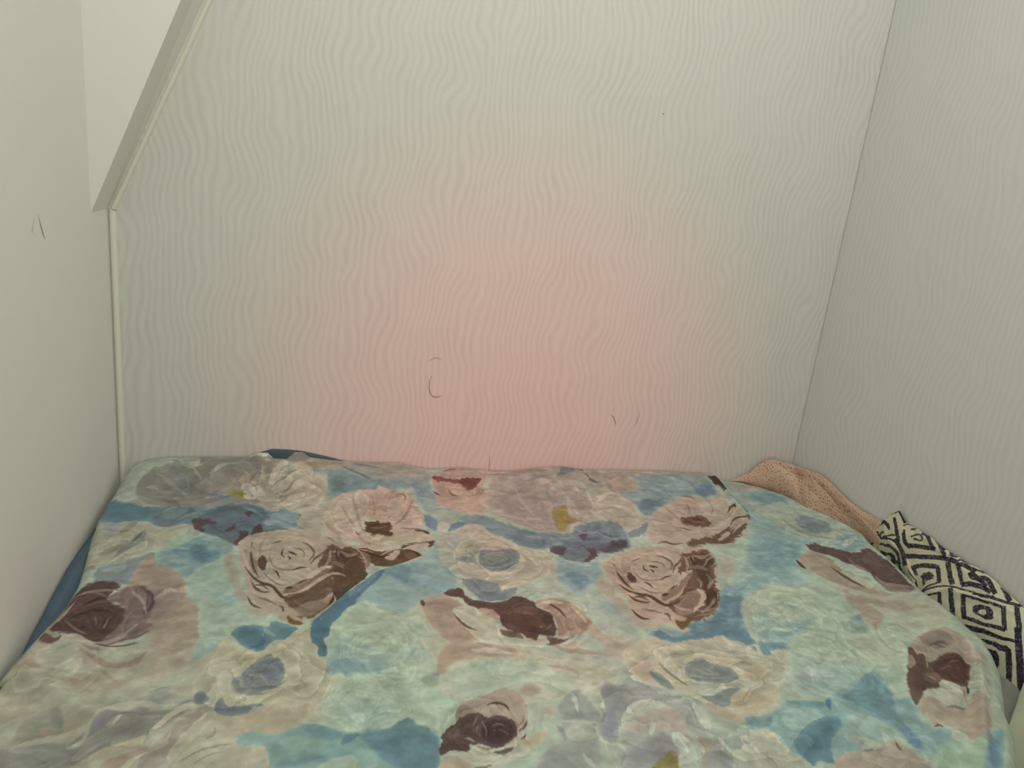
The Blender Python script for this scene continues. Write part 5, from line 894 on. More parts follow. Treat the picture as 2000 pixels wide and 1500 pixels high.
L b3a898 90 7 9 0.54|9122 -165 9256 -169 9529 -169 9814 -180 10114 -200 10395 -201 10666 -166 10807 -142 10821 -115 10696 -108 10443 -102 10174 -73 9873 -48 9572 -64 9277 -114 9131 -142
P b1a08d 100 17 28 0.52|9087 -2121 9313 -1803 9689 -1476 9997 -1312 10281 -1092 10608 -1038 10928 -1066 11221 -1036 11236 -1331 11221 -1860 11390 -1922 11349 -2034 11110 -2137 10917 -2454 10742 -2603 10328 -2885 10042 -2919 9785 -2907 9458 -2986 9178 -2877 8823 -2765
P b5a591 90 17 17 0.51|9609 -1644 10000 -1425 10229 -1545 10111 -1883 9780 -2091 9457 -2080 9346 -1969
P b7a896 80 18 18 0.51|10700 -1208 11033 -1152 11078 -1447 10974 -1679 10616 -1898 10394 -1778 10401 -1549
P a79581 80 17 14 0.51|10256 -1203 10463 -1263 10284 -1661 10055 -1881 10029 -1655
L 94806c 90 7 7 0.54|10280 -1099 10300 -1092 10336 -1077 10384 -1091 10455 -1121 10499 -1148 10509 -1190 10515 -1212 10528 -1200 10534 -1166 10542 -1096 10508 -1040 10427 -1014 10356 -1026 10306 -1065 10283 -1085
L 94806c 80 6 6 0.51|10310 -1206 10273 -1295 10204 -1471 10154 -1628 10120 -1764 10107 -1829 10116 -1824 10147 -1750 10202 -1603 10254 -1447 10301 -1282 10320 -1202
P 6b4a3c 90 16 33 0.52|9834 -1930 10055 -1881 10308 -1833 10414 -2003 10353 -2166 10104 -2317 9862 -2255 9781 -2145
L 5a3e30 90 6 8 0.52|9830 -2047 9862 -2077 9933 -2124 10006 -2167 10084 -2206 10127 -2219 10138 -2204 10114 -2161 10058 -2087 9982 -2044 9889 -2031 9839 -2031
L 4e3629 90 6 6 0.52|10024 -1941 10053 -1965 10114 -2006 10187 -2052 10276 -2098 10324 -2116 10331 -2105 10298 -2065 10224 -1996 10146 -1955 10070 -1936 10030 -1930
L 8a6f58 90 6 4 0.52|9940 -1993 9958 -2036 9999 -2118 10090 -2137 10228 -2089 10299 -2060 10304 -2050 10242 -2057 10117 -2082 10031 -2068 9977 -2010 9947 -1983
L 5e4436 90 6 7 0.51|10195 -1550 10194 -1607 10205 -1597 10205 -1540
L 5e4436 90 6 7 0.51|10392 -1699 10404 -1756 10414 -1745 10402 -1687
L 5e4436 80 6 4 0.53|9593 -2301 9622 -2322 9684 -2359 9743 -2400 9801 -2446 9833 -2466 9838 -2458 9816 -2425 9768 -2363 9707 -2321 9635 -2301 9598 -2293
P b5a691 90 14 14 0.53|9756 -2407 10076 -2368 10375 -2327 10836 -2017 10949 -2021 10648 -2337 10204 -2630 9810 -2663 9653 -2606
L 594436 100 7 9 0.51|10975 -1684 11022 -1642 11109 -1555 11169 -1503 11212 -1476 11234 -1472 11240 -1500 11246 -1516 11259 -1504 11268 -1475 11282 -1415 11253 -1394 11187 -1424 11103 -1502 11014 -1617 10973 -1675
L 594436 100 6 6 0.52|10711 -2235 10766 -2172 10872 -2048 10975 -1967 11088 -1917 11175 -1899 11237 -1917 11270 -1925 11279 -1912 11256 -1889 11208 -1847 11119 -1852 10993 -1909 10868 -2017 10759 -2161 10708 -2230
L 594436 100 6 5 0.54|10177 -2634 10248 -2596 10397 -2509 10534 -2405 10651 -2294 10710 -2236 10710 -2229 10652 -2274 10539 -2367 10408 -2462 10256 -2568 10179 -2625
P 5d4a38 100 12 17 0.52|11280 -1861 11408 -1894 11335 -2034 11235 -2030
P 695443 100 16 24 0.54|9578 -2752 9914 -2668 10204 -2630 10425 -2434 10648 -2337 11030 -2079 11139 -2138 10772 -2552 10328 -2885 10042 -2919 9785 -2907 9434 -3032
P b0a08e 100 11 13 0.54|10095 -2825 10339 -2585 10561 -2440 10526 -2593 10307 -2735
P a89783 90 11 14 0.53|10648 -2337 10978 -2022 11154 -1971 10845 -2291 10558 -2492
L 6e5846 90 6 6 0.54|8974 -2826 9011 -2816 9085 -2794 9140 -2815 9186 -2879 9271 -2898 9390 -2867 9451 -2849 9456 -2837 9403 -2837 9298 -2843 9224 -2818 9175 -2758 9104 -2749 9019 -2792 8977 -2814
L b4a491 80 6 9 0.54|9697 -2519 9729 -2568 9807 -2647 9918 -2662 10051 -2618 10120 -2588 10131 -2565 10081 -2555 9977 -2550 9878 -2531 9771 -2502 9711 -2497
P 4c3c35 100 16 23 0.61|11405 -62 11537 -71 11507 -415 11449 -910 11350 -919 11317 -578 11313 -288
P 566977 100 15 15 0.52|11457 -730 11474 -1029 11468 -1454 11444 -1691 11373 -1660 11322 -1392 11345 -1036
L 3a3436 90 7 10 0.55|11393 -893 11406 -980 11420 -965 11408 -877
P 9da89c 90 30 23 0.49|11553 -335 11974 -312 13224 400 12408 -968 11650 -1456 11465 -1151 11495 -664
P 839c9c 90 34 20 0.46|11975 -630 12396 -698 12854 -807 12479 -1335 12038 -1334 11824 -1076
P a5ada0 90 30 18 0.52|11664 -1333 12079 -1462 12245 -1948 11941 -2387 11567 -2153 11562 -1694
P a7a08c 90 16 16 0.62|7331 -4111 7556 -3742 7570 -4053 7636 -4735 7768 -4911 7961 -5121 7826 -5234 7569 -5086 7475 -4620
P ad9d89 100 11 18 0.60|7664 -3546 7838 -3304 8181 -3103 8476 -2983 8879 -2863 9153 -2876 9334 -3027 9760 -2954 9837 -3284 9862 -3509 9530 -3830 9294 -4291 9236 -4474 9002 -4848 8627 -5051 8460 -5086 8313 -5248 8191 -5283 8120 -5136 7898 -5036 7728 -4908 7657 -4736 7701 -4429 7612 -4168 7636 -3826
P b3a48f 80 23 14 0.57|8250 -3284 8678 -3085 9116 -3108 9110 -3421 8773 -3902 8394 -4111 8121 -4015 8098 -3696
P a08e7a 80 18 13 0.57|7691 -3507 7904 -3436 7925 -3726 7899 -4114 7742 -4065 7688 -3750
P 6b5444 100 14 27 0.61|9239 -3114 9463 -3172 9735 -3000 9812 -3328 9850 -3508 9644 -3626 9505 -3787 9354 -4101 9271 -4289 9286 -4366 8980 -4846 8685 -5024 8476 -5055 8383 -5030 8258 -4854 8198 -4713 8465 -4524 8583 -4239 8893 -3990 8897 -3748 9088 -3463
P 55402f 80 14 32 0.60|9417 -3261 9687 -3184 9690 -3455 9411 -3781 9247 -4249 9131 -4540 8893 -4805 8913 -4523 9144 -4007 9219 -3685
P 5e4937 80 17 21 0.63|8306 -4756 8744 -4326 8998 -4193 8696 -4506 8398 -4832
P 8f7c6b 100 11 11 0.63|8317 -4757 8546 -4494 8788 -4329 9013 -4251 9016 -4458 8860 -4662 8588 -4882 8382 -4948 8304 -4891
P 7e6c60 80 21 11 0.63|8477 -4631 8696 -4506 8675 -4717 8423 -4868
P b3a392 100 6 11 0.63|8936 -4265 9048 -4273 9016 -4458 8820 -4694 8588 -4882 8564 -4846 8792 -4621 8929 -4451
P 86725f 100 11 11 0.61|8421 -4339 8719 -4057 8946 -3792 9207 -3684 8961 -3995 8737 -4250 8460 -4488 8246 -4613 8194 -4538
P b5a593 100 7 11 0.59|8697 -4055 8923 -3790 9091 -3698 9207 -3684 9039 -3798 8848 -3987 8686 -4170 8526 -4310
L b5a593 90 5 8 0.62|8753 -4210 8705 -4258 8616 -4352 8530 -4424 8437 -4485 8351 -4538 8269 -4580 8227 -4604 8223 -4619 8260 -4614 8337 -4598 8428 -4558 8532 -4490 8632 -4393 8717 -4277 8758 -4218
P 5d453b 100 9 13 0.58|8015 -3732 8071 -3816 8050 -4049 7942 -4117 7907 -3962
P 8a7462 90 11 13 0.59|7833 -3839 7912 -3923 7905 -4152 7795 -4255 7742 -4065
L 564235 100 5 7 0.58|7883 -3479 7863 -3564 7825 -3730 7807 -3894 7812 -4051 7832 -4172 7865 -4261 7882 -4303 7890 -4295 7882 -4243 7863 -4142 7853 -4016 7850 -3863 7859 -3711 7881 -3555 7892 -3475
L 5a4639 100 5 10 0.62|7700 -4107 7715 -4159 7747 -4262 7793 -4347 7853 -4413 7927 -4451 8008 -4459 8058 -4500 8084 -4578 8123 -4651 8174 -4716 8250 -4732 8346 -4699 8448 -4638 8556 -4550 8610 -4506 8610 -4493 8556 -4530 8451 -4603 8358 -4649 8276 -4670 8219 -4649 8179 -4585 8145 -4512 8116 -4427 8053 -4378 7966 -4373 7894 -4346 7830 -4294 7777 -4225 7734 -4138 7711 -4094
L b1a08d 90 5 5 0.62|7797 -4352 7820 -4394 7871 -4472 7929 -4517 7988 -4529 8036 -4561 8078 -4615 8101 -4641 8109 -4632 8096 -4594 8067 -4520 8021 -4473 7962 -4459 7903 -4423 7839 -4368 7804 -4342
L 5a4639 90 5 7 0.62|7753 -4402 7758 -4445 7773 -4528 7806 -4590 7857 -4630 7917 -4637 7982 -4614 8014 -4600 8018 -4589 7991 -4588 7937 -4590 7891 -4571 7847 -4533 7810 -4485 7779 -4423 7762 -4393
L 5a4639 90 5 5 0.62|7789 -4476 7822 -4477 7886 -4475 7937 -4496 7982 -4542 8008 -4563 8014 -4555 7999 -4520 7965 -4454 7905 -4431 7830 -4453 7792 -4467
L b1a08d 90 5 5 0.62|7785 -4581 7802 -4611 7842 -4664 7900 -4676 7967 -4649 7999 -4633 8002 -4623 7974 -4623 7920 -4628 7872 -4614 7821 -4583 7792 -4572
L 57433a 100 5 6 0.57|8388 -3508 8367 -3550 8328 -3638 8326 -3706 8361 -3732 8380 -3740 8387 -3731 8380 -3706 8362 -3667 8364 -3622 8386 -3547 8395 -3507
L 4d3b31 100 5 7 0.57|8462 -3560 8472 -3576 8495 -3602 8529 -3617 8578 -3617 8605 -3611 8612 -3599 8598 -3579 8564 -3553 8527 -3543 8489 -3544 8469 -3548
L 4d3b31 90 5 5 0.58|8431 -3681 8436 -3703 8455 -3731 8459 -3735 8443 -3758 8433 -3776 8435 -3782 8449 -3771 8483 -3736 8488 -3689 8456 -3673 8436 -3673
L 6b5748 90 5 4 0.56|8210 -3436 8239 -3423 8296 -3391 8350 -3360 8403 -3329 8431 -3311 8433 -3304 8408 -3309 8357 -3325 8301 -3356 8241 -3404 8211 -3430
L 6b5748 80 5 4 0.57|8544 -3435 8573 -3437 8633 -3437 8683 -3454 8725 -3486 8736 -3536 8713 -3613 8703 -3653 8707 -3652 8724 -3610 8757 -3522 8751 -3453 8705 -3415 8648 -3404 8580 -3419 8547 -3427
L 8a7765 80 5 4 0.58|8186 -3538 8164 -3611 8121 -3756 8112 -3883 8135 -3991 8206 -4048 8321 -4053 8438 -4015 8555 -3936 8613 -3896 8615 -3887 8557 -3919 8446 -3982 8339 -4006 8233 -3996 8170 -3947 8144 -3854 8146 -3743 8177 -3606 8193 -3536
L 5b4738 90 5 6 0.59|8450 -4022 8483 -4002 8547 -3957 8612 -3921 8684 -3886 8722 -3864 8725 -3854 8692 -3857 8623 -3873 8550 -3916 8482 -3981 8449 -4015
L 6b5748 90 5 7 0.57|8788 -3783 8822 -3735 8887 -3642 8957 -3562 9045 -3482 9121 -3388 9175 -3295 9200 -3250 9194 -3247 9163 -3288 9105 -3366 9037 -3439 8947 -3520 8867 -3622 8809 -3729 8782 -3780
L 6b5748 80 5 6 0.57|8932 -3326 8922 -3376 8909 -3463 8875 -3543 8809 -3643 8776 -3697 8780 -3701 8820 -3655 8901 -3553 8947 -3444 8945 -3358 8940 -3320
L 4d3b31 100 5 5 0.60|8148 -4079 8156 -4097 8173 -4126 8189 -4165 8209 -4214 8222 -4235 8229 -4228 8230 -4192 8224 -4126 8202 -4087 8170 -4074 8154 -4071
L 4d3b31 100 5 9 0.62|8265 -4461 8279 -4466 8310 -4466 8340 -4456 8375 -4434 8396 -4418 8401 -4404 8390 -4394 8363 -4385 8328 -4397 8288 -4428 8268 -4448
L 564235 90 5 5 0.61|8460 -4309 8485 -4298 8535 -4273 8596 -4232 8668 -4172 8704 -4137 8704 -4129 8669 -4148 8598 -4191 8537 -4236 8486 -4278 8461 -4301
L 7a6655 80 5 4 0.61|7967 -4160 7985 -4194 8021 -4258 8070 -4322 8132 -4381 8203 -4401 8279 -4382 8317 -4372 8320 -4364 8285 -4367 8216 -4373 8154 -4346 8094 -4287 8040 -4232 7995 -4179 7972 -4154
L b7a895 80 5 6 0.61|7943 -4161 7952 -4209 7975 -4298 8022 -4380 8096 -4444 8137 -4469 8146 -4457 8124 -4406 8070 -4315 8020 -4242 7977 -4179 7953 -4149
L 5a4639 100 5 6 0.64|7653 -4740 7654 -4778 7660 -4853 7675 -4912 7699 -4958 7743 -4985 7803 -4992 7834 -4994 7839 -4984 7815 -4970 7767 -4944 7733 -4913 7712 -4873 7691 -4823 7672 -4763 7660 -4733
L 6b5748 90 5 7 0.65|8096 -4879 8106 -4899 8128 -4928 8133 -4957 8123 -5011 8121 -5041 8129 -5039 8147 -5005 8178 -4933 8170 -4878 8126 -4868 8103 -4868
L 7a6655 80 5 6 0.64|7796 -4753 7828 -4774 7896 -4807 7965 -4838 8038 -4866 8076 -4877 8082 -4868 8055 -4839 7994 -4790 7923 -4758 7843 -4746 7801 -4743
P 6b5439 100 10 14 0.66|8185 -5045 8278 -5070 8468 -4988 8359 -5157 8206 -5253 8164 -5171
P a5947f 90 10 10 0.65|8242 -4886 8354 -4962 8427 -4985 8278 -5070 8201 -5014
L a5937f 90 5 7 0.63|8888 -4740 8948 -4703 9073 -4614 9172 -4510 9231 -4413 9256 -4365 9249 -4362 9213 -4404 9150 -4483 9064 -4565 8946 -4671 8887 -4730
L 9b8975 90 5 7 0.58|9546 -3628 9595 -3615 9696 -3574 9771 -3542 9826 -3528 9857 -3517 9867 -3500 9849 -3487 9806 -3467 9723 -3491 9608 -3567 9550 -3613
L 9b8975 90 5 6 0.58|9406 -3615 9466 -3563 9581 -3452 9672 -3387 9760 -3356 9809 -3335 9815 -3320 9778 -3317 9693 -3321 9579 -3400 9459 -3538 9403 -3607
L 9b8975 90 5 7 0.60|9089 -3970 9085 -4013 9086 -4079 9076 -4123 9039 -4191 9019 -4231 9026 -4235 9057 -4202 9123 -4122 9150 -4031 9121 -3976 9101 -3958
L a08d79 90 5 9 0.61|9117 -4283 9164 -4250 9254 -4172 9321 -4095 9372 -4027 9397 -3990 9393 -3978 9362 -3998 9303 -4042 9230 -4113 9149 -4216 9112 -4273
L 9b8975 80 5 6 0.57|9224 -3346 9261 -3341 9333 -3317 9348 -3324 9329 -3394 9321 -3435 9331 -3432 9356 -3386 9403 -3282 9367 -3241 9273 -3298 9227 -3333
L 9b8975 80 5 5 0.65|8620 -4821 8652 -4842 8723 -4876 8825 -4858 8951 -4788 9014 -4750 9016 -4741 8957 -4762 8840 -4810 8748 -4827 8668 -4815 8626 -4812
L 9b8975 90 5 4 0.65|8573 -4952 8615 -4956 8703 -4956 8797 -4928 8890 -4875 8937 -4847 8939 -4839 8895 -4854 8809 -4888 8721 -4912 8626 -4931 8577 -4944
L 3f2f26 80 5 6 0.57|9385 -3170 9355 -3240 9302 -3379 9289 -3482 9313 -3542 9327 -3568 9335 -3560 9335 -3520 9330 -3448 9344 -3356 9379 -3230 9393 -3166
L 3f2f26 80 5 5 0.63|9024 -4312 9021 -4355 9018 -4432 8979 -4529 8900 -4664 8863 -4732 8868 -4734 8916 -4668 9009 -4529 9053 -4413 9040 -4339 9032 -4306
L 3f2f26 80 5 4 0.63|9181 -4323 9172 -4364 9159 -4439 9123 -4521 9060 -4623 9030 -4675 9033 -4677 9071 -4627 9147 -4523 9188 -4426 9189 -4353 9187 -4319
P b09f8c 90 11 13 0.57|7664 -3546 7790 -3429 7871 -3518 7865 -3762 7792 -3717 7696 -3671
L 9a8772 90 6 10 0.57|9409 -3271 9425 -3318 9475 -3392 9571 -3380 9682 -3291 9735 -3243 9739 -3222 9693 -3237 9610 -3272 9547 -3273 9472 -3251 9424 -3250
L 86725e 85 5 9 0.58|9161 -3608 9197 -3632 9276 -3661 9339 -3691 9392 -3733 9425 -3749 9441 -3731 9436 -3682 9413 -3592 9343 -3549 9232 -3567 9173 -3586
L a08d79 90 5 8 0.57|9238 -3255 9209 -3330 9166 -3462 9121 -3573 9060 -3691 9032 -3755 9041 -3758 9086 -3702 9175 -3576 9236 -3434 9252 -3305 9253 -3247
L 8a7662 85 5 8 0.60|9335 -3823 9315 -3886 9294 -3990 9272 -4051 9223 -4121 9195 -4164 9200 -4173 9237 -4143 9317 -4064 9368 -3949 9362 -3851 9349 -3812
L 9a8772 85 5 6 0.64|9104 -4498 9049 -4553 8948 -4661 8841 -4758 8717 -4860 8654 -4916 8654 -4926 8717 -4891 8847 -4808 8966 -4697 9063 -4569 9109 -4504
L b0a08c 85 5 7 0.64|8333 -4697 8343 -4736 8370 -4806 8434 -4841 8527 -4832 8577 -4821 8585 -4806 8551 -4787 8478 -4764 8421 -4738 8373 -4699 8344 -4683
L b8a895 85 5 9 0.58|8142 -3749 8151 -3799 8174 -3898 8239 -3967 8346 -3997 8478 -3954 8622 -3843 8692 -3785 8694 -3767 8626 -3800 8497 -3871 8392 -3891 8294 -3868 8224 -3829 8180 -3764 8156 -3732
L b8a895 85 5 8 0.58|7697 -3717 7693 -3797 7692 -3949 7719 -4079 7773 -4181 7805 -4226 7816 -4213 7807 -4144 7779 -4014 7752 -3891 7727 -3766 7709 -3706
L c0b09c 85 5 11 0.56|8537 -3181 8594 -3192 8710 -3204 8808 -3240 8897 -3300 8941 -3366 8939 -3456 8940 -3504 8958 -3492 8974 -3433 9005 -3306 8977 -3190 8887 -3105 8765 -3085 8620 -3128 8547 -3155
L 9e8b78 80 5 7 0.57|8153 -3276 8104 -3345 8010 -3493 7962 -3654 7972 -3793 7982 -3854 7993 -3846 8005 -3767 8018 -3623 8053 -3499 8124 -3359 8160 -3281
L c0b09c 80 5 8 0.61|8013 -4206 8049 -4255 8135 -4334 8226 -4352 8308 -4323 8349 -4305 8355 -4289 8323 -4284 8259 -4281 8184 -4249 8082 -4203 8023 -4190
L 6b5748 85 5 6 0.56|8759 -3230 8784 -3253 8837 -3289 8875 -3344 8901 -3421 8918 -3457 8926 -3449 8924 -3397 8914 -3297 8871 -3237 8801 -3222 8765 -3219
P 9c9b8c 100 20 20 0.79|3723 79 4173 10 4685 15 5074 -8 5395 -192 5408 -507 4896 -521 4397 -558 3914 -377 3670 -237
P 7f9494 100 24 19 0.56|3504 -411 3767 -291 3963 -379 4397 -558 4906 -412 5049 -510 4975 -753 4629 -763 4139 -887 3666 -1046 3528 -929 3528 -584
P 6f8888 90 29 14 0.56|3552 -537 3817 -427 4154 -513 4094 -809 3760 -967 3574 -891
P 98a096 80 30 15 0.97|3866 -185 4260 -272 4655 -384 4547 -519 4158 -410 3865 -313
L 6f7f7e 90 6 9 0.94|3765 -238 3810 -277 3902 -333 3998 -382 4096 -438 4178 -484 4242 -512 4274 -524 4279 -507 4252 -480 4196 -434 4121 -383 4025 -333 3925 -288 3822 -245 3770 -223
L 7d8480 80 6 6 0.59|3917 -118 3990 -139 4138 -165 4273 -184 4399 -202 4464 -206 4466 -192 4406 -162 4284 -107 4146 -79 3994 -89 3918 -101
L b3a898 80 6 9 0.46|4324 -17 4411 -42 4587 -65 4752 -70 4910 -51 4993 -20 4998 12 4923 35 4771 79 4603 93 4418 49 4326 13
L a99d90 80 6 9 0.83|4407 -306 4451 -340 4546 -396 4647 -427 4751 -426 4803 -421 4806 -406 4758 -385 4662 -357 4567 -329 4465 -300 4411 -291
P 8f9593 90 31 15 0.64|4804 -413 5060 -394 5383 -293 5397 -593 5122 -784 4987 -632
P 7c8c98 80 25 15 0.61|5008 -401 5156 -459 5253 -947 5163 -1277 5063 -870
P 869a9b 100 25 20 0.51|5038 -629 5387 -468 5378 -941 5501 -1129 5417 -1534 5245 -1734 5131 -1527 5094 -1041
P 9aa595 90 24 19 0.47|5144 -1426 5406 -1278 5674 -1436 5899 -1546 5652 -1848 5403 -2233 5281 -2132 5231 -1834
P 6c8494 100 18 14 0.47|5118 -1629 5252 -1683 5333 -1938 5267 -2227 5145 -2127 5103 -1930
P 6b8096 100 14 14 0.48|5433 -2186 5565 -1946 5747 -1851 5846 -1955 5748 -2101 5578 -2143 5471 -2236
P 7b8e90 100 24 19 0.49|5670 -1747 5997 -1548 6220 -1659 6490 -1978 6560 -2279 7037 -2298 6862 -2900 6623 -2932 6477 -2609 6280 -2459 6091 -2261 6001 -2011 5823 -1955
P 6d7f86 80 23 14 0.51|6324 -2270 6715 -2236 7009 -2395 6862 -2900 6601 -2842 6442 -2560
P b2af98 90 11 11 0.48|5263 -2180 5363 -1889 5472 -1943 5525 -2044 5425 -2234 5327 -2277
P b09686 100 21 21 0.56|5410 -287 5872 -27 6487 -94 7088 -120 6812 -365 6413 -464 6371 -936 6242 -1554 6073 -1655 5674 -1436 5447 -1329 5428 -939
P b5a08c 80 20 15 0.48|5526 -1129 5825 -1132 6339 -840 6242 -1554 5976 -1652 5657 -1540
P 7e4f4a 100 13 21 0.59|5417 -331 5635 -362 5939 -438 6323 -373 6395 -417 6274 -631 5988 -616 5773 -490 5414 -464
P 6e4540 90 11 16 0.58|5912 -440 6161 -381 6368 -418 6279 -608 6087 -796 5999 -706 5920 -551
L 7d5450 90 6 6 0.55|5393 -812 5404 -844 5432 -897 5463 -924 5491 -927 5505 -926 5508 -915 5499 -900 5480 -876 5456 -845 5420 -812 5398 -802
L 7d5450 90 6 6 0.54|5679 -760 5685 -811 5704 -914 5745 -971 5800 -972 5827 -967 5829 -955 5807 -939 5765 -917 5734 -869 5704 -790 5685 -753
P b8a092 90 13 13 0.56|5695 -668 5857 -620 5991 -751 5908 -938 5781 -938
L 8a5a50 80 6 5 0.49|5667 -141 5709 -135 5793 -112 5866 -100 5933 -101 5968 -98 5971 -86 5941 -68 5878 -38 5800 -48 5712 -100 5668 -130
L b8a796 90 6 10 0.46|5979 -31 6076 -58 6271 -99 6448 -132 6608 -162 6789 -164 6990 -128 7093 -104 7098 -77 7003 -64 6813 -48 6645 -10 6487 26 6302 36 6091 16 5986 0
L 9b7a6e 80 6 5 0.53|6517 -214 6655 -212 6923 -235 7171 -239 7396 -229 7510 -220 7513 -206 7405 -192 7186 -172 6939 -161 6664 -167 6520 -199
P a3988e 100 26 21 0.51|6651 -355 6858 -157 7170 -239 7559 -457 7094 -2101 6754 -2088 6441 -1770 6286 -1344 6391 -839
P 8f8d80 80 21 16 0.56|6657 -453 6846 -212 6995 -277 6823 -557
P aaa28e 100 22 17 0.45|3217 -1483 3527 -1303 3807 -928 3996 -888 4003 -1892 3974 -2537 3682 -2610 3438 -2336 3103 -2141 3011 -1858
P b3a692 100 11 18 0.46|3527 -1395 3666 -1046 3784 -890 3949 -888 4046 -809 4234 -886 4248 -1507 4135 -1897 3982 -2359 3844 -2704 3642 -2565 3500 -2338 3438 -1873
P b69f8e 100 12 19 0.49|3995 -927 4144 -768 4383 -806 4390 -684 4580 -764 4745 -841 4872 -799 4988 -873 5010 -1134 5037 -1525 5105 -1730 5096 -1979 4914 -2166 4648 -2155 4475 -2101 4313 -1903 4140 -1800 4024 -1405
P b39886 90 23 14 0.48|4183 -965 4472 -924 4594 -1225 4507 -1712 4274 -1804 4156 -1505
P a68c7a 80 14 12 0.54|4518 -964 4865 -879 4853 -1004 4680 -1321 4586 -1320
P b9aa95 100 10 12 0.51|4721 -1135 4861 -920 4935 -917 4904 -1228 4760 -1470 4648 -1418
L 8f705f 80 5 5 0.57|4714 -928 4739 -931 4786 -933 4820 -951 4847 -982 4855 -1020 4843 -1092 4837 -1134 4844 -1138 4858 -1101 4885 -1019 4879 -941 4840 -892 4792 -879 4739 -902 4714 -916
P baac98 100 9 12 0.53|3972 -927 4093 -848 4229 -1006 4218 -1221 4139 -1408 4028 -1311
P baa593 90 10 10 0.62|4389 -705 4486 -704 4626 -803 4593 -923 4475 -884
P b9a898 80 11 11 0.47|4852 -1921 5006 -1777 5104 -1830 5067 -2027 4942 -2119
P b4a18d 100 13 13 0.48|3438 -1873 4079 -2133 4914 -2166 5075 -2314 5201 -2527 4698 -2526 4259 -2681 3976 -2493 3500 -2361
P 5a4330 100 9 31 0.47|4111 -1944 4268 -1901 4402 -1906 4536 -1911 4533 -2198 4474 -2381 4348 -2330 4195 -2369 4098 -2181
L 4d3826 100 5 4 0.46|4123 -2139 4159 -2113 4229 -2055 4307 -2012 4397 -1981 4442 -1961 4443 -1951 4397 -1952 4306 -1962 4224 -2010 4155 -2089 4121 -2131
L 8d7a60 80 5 3 0.47|4168 -2094 4199 -2115 4262 -2151 4342 -2144 4434 -2090 4479 -2058 4479 -2049 4432 -2062 4341 -2096 4266 -2107 4202 -2091 4169 -2085
L 4d3826 90 5 3 0.47|4158 -2279 4191 -2274 4256 -2261 4336 -2267 4432 -2287 4481 -2293 4482 -2286 4435 -2265 4340 -2230 4257 -2229 4190 -2257 4157 -2272
L 5a4330 90 5 3 0.47|3944 -2223 3951 -2252 3968 -2304 3990 -2340 4012 -2358 4024 -2364 4026 -2358 4017 -2341 3999 -2312 3981 -2277 3959 -2237 3947 -2218
L 5a4330 90 5 3 0.47|4035 -2135 4043 -2152 4062 -2183 4081 -2212 4103 -2241 4115 -2254 4117 -2248 4109 -2225 4092 -2183 4071 -2153 4048 -2135 4037 -2128
L 5a4330 90 5 4 0.46|4197 -1557 4206 -1607 4210 -1603 4201 -1553
L 5a4330 90 5 5 0.46|4364 -1610 4368 -1710 4374 -1707 4369 -1608
L 5a4330 90 5 3 0.46|4504 -1765 4517 -1760 4543 -1743 4564 -1716 4579 -1685 4585 -1668 4584 -1662 4574 -1669 4557 -1687 4537 -1708 4514 -1739 4503 -1758
L 5a4330 80 5 3 0.48|4408 -2381 4417 -2397 4437 -2428 4473 -2421 4520 -2371 4543 -2341 4542 -2335 4517 -2349 4470 -2386 4441 -2399 4421 -2383 4410 -2375
P b7ad93 90 11 11 0.49|4144 -2501 4280 -2372 4491 -2427 4809 -2303 5030 -2312 5151 -2410 5201 -2527 4952 -2583 4689 -2615 4375 -2816 4248 -2851
P b5a38f 100 8 12 0.49|3978 -2449 4102 -2499 4271 -2507 4295 -2769 4245 -2893 4129 -2761 4026 -2755 3971 -2624
L 9a7f70 80 5 4 0.48|3980 -2363 3996 -2415 4031 -2516 4081 -2592 4140 -2634 4146 -2654 4107 -2717 4087 -2754 4089 -2763 4114 -2738 4165 -2677 4157 -2588 4096 -2537 4048 -2476 4007 -2395 3984 -2355
L 6b4e3a 100 5 5 0.48|3498 -2388 3522 -2429 3570 -2507 3613 -2577 3654 -2642 3698 -2684 3740 -2699 3761 -2705 3763 -2694 3743 -2677 3705 -2645 3669 -2597 3630 -2529 3583 -2464 3529 -2405 3501 -2378
L 5b4030 100 5 5 0.49|3965 -2736 3995 -2749 4055 -2772 4113 -2806 4172 -2850 4230 -2869 4283 -2863 4309 -2859 4310 -2850 4284 -2843 4234 -2832 4181 -2803 4122 -2757 4060 -2731 3997 -2727 3966 -2726
P 594230 100 9 16 0.48|4864 -2211 5029 -2146 5142 -2317 5113 -2362 4995 -2240
P 5e4334 100 9 13 0.49|4616 -2699 4860 -2623 5039 -2587 5199 -2541 5135 -2681 5031 -2807 5104 -2590 4855 -2667 4629 -2786
P b3a08e 100 9 11 0.50|4608 -2785 4815 -2643 5057 -2610 5070 -2678 4967 -2803 4750 -2835
P 5f4733 100 10 16 0.50|3924 -2750 4245 -2893 4545 -2782 4633 -2743 4872 -2884 4893 -3053 4750 -3208 4580 -3277 4336 -3302 4180 -3253 4072 -3048 3959 -2878
P 6f5b37 80 12 12 0.51|4349 -3144 4563 -3035 4624 -3240 4417 -3287
P b5a48c 100 6 8 0.50|4338 -3022 4450 -2904 4587 -2784 4595 -2912 4495 -3092 4412 -3108
L b09b86 90 5 4 0.50|4281 -2982 4310 -2961 4368 -2913 4432 -2867 4507 -2818 4545 -2787 4545 -2776 4506 -2785 4427 -2812 4360 -2865 4305 -2936 4279 -2973
P 7c6450 80 10 10 0.51|4612 -2954 4788 -2880 4856 -3009 4755 -3168
P b3a48f 90 10 10 0.51|4608 -3199 4759 -3127 4893 -3053 4971 -3099 4852 -3214 4680 -3283
P 7e6a5a 90 20 12 0.50|3722 -2655 3965 -2752 4120 -2928 4148 -3132 4094 -3364 3942 -3277 3793 -3032
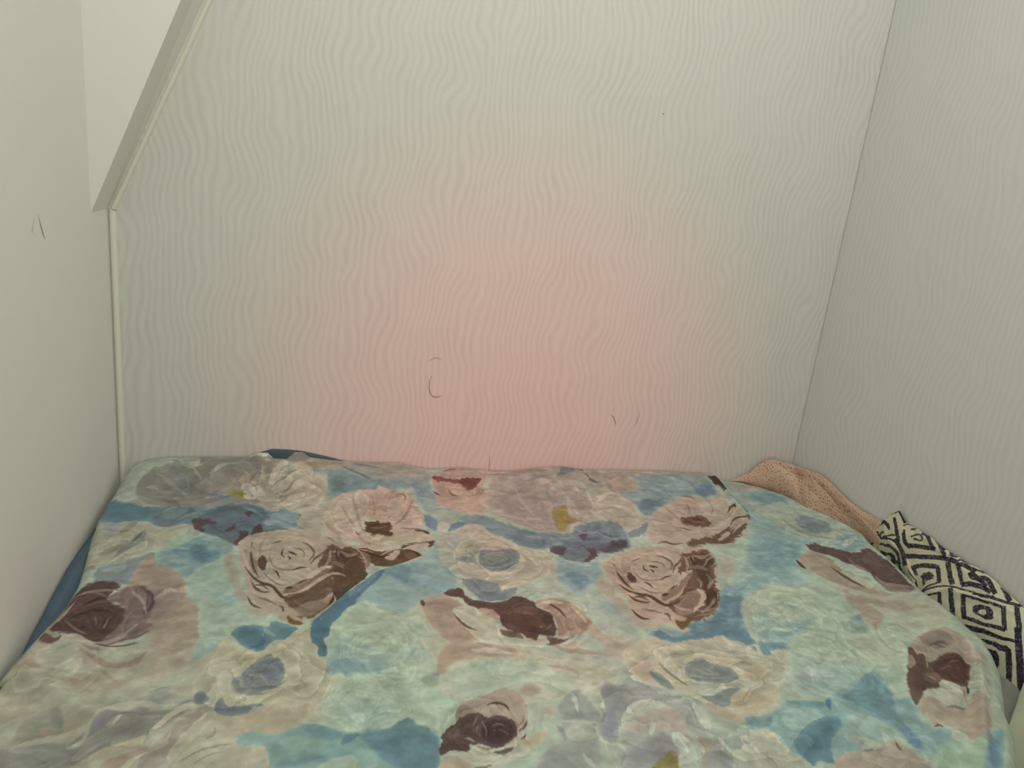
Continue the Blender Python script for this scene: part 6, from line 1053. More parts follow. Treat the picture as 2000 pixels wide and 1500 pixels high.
P 9a9990 90 20 10 0.52|4036 -3360 4180 -3253 4293 -3338 4204 -3485 4081 -3588
P a7a08c 90 14 14 0.52|2037 -3137 2164 -2769 2244 -3147 2449 -3973 2602 -4217 2814 -4513 2719 -4604 2462 -4361 2279 -3789
P ad9d89 100 9 15 0.52|2221 -2569 2328 -2337 2595 -2216 2834 -2176 3163 -2176 3401 -2287 3582 -2525 3923 -2583 4044 -2984 4103 -3246 3891 -3507 3780 -3955 3766 -4143 3641 -4494 3368 -4618 3234 -4611 3140 -4752 3044 -4759 2954 -4573 2742 -4398 2566 -4202 2467 -3981 2443 -3635 2307 -3298 2256 -2897
P b3a48f 80 19 12 0.49|2695 -2458 3032 -2369 3414 -2546 3467 -2908 3273 -3357 2989 -3480 2730 -3281 2645 -2898
P a08e7a 80 15 11 0.48|2237 -2531 2416 -2519 2496 -2875 2554 -3327 2403 -3218 2287 -2824
P 6b5444 100 11 22 0.53|3519 -2595 3717 -2736 3910 -2627 4032 -3026 4093 -3242 3948 -3312 3863 -3451 3795 -3759 3762 -3946 3788 -4037 3623 -4486 3412 -4603 3242 -4580 3158 -4527 3018 -4293 2938 -4114 3130 -3976 3176 -3686 3392 -3495 3349 -3217 3457 -2950
P 55402f 80 11 26 0.52|3695 -2823 3904 -2823 3955 -3132 3784 -3415 3734 -3894 3691 -4186 3544 -4415 3508 -4105 3605 -3591 3608 -3246
P 5e4937 80 14 18 0.54|3040 -4195 3330 -3833 3517 -3757 3323 -4024 3133 -4307
P 8f7c6b 100 9 9 0.55|3049 -4199 3194 -3967 3367 -3850 3541 -3828 3582 -4062 3490 -4247 3304 -4417 3142 -4434 3064 -4348
P 7e6c60 80 17 9 0.55|3162 -4102 3323 -4024 3345 -4257 3161 -4355
P b3a392 100 5 9 0.55|3480 -3821 3574 -3863 3582 -4062 3463 -4271 3304 -4417 3276 -4370 3426 -4182 3508 -4029
P 86725f 100 9 9 0.52|3057 -3751 3257 -3518 3399 -3284 3598 -3242 3450 -3521 3309 -3745 3119 -3934 2959 -4014 2900 -3913
P b5a593 100 6 9 0.51|3238 -3509 3380 -3275 3503 -3221 3598 -3242 3478 -3320 3353 -3477 3250 -3638 3141 -3749
L b5a593 90 4 6 0.53|3315 -3703 3284 -3742 3226 -3823 3164 -3882 3095 -3926 3031 -3961 2970 -3984 2940 -3998 2942 -4013 2974 -4017 3039 -4021 3110 -4002 3184 -3957 3248 -3878 3298 -3771 3321 -3715
P 5d453b 100 7 11 0.49|2578 -2912 2645 -3030 2674 -3298 2593 -3344 2529 -3149
P 8a7462 90 9 11 0.49|2437 -2979 2526 -3105 2567 -3373 2491 -3460 2403 -3218
L 564235 100 4 6 0.49|2407 -2562 2406 -2655 2407 -2839 2427 -3028 2464 -3217 2508 -3370 2555 -3486 2579 -3543 2583 -3538 2564 -3476 2526 -3353 2490 -3203 2456 -3021 2432 -2841 2420 -2659 2413 -2564
L 5a4639 100 4 8 0.52|2374 -3253 2400 -3319 2451 -3450 2511 -3563 2580 -3660 2654 -3727 2728 -3762 2778 -3822 2816 -3920 2865 -4018 2922 -4110 2991 -4152 3067 -4142 3141 -4103 3214 -4034 3251 -3998 3248 -3984 3208 -4010 3131 -4061 3059 -4087 2992 -4087 2939 -4049 2892 -3966 2848 -3873 2805 -3765 2738 -3687 2660 -3655 2592 -3601 2526 -3521 2465 -3422 2409 -3304 2380 -3243
L b1a08d 90 4 4 0.52|2513 -3574 2543 -3629 2606 -3736 2668 -3806 2722 -3838 2769 -3889 2816 -3965 2840 -4002 2844 -3996 2824 -3949 2783 -3856 2731 -3787 2676 -3752 2618 -3694 2551 -3607 2516 -3565
L 5a4639 90 4 6 0.52|2484 -3619 2499 -3669 2530 -3769 2574 -3853 2627 -3916 2681 -3944 2732 -3936 2756 -3930 2756 -3918 2730 -3909 2682 -3895 2637 -3861 2591 -3806 2549 -3739 2510 -3655 2489 -3613
L 5a4639 90 4 4 0.52|2532 -3717 2562 -3729 2620 -3745 2670 -3784 2717 -3852 2743 -3885 2745 -3879 2725 -3835 2679 -3748 2622 -3701 2560 -3703 2531 -3708
L b1a08d 90 4 4 0.53|2550 -3838 2573 -3877 2621 -3950 2674 -3983 2726 -3972 2750 -3963 2749 -3954 2723 -3945 2674 -3935 2629 -3906 2579 -3854 2552 -3830
L 57433a 100 4 5 0.49|2863 -2770 2853 -2810 2837 -2898 2851 -2980 2886 -3025 2903 -3042 2906 -3034 2893 -3004 2870 -2955 2863 -2905 2868 -2821 2868 -2774
L 4d3b31 100 4 6 0.49|2939 -2857 2952 -2879 2979 -2915 3012 -2945 3053 -2962 3074 -2964 3075 -2953 3058 -2926 3021 -2885 2987 -2861 2957 -2849 2941 -2846
L 4d3b31 90 4 4 0.49|2935 -2989 2946 -3015 2968 -3053 2971 -3057 2961 -3083 2956 -3102 2958 -3109 2969 -3103 2991 -3077 2984 -3021 2953 -2990 2937 -2982
L 6b5748 90 4 3 0.47|2691 -2625 2714 -2619 2760 -2600 2801 -2582 2841 -2564 2861 -2552 2861 -2545 2839 -2543 2796 -2545 2753 -2563 2710 -2598 2690 -2618
L 6b5748 80 4 3 0.49|2985 -2737 3012 -2749 3065 -2769 3112 -2805 3154 -2855 3171 -2916 3167 -3000 3165 -3045 3169 -3047 3175 -3004 3185 -2914 3166 -2830 3118 -2770 3067 -2737 3012 -2731 2985 -2730
L 8a7765 80 4 4 0.50|2691 -2738 2686 -2816 2679 -2971 2697 -3119 2741 -3255 2816 -3345 2917 -3389 3010 -3383 3094 -3328 3136 -3299 3134 -3290 3091 -3308 3005 -3346 2917 -3341 2822 -3297 2757 -3220 2716 -3105 2696 -2973 2696 -2820 2696 -2740
L 5b4738 90 4 5 0.51|3019 -3394 3045 -3381 3093 -3349 3142 -3326 3196 -3308 3223 -3296 3223 -3286 3194 -3281 3136 -3277 3083 -3304 3038 -3357 3017 -3386
L 6b5748 90 4 6 0.49|3263 -3225 3282 -3182 3319 -3095 3365 -3023 3425 -2958 3470 -2876 3498 -2786 3511 -2741 3506 -2733 3488 -2769 3454 -2841 3408 -2905 3347 -2969 3300 -3059 3271 -3165 3258 -3218
L 6b5748 80 4 5 0.49|3299 -2738 3301 -2790 3307 -2885 3292 -2968 3254 -3066 3237 -3119 3240 -3126 3266 -3088 3314 -2999 3331 -2889 3314 -2785 3304 -2736
L 4d3b31 100 4 5 0.51|2768 -3365 2779 -3387 2801 -3425 2822 -3474 2849 -3539 2864 -3570 2868 -3565 2861 -3526 2841 -3448 2814 -3393 2784 -3367 2770 -3357
L 4d3b31 100 4 7 0.53|2947 -3845 2962 -3855 2990 -3863 3015 -3859 3039 -3845 3051 -3834 3051 -3820 3037 -3807 3011 -3790 2983 -3791 2957 -3814 2945 -3831
L 564235 90 4 5 0.52|3085 -3728 3104 -3723 3143 -3709 3188 -3681 3236 -3634 3260 -3605 3258 -3597 3230 -3607 3177 -3636 3134 -3669 3100 -3701 3083 -3720
L 7a6655 80 4 4 0.52|2624 -3402 2647 -3447 2694 -3533 2750 -3622 2817 -3711 2883 -3757 2944 -3758 2974 -3757 2974 -3750 2943 -3742 2884 -3729 2824 -3680 2759 -3593 2702 -3512 2652 -3435 2626 -3397
L b7a895 80 4 5 0.51|2603 -3395 2622 -3452 2663 -3563 2721 -3673 2798 -3772 2837 -3815 2841 -3805 2810 -3740 2743 -3620 2685 -3520 2635 -3431 2608 -3387
L 5a4639 100 4 5 0.54|2465 -3983 2475 -4027 2496 -4113 2523 -4187 2554 -4248 2598 -4294 2652 -4320 2678 -4331 2679 -4322 2654 -4298 2605 -4256 2568 -4211 2542 -4160 2514 -4096 2485 -4019 2469 -3979
L 6b5748 90 4 6 0.55|2884 -4275 2898 -4300 2923 -4336 2931 -4367 2933 -4429 2936 -4465 2942 -4468 2951 -4438 2963 -4367 2943 -4299 2904 -4272 2886 -4265
L 7a6655 80 4 5 0.54|2595 -4042 2629 -4075 2697 -4133 2764 -4188 2831 -4242 2866 -4266 2868 -4258 2837 -4218 2773 -4144 2704 -4087 2632 -4048 2596 -4033
P 6b5439 100 8 12 0.57|2992 -4489 3077 -4543 3222 -4504 3163 -4663 3051 -4730 2999 -4626
P a5947f 90 8 8 0.56|3010 -4325 3120 -4442 3187 -4488 3077 -4543 2999 -4458
L a5937f 90 4 5 0.55|3527 -4341 3572 -4317 3659 -4253 3719 -4167 3749 -4075 3763 -4028 3757 -4020 3736 -4056 3697 -4125 3640 -4195 3561 -4280 3524 -4330
L 9b8975 90 4 6 0.51|3869 -3283 3909 -3284 3986 -3267 4041 -3252 4081 -3255 4102 -3254 4105 -3239 4086 -3220 4046 -3186 3983 -3185 3905 -3234 3868 -3268
L 9b8975 90 4 5 0.50|3751 -3226 3791 -3186 3867 -3095 3932 -3047 3997 -3040 4031 -3033 4032 -3020 3999 -3005 3929 -2984 3852 -3034 3780 -3153 3747 -3216
L 9b8975 90 4 6 0.53|3553 -3531 3560 -3575 3574 -3646 3572 -3693 3552 -3763 3543 -3806 3549 -3815 3569 -3790 3607 -3723 3610 -3628 3578 -3553 3560 -3523
L a08d79 90 4 7 0.53|3633 -3895 3666 -3873 3726 -3812 3768 -3745 3797 -3683 3811 -3648 3805 -3632 3783 -3645 3742 -3676 3695 -3733 3647 -3826 3627 -3881
L 9b8975 80 4 5 0.49|3550 -2858 3582 -2864 3641 -2859 3652 -2867 3648 -2944 3648 -2991 3654 -2994 3665 -2953 3684 -2851 3645 -2787 3579 -2820 3549 -2845
L 9b8975 80 4 4 0.56|3319 -4358 3352 -4389 3419 -4446 3500 -4455 3590 -4413 3634 -4387 3633 -4378 3587 -4385 3497 -4408 3423 -4403 3356 -4366 3321 -4349
L 9b8975 90 4 3 0.57|3305 -4492 3342 -4507 3417 -4531 3490 -4526 3556 -4493 3588 -4474 3587 -4466 3553 -4471 3486 -4486 3417 -4490 3343 -4483 3305 -4484
L 3f2f26 80 4 5 0.49|3652 -2706 3641 -2775 3623 -2914 3632 -3031 3662 -3111 3677 -3146 3682 -3141 3673 -3097 3654 -3016 3650 -2916 3656 -2780 3657 -2708
L 3f2f26 80 4 4 0.55|3562 -3900 3568 -3945 3581 -4028 3566 -4126 3524 -4257 3506 -4325 3510 -4330 3537 -4272 3588 -4146 3602 -4027 3579 -3938 3566 -3897
L 3f2f26 80 4 4 0.55|3694 -3957 3695 -3999 3699 -4077 3683 -4159 3649 -4257 3633 -4308 3636 -4312 3658 -4269 3700 -4176 3716 -4080 3704 -3996 3697 -3956
P b09f8c 90 10 12 0.47|2221 -2569 2311 -2471 2404 -2607 2449 -2898 2374 -2819 2277 -2731
L 9a8772 90 5 8 0.49|3692 -2832 3717 -2888 3776 -2988 3851 -3009 3922 -2944 3955 -2905 3952 -2884 3916 -2885 3849 -2900 3796 -2885 3733 -2834 3697 -2814
L 86725e 85 4 8 0.51|3547 -3139 3585 -3179 3660 -3235 3716 -3286 3764 -3352 3792 -3383 3799 -3369 3784 -3314 3745 -3206 3678 -3133 3592 -3117 3549 -3119
L a08d79 90 4 7 0.50|3545 -2756 3536 -2827 3526 -2961 3508 -3076 3477 -3199 3465 -3266 3472 -3277 3499 -3229 3549 -3119 3572 -2977 3563 -2828 3554 -2756
L 8a7662 85 4 7 0.53|3730 -3438 3728 -3498 3730 -3605 3721 -3670 3691 -3740 3676 -3783 3682 -3795 3707 -3775 3757 -3715 3775 -3605 3753 -3487 3739 -3434
L 9a8772 85 4 5 0.56|3662 -4132 3627 -4176 3563 -4268 3490 -4349 3406 -4429 3365 -4474 3368 -4485 3415 -4463 3507 -4406 3584 -4317 3640 -4202 3667 -4141
L b0a08c 85 4 6 0.55|3052 -4134 3070 -4180 3110 -4267 3171 -4327 3246 -4344 3284 -4345 3285 -4331 3250 -4301 3182 -4255 3129 -4210 3083 -4152 3057 -4124
L b8a895 85 4 8 0.50|2696 -2973 2715 -3033 2758 -3155 2832 -3257 2932 -3330 3036 -3325 3135 -3241 3183 -3195 3179 -3175 3126 -3192 3025 -3233 2935 -3226 2846 -3170 2778 -3102 2729 -3009 2703 -2961
L b8a895 85 4 6 0.49|2288 -2785 2302 -2876 2336 -3054 2389 -3219 2458 -3362 2493 -3427 2500 -3419 2476 -3336 2422 -3178 2373 -3023 2324 -2862 2296 -2780
L c0b09c 85 5 9 0.48|2930 -2433 2985 -2466 3091 -2519 3185 -2593 3271 -2691 3318 -2781 3331 -2887 3340 -2946 3351 -2944 3353 -2884 3353 -2748 3304 -2602 3208 -2470 3099 -2401 2985 -2401 2930 -2408
L 9e8b78 80 4 6 0.47|2607 -2413 2578 -2476 2524 -2616 2517 -2790 2554 -2964 2575 -3044 2582 -3042 2575 -2957 2555 -2794 2562 -2656 2598 -2508 2614 -2424
L c0b09c 80 4 6 0.52|2676 -3470 2720 -3538 2813 -3656 2896 -3706 2959 -3698 2989 -3690 2989 -3674 2958 -3658 2900 -3636 2827 -3578 2730 -3491 2679 -3456
L 6b5748 85 4 5 0.48|3131 -2568 3159 -2603 3214 -2663 3256 -2738 3292 -2838 3312 -2887 3316 -2882 3304 -2823 3275 -2704 3226 -2616 3164 -2574 3133 -2558
P 5c4936 100 11 19 0.53|3793 -3032 3956 -2960 4059 -3285 4081 -3588 3916 -3863 3688 -4118 3578 -4239 3619 -3911 3701 -3563
P 67513a 80 11 18 0.54|2910 -4057 3080 -3939 3365 -3824 3625 -3558 3781 -3420 3850 -3646 3692 -3916 3438 -4098 3577 -4335 3438 -4417 3336 -4530 3129 -4391
L b3a48e 90 4 7 0.52|3014 -4008 3058 -3994 3149 -3963 3242 -3883 3334 -3756 3424 -3640 3513 -3536 3588 -3482 3649 -3478 3699 -3491 3737 -3522 3756 -3539 3761 -3522 3744 -3498 3707 -3451 3653 -3420 3581 -3408 3494 -3453 3396 -3555 3303 -3676 3217 -3813 3135 -3907 3052 -3962 3010 -3991
L b3a48e 90 4 5 0.56|3578 -4046 3584 -4081 3597 -4146 3586 -4205 3549 -4273 3487 -4356 3402 -4459 3337 -4551 3291 -4629 3268 -4668 3273 -4677 3299 -4648 3352 -4586 3422 -4509 3509 -4410 3571 -4315 3607 -4228 3616 -4143 3595 -4073 3584 -4040
P 8f7d6d 90 10 9 0.56|3076 -4325 3263 -4214 3473 -4134 3581 -4076 3508 -4297 3335 -4500 3152 -4604
P a89780 90 8 10 0.57|2927 -4405 3066 -4507 3202 -4608 3254 -4700 3107 -4745 2973 -4675 2869 -4549
P 6b5439 100 8 10 0.57|2983 -4530 3069 -4596 3204 -4667 3189 -4723 3041 -4716
P 8fa6a0 100 23 20 0.54|5233 -2460 4971 -3099 4791 -3210 4333 -3340 4115 -3664 3834 -4062 3890 -4455 4243 -4484 4480 -4629 4795 -4136 5065 -4122 5326 -3966 5337 -3672 5307 -3361 5432 -3125 5461 -2697
P 7d9899 90 29 20 0.53|4291 -3376 4817 -3331 4990 -3262 4889 -3717 4707 -3921 4523 -3836 4345 -3680
P 6a8890 80 23 12 0.53|4207 -3447 4568 -3394 4719 -3480 4646 -3773 4457 -3724 4274 -3601
P 8fa8a0 90 37 15 0.56|3908 -4034 4295 -3820 4551 -3945 4804 -4068 4692 -4361 4427 -4436 4217 -4355 4005 -4274
P 93a4a0 70 22 11 0.57|4452 -4177 4675 -4194 4692 -4361 4466 -4408
P 86a0a4 80 23 12 0.55|4820 -3638 5137 -3659 5260 -3889 5071 -4088 4817 -3964
P a9b89f 100 21 17 0.58|3676 -4620 3897 -4297 4077 -4279 4245 -4453 4486 -4567 4737 -4589 4763 -5181 3632 -5073
P 577685 100 9 5 0.56|3271 -4687 3507 -4392 3759 -4123 3992 -3834 4204 -3485 4353 -3341 4271 -3638 4061 -3943 3899 -4233 3677 -4560 3538 -4784 3502 -5060 3277 -5039 3338 -4766
P 6b8a93 80 11 7 0.54|3759 -4123 4033 -3766 4202 -3522 4235 -3599 3985 -3972 3790 -4288
L b2c0b6 90 4 5 0.58|3397 -4641 3404 -4715 3411 -4713 3404 -4640
L a9b3a4 80 4 4 0.52|4119 -3631 4162 -3579 4249 -3472 4352 -3402 4473 -3367 4596 -3331 4721 -3295 4784 -3275 4784 -3264 4722 -3270 4597 -3286 4473 -3313 4348 -3352 4241 -3437 4157 -3562 4116 -3624
P 9aa68f 90 14 11 0.58|4214 -4387 4316 -4459 4486 -4567 4604 -4483 4721 -4428 4554 -4604 4344 -4555
P a4927f 100 11 11 0.59|4753 -4167 4913 -4110 5174 -4165 5310 -4378 5350 -4672 5435 -4985 5278 -5231 4934 -5198 4836 -4659
P b1b19a 100 9 9 0.61|5125 -4462 5254 -4373 5424 -4486 5595 -4756 5680 -5037 5627 -5264 5417 -5244 5287 -5001 5198 -4690
L 5e4f45 100 4 5 0.60|5144 -4563 5155 -4616 5179 -4718 5210 -4802 5245 -4868 5293 -4919 5353 -4954 5383 -4970 5386 -4962 5361 -4935 5309 -4885 5268 -4830 5235 -4768 5202 -4692 5168 -4602 5149 -4557
L 6b5247 100 4 9 0.57|4752 -4204 4744 -4232 4739 -4281 4749 -4315 4764 -4334 4774 -4340 4783 -4331 4787 -4312 4791 -4280 4789 -4247 4774 -4212 4761 -4198
P 5f4a45 100 10 13 0.58|5054 -4069 5189 -3956 5320 -4001 5347 -4178 5500 -4292 5755 -4380 5917 -4359 6067 -4233 6177 -4276 6268 -4387 6038 -4503 5870 -4555 5757 -4707 5605 -4533 5443 -4389 5289 -4173
P a59180 90 9 11 0.60|5468 -4457 5687 -4508 5757 -4707 5698 -4796 5547 -4625
P 5b463d 100 11 11 0.61|5750 -4738 5877 -4523 6120 -4341 6376 -4429 6159 -5315 5954 -5122 5802 -4989 5721 -4860
P 70594d 80 10 11 0.60|5847 -4651 6124 -4477 6319 -4559 6246 -4749 6035 -4667
L 7f6a5c 80 4 3 0.60|5900 -4593 5951 -4552 6051 -4468 6143 -4443 6232 -4477 6278 -4492 6281 -4486 6239 -4461 6151 -4413 6051 -4440 5948 -4539 5899 -4588
P adaa94 100 17 17 0.52|5298 -2323 5539 -2238 5757 -2052 5917 -1958 6085 -2064 6081 -2308 6280 -2459 6465 -2654 6544 -2884 6836 -2988 6952 -3211 6939 -3542 6739 -3766 6507 -3827 6201 -4029 5974 -4120 5720 -3994 5484 -3757 5322 -3519 5221 -3113 5187 -2771
P b2a490 90 14 14 0.50|5739 -2150 5907 -2008 6065 -2162 6259 -2552 6454 -2879 6454 -3054 6165 -2952 5911 -2895 5832 -2624
P 9aa095 80 18 13 0.50|5328 -2418 5622 -2289 5670 -2525 5389 -2868 5287 -2688
P 969a8c 90 13 11 0.51|5651 -2750 5778 -2667 5916 -2763 5806 -2976 5654 -2968
P b3b09c 100 10 10 0.54|5418 -3206 5655 -3302 5774 -3548 5905 -3710 5660 -3694 5445 -3527
P 838d86 90 11 11 0.52|5411 -3123 5574 -3049 5737 -3100 5723 -3386 5613 -3299 5418 -3206
P 75827f 100 11 13 0.53|5789 -3061 5889 -2894 6077 -2948 6270 -2892 6398 -2921 6454 -3140 6379 -3345 6191 -3574 6014 -3602 5823 -3512 5752 -3348
P 878a80 80 13 11 0.53|5858 -3149 6058 -3033 6203 -3168 6069 -3367 5899 -3357
L a09f90 80 5 4 0.52|5845 -3111 5899 -3089 6009 -3042 6103 -3030 6184 -3053 6242 -3102 6280 -3180 6299 -3220 6304 -3212 6290 -3165 6259 -3071 6200 -3006 6115 -2977 6014 -2998 5900 -3066 5845 -3102
L a09f90 80 5 4 0.54|5818 -3437 5871 -3458 5981 -3495 6114 -3463 6268 -3361 6346 -3306 6346 -3297 6269 -3335 6118 -3418 5990 -3450 5878 -3433 5820 -3428
L 66706c 80 5 4 0.53|5881 -3236 5905 -3273 5953 -3344 6024 -3373 6117 -3358 6201 -3306 6276 -3221 6313 -3177 6312 -3172 6273 -3208 6200 -3280 6121 -3321 6033 -3336 5964 -3316 5912 -3258 5884 -3230
L 66706c 70 5 4 0.53|5986 -3160 6020 -3159 6087 -3150 6136 -3161 6172 -3196 6192 -3213 6195 -3206 6181 -3179 6149 -3127 6095 -3111 6023 -3136 5987 -3152
L b7b39d 90 5 6 0.54|5518 -3577 5575 -3600 5691 -3640 5821 -3667 5968 -3678 6128 -3601 6295 -3437 6379 -3352 6378 -3338 6292 -3405 6127 -3540 5980 -3599 5838 -3590 5705 -3581 5583 -3567 5521 -3563
P b4b19a 90 10 10 0.55|5579 -3689 5914 -3673 6223 -3616 6317 -3582 6134 -3802 5872 -3859
P 7d8a88 100 12 12 0.57|5364 -3749 5572 -3726 5718 -3811 5904 -3898 5903 -4079 6080 -4020 6201 -4029 6067 -4233 5878 -4356 5615 -4301 5463 -4082
P b3b09a 90 8 10 0.57|5891 -4042 6166 -3842 6382 -3819 6251 -3996 5983 -4085
P 6f7d86 80 16 12 0.58|5534 -4122 5816 -4108 6028 -4230 5762 -4347 5539 -4295
P a9a692 90 17 13 0.54|6554 -3016 6856 -3076 6964 -3462 6612 -3758 6381 -3665
P a4b09c 80 21 13 0.52|5230 -2773 5396 -2825 5432 -3125 5322 -3519 5184 -3353 5150 -3026
P 9aa99d 100 41 33 0.53|12740 187 13537 267 12926 -1081 12687 -1660 13054 -2317 13023 -2980 12905 -3319 12119 -3007 11913 -2858 11526 -2261 11435 -1631 11455 -887
P b0ab97 90 45 45 0.41|12196 28 12912 372 12704 -163 12123 -807 11865 -646
P a99888 80 45 34 0.48|11737 -484 12140 -213 12261 -531 11926 -836 11698 -772
P 7b9799 100 27 27 0.48|11878 -842 12435 -749 12746 -828 12635 -1300 12392 -1525 12152 -1434 11912 -1474 11820 -1214
P a7b09c 100 33 33 0.54|11567 -1552 12095 -1390 12327 -1301 12526 -1393 12810 -1487 12932 -1916 13071 -2240 13067 -2620 13000 -2908 12452 -2883 12011 -2721 11820 -2422 11753 -2039
P 7f8d8e 100 24 20 0.55|12306 -1898 12625 -1866 12815 -2073 12832 -2386 12427 -2594 12163 -2510 12120 -2283
P 8b8e8e 80 20 20 0.54|12279 -2056 12623 -1988 12726 -2305 12428 -2370
L 8c9280 80 7 10 0.55|11966 -1898 11951 -2050 11931 -2341 11985 -2543 12108 -2659 12257 -2735 12431 -2775 12521 -2791 12540 -2769 12474 -2724 12335 -2642 12209 -2543 12092 -2429 12024 -2253 12003 -2003 11988 -1878
L 9b8f80 60 9 10 0.55|11603 -2198 11577 -2331 11548 -2573 11600 -2701 11712 -2720 11771 -2722 11789 -2700 11757 -2663 11688 -2602 11655 -2473 11642 -2273 11624 -2180
P 87a09f 90 20 20 0.58|12452 -2883 12962 -2542 13090 -2695 13080 -2912 12898 -3183 12474 -3362 12273 -3218
P aab2a5 100 12 16 0.58|12470 -3093 12686 -2894 12970 -2690 13073 -2768 12788 -2969 12540 -3130
P 8ba6a1 100 48 27 0.60|11517 -1633 11604 -2264 11780 -2711 11989 -2862 11396 -3368 11074 -3723 10963 -4181 10690 -4273 10238 -4131 9604 -4511 8987 -5131 8770 -5201 9152 -4577 9786 -3989 10556 -3064 11047 -2392
P 7c9a9b 90 63 28 0.59|10826 -2808 11383 -2834 11648 -3119 11155 -3606 10638 -4047 10312 -3911 10256 -3553
P a5b4a2 100 41 27 0.58|9780 -3025 10164 -3109 10479 -3190 10049 -3778 9408 -4182 9651 -3636
P a59a86 70 47 20 0.59|9850 -3346 10054 -3419 9850 -3881 9528 -3972
P 67868f 100 28 17 0.67|9322 -4335 9420 -4497 9787 -4209 9263 -4971 9125 -5492 9147 -5822 9046 -5891 9021 -5566 8622 -5360 8283 -5244 8425 -5081 8728 -5063 8995 -4855
P a5937f 100 21 21 0.63|11239 -3487 11723 -3123 11926 -3267 11918 -3775 11912 -4247 12034 -4535 12284 -4662 11977 -4849 11665 -4721 11486 -4330 11312 -4092 11283 -3736
P b2b199 100 26 26 0.69|11312 -4092 11605 -4449 11905 -4686 12284 -4662 12718 -4585 12725 -5115 12741 -5316 12249 -5605 11738 -5649 11537 -5355 11609 -4872 11313 -4641 11206 -4419
P a49783 90 26 20 0.68|11486 -4330 11575 -4661 11953 -4795 12396 -4934 12572 -5051 12157 -5118 11747 -5034 11545 -4866 11352 -4851 11096 -5127 11236 -4739
P b3b59e 100 14 17 0.64|11883 -3773 12041 -3904 12070 -4143 12098 -4373 11942 -4473 11800 -4296 11819 -3950
L 5d4b41 90 6 9 0.63|11716 -3769 11711 -3837 11707 -3968 11718 -4086 11745 -4191 11788 -4288 11845 -4377 11877 -4419 11890 -4408 11878 -4349 11848 -4236 11819 -4128 11791 -4026 11765 -3921 11743 -3811 11730 -3757
L 5a443a 100 6 11 0.60|11231 -3492 11205 -3550 11168 -3655 11161 -3734 11177 -3788 11190 -3809 11207 -3797 11222 -3753 11241 -3673 11254 -3595 11254 -3516 11247 -3481
P 614a45 100 18 22 0.62|11723 -3123 11965 -2896 12171 -3044 12349 -3222 12499 -3429 12991 -3119 12951 -3454 12935 -3837 12834 -4253 12742 -4559 12488 -4596 12237 -4550 12212 -4325 12326 -3922 12253 -3734 12083 -3661 12053 -3405 11852 -3263
P 705a56 90 22 18 0.62|12523 -3496 12959 -3254 12890 -3709 12804 -4073 12492 -4171 12398 -3927
L a08d7c 90 6 9 0.66|12317 -4108 12297 -4171 12259 -4298 12281 -4384 12359 -4426 12464 -4455 12598 -4470 12688 -4491 12732 -4525 12756 -4541 12775 -4525 12765 -4497 12742 -4442 12671 -4395 12550 -4363 12447 -4335 12363 -4309 12326 -4249 12334 -4147 12336 -4095
P 8b7a6e 90 17 17 0.66|12258 -4271 12443 -4398 12696 -4528 12625 -4606 12261 -4606 12168 -4462
L 806e66 80 7 7 0.62|12267 -3422 12234 -3529 12183 -3731 12203 -3875 12293 -3957 12343 -3991 12358 -3977 12336 -3917 12281 -3807 12262 -3671 12280 -3497 12283 -3411
P baab98 90 9 11 0.46|3615 -1492 3735 -1087 3900 -967 3936 -1309 3875 -1791 3738 -1979 3632 -1880
L 9c8a78 80 5 8 0.46|3941 -1008 3942 -1104 3948 -1309 3963 -1541 3989 -1786 4015 -1977 4038 -2115 4050 -2182 4060 -2176 4057 -2102 4050 -1954 4039 -1756 4018 -1510 3994 -1288 3967 -1094 3951 -1004
L 9a8574 70 7 7 0.46|3749 -1310 3763 -1412 3794 -1617 3844 -1818 3912 -2002 3948 -2087 3955 -2076 3933 -1969 3883 -1763 3834 -1571 3786 -1389 3758 -1302
L a08a7a 70 7 7 0.49|4274 -967 4272 -1053 4276 -1230 4276 -1413 4274 -1606 4276 -1705 4285 -1706 4300 -1607 4323 -1408 4323 -1214 4299 -1041 4283 -963
P bba695 80 12 12 0.48|4604 -1090 4780 -1004 4822 -1323 4690 -1718 4522 -1812 4508 -1415
L 93756a 70 6 7 0.47|4986 -1086 4960 -1164 4911 -1323 4855 -1487 4792 -1652 4720 -1798 4635 -1932 4593 -2002 4596 -2018 4644 -1970 4740 -1863 4825 -1715 4892 -1533 4944 -1350 4979 -1175 4995 -1091
L bfae9c 85 5 8 0.46|5018 -1233 5025 -1326 5041 -1511 5049 -1686 5052 -1841 5026 -1946 4955 -2050 4918 -2109 4922 -2128 4963 -2093 5052 -2008 5106 -1843 5108 -1646 5090 -1465 5051 -1299 5029 -1222
L 8f7263 80 5 4 0.48|4647 -2162 4690 -2173 4777 -2189 4855 -2197 4921 -2198 4986 -2205 5052 -2221 5086 -2226 5088 -2214 5058 -2194 4996 -2156 4930 -2135 4862 -2130 4784 -2132 4693 -2141 4648 -2149
L c0b39c 90 5 8 0.49|4305 -2650 4360 -2631 4471 -2589 4590 -2562 4719 -2548 4850 -2533 4982 -2519 5049 -2508 5052 -2487 4988 -2470 4859 -2444 4727 -2439 4593 -2458 4469 -2509 4358 -2589 4303 -2631
L b7a48f 90 5 6 0.49|4074 -2593 4094 -2640 4139 -2726 4199 -2764 4265 -2749 4297 -2735 4298 -2718 4268 -2700 4210 -2679 4160 -2648 4108 -2599 4079 -2579
L 4d3626 95 5 6 0.50|3964 -2758 4001 -2800 4077 -2878 4153 -2950 4233 -3017 4318 -3026 4405 -2978 4447 -2952 4447 -2939 4403 -2950 4320 -2974 4244 -2954 4169 -2889 4089 -2828 4008 -2772 3966 -2746
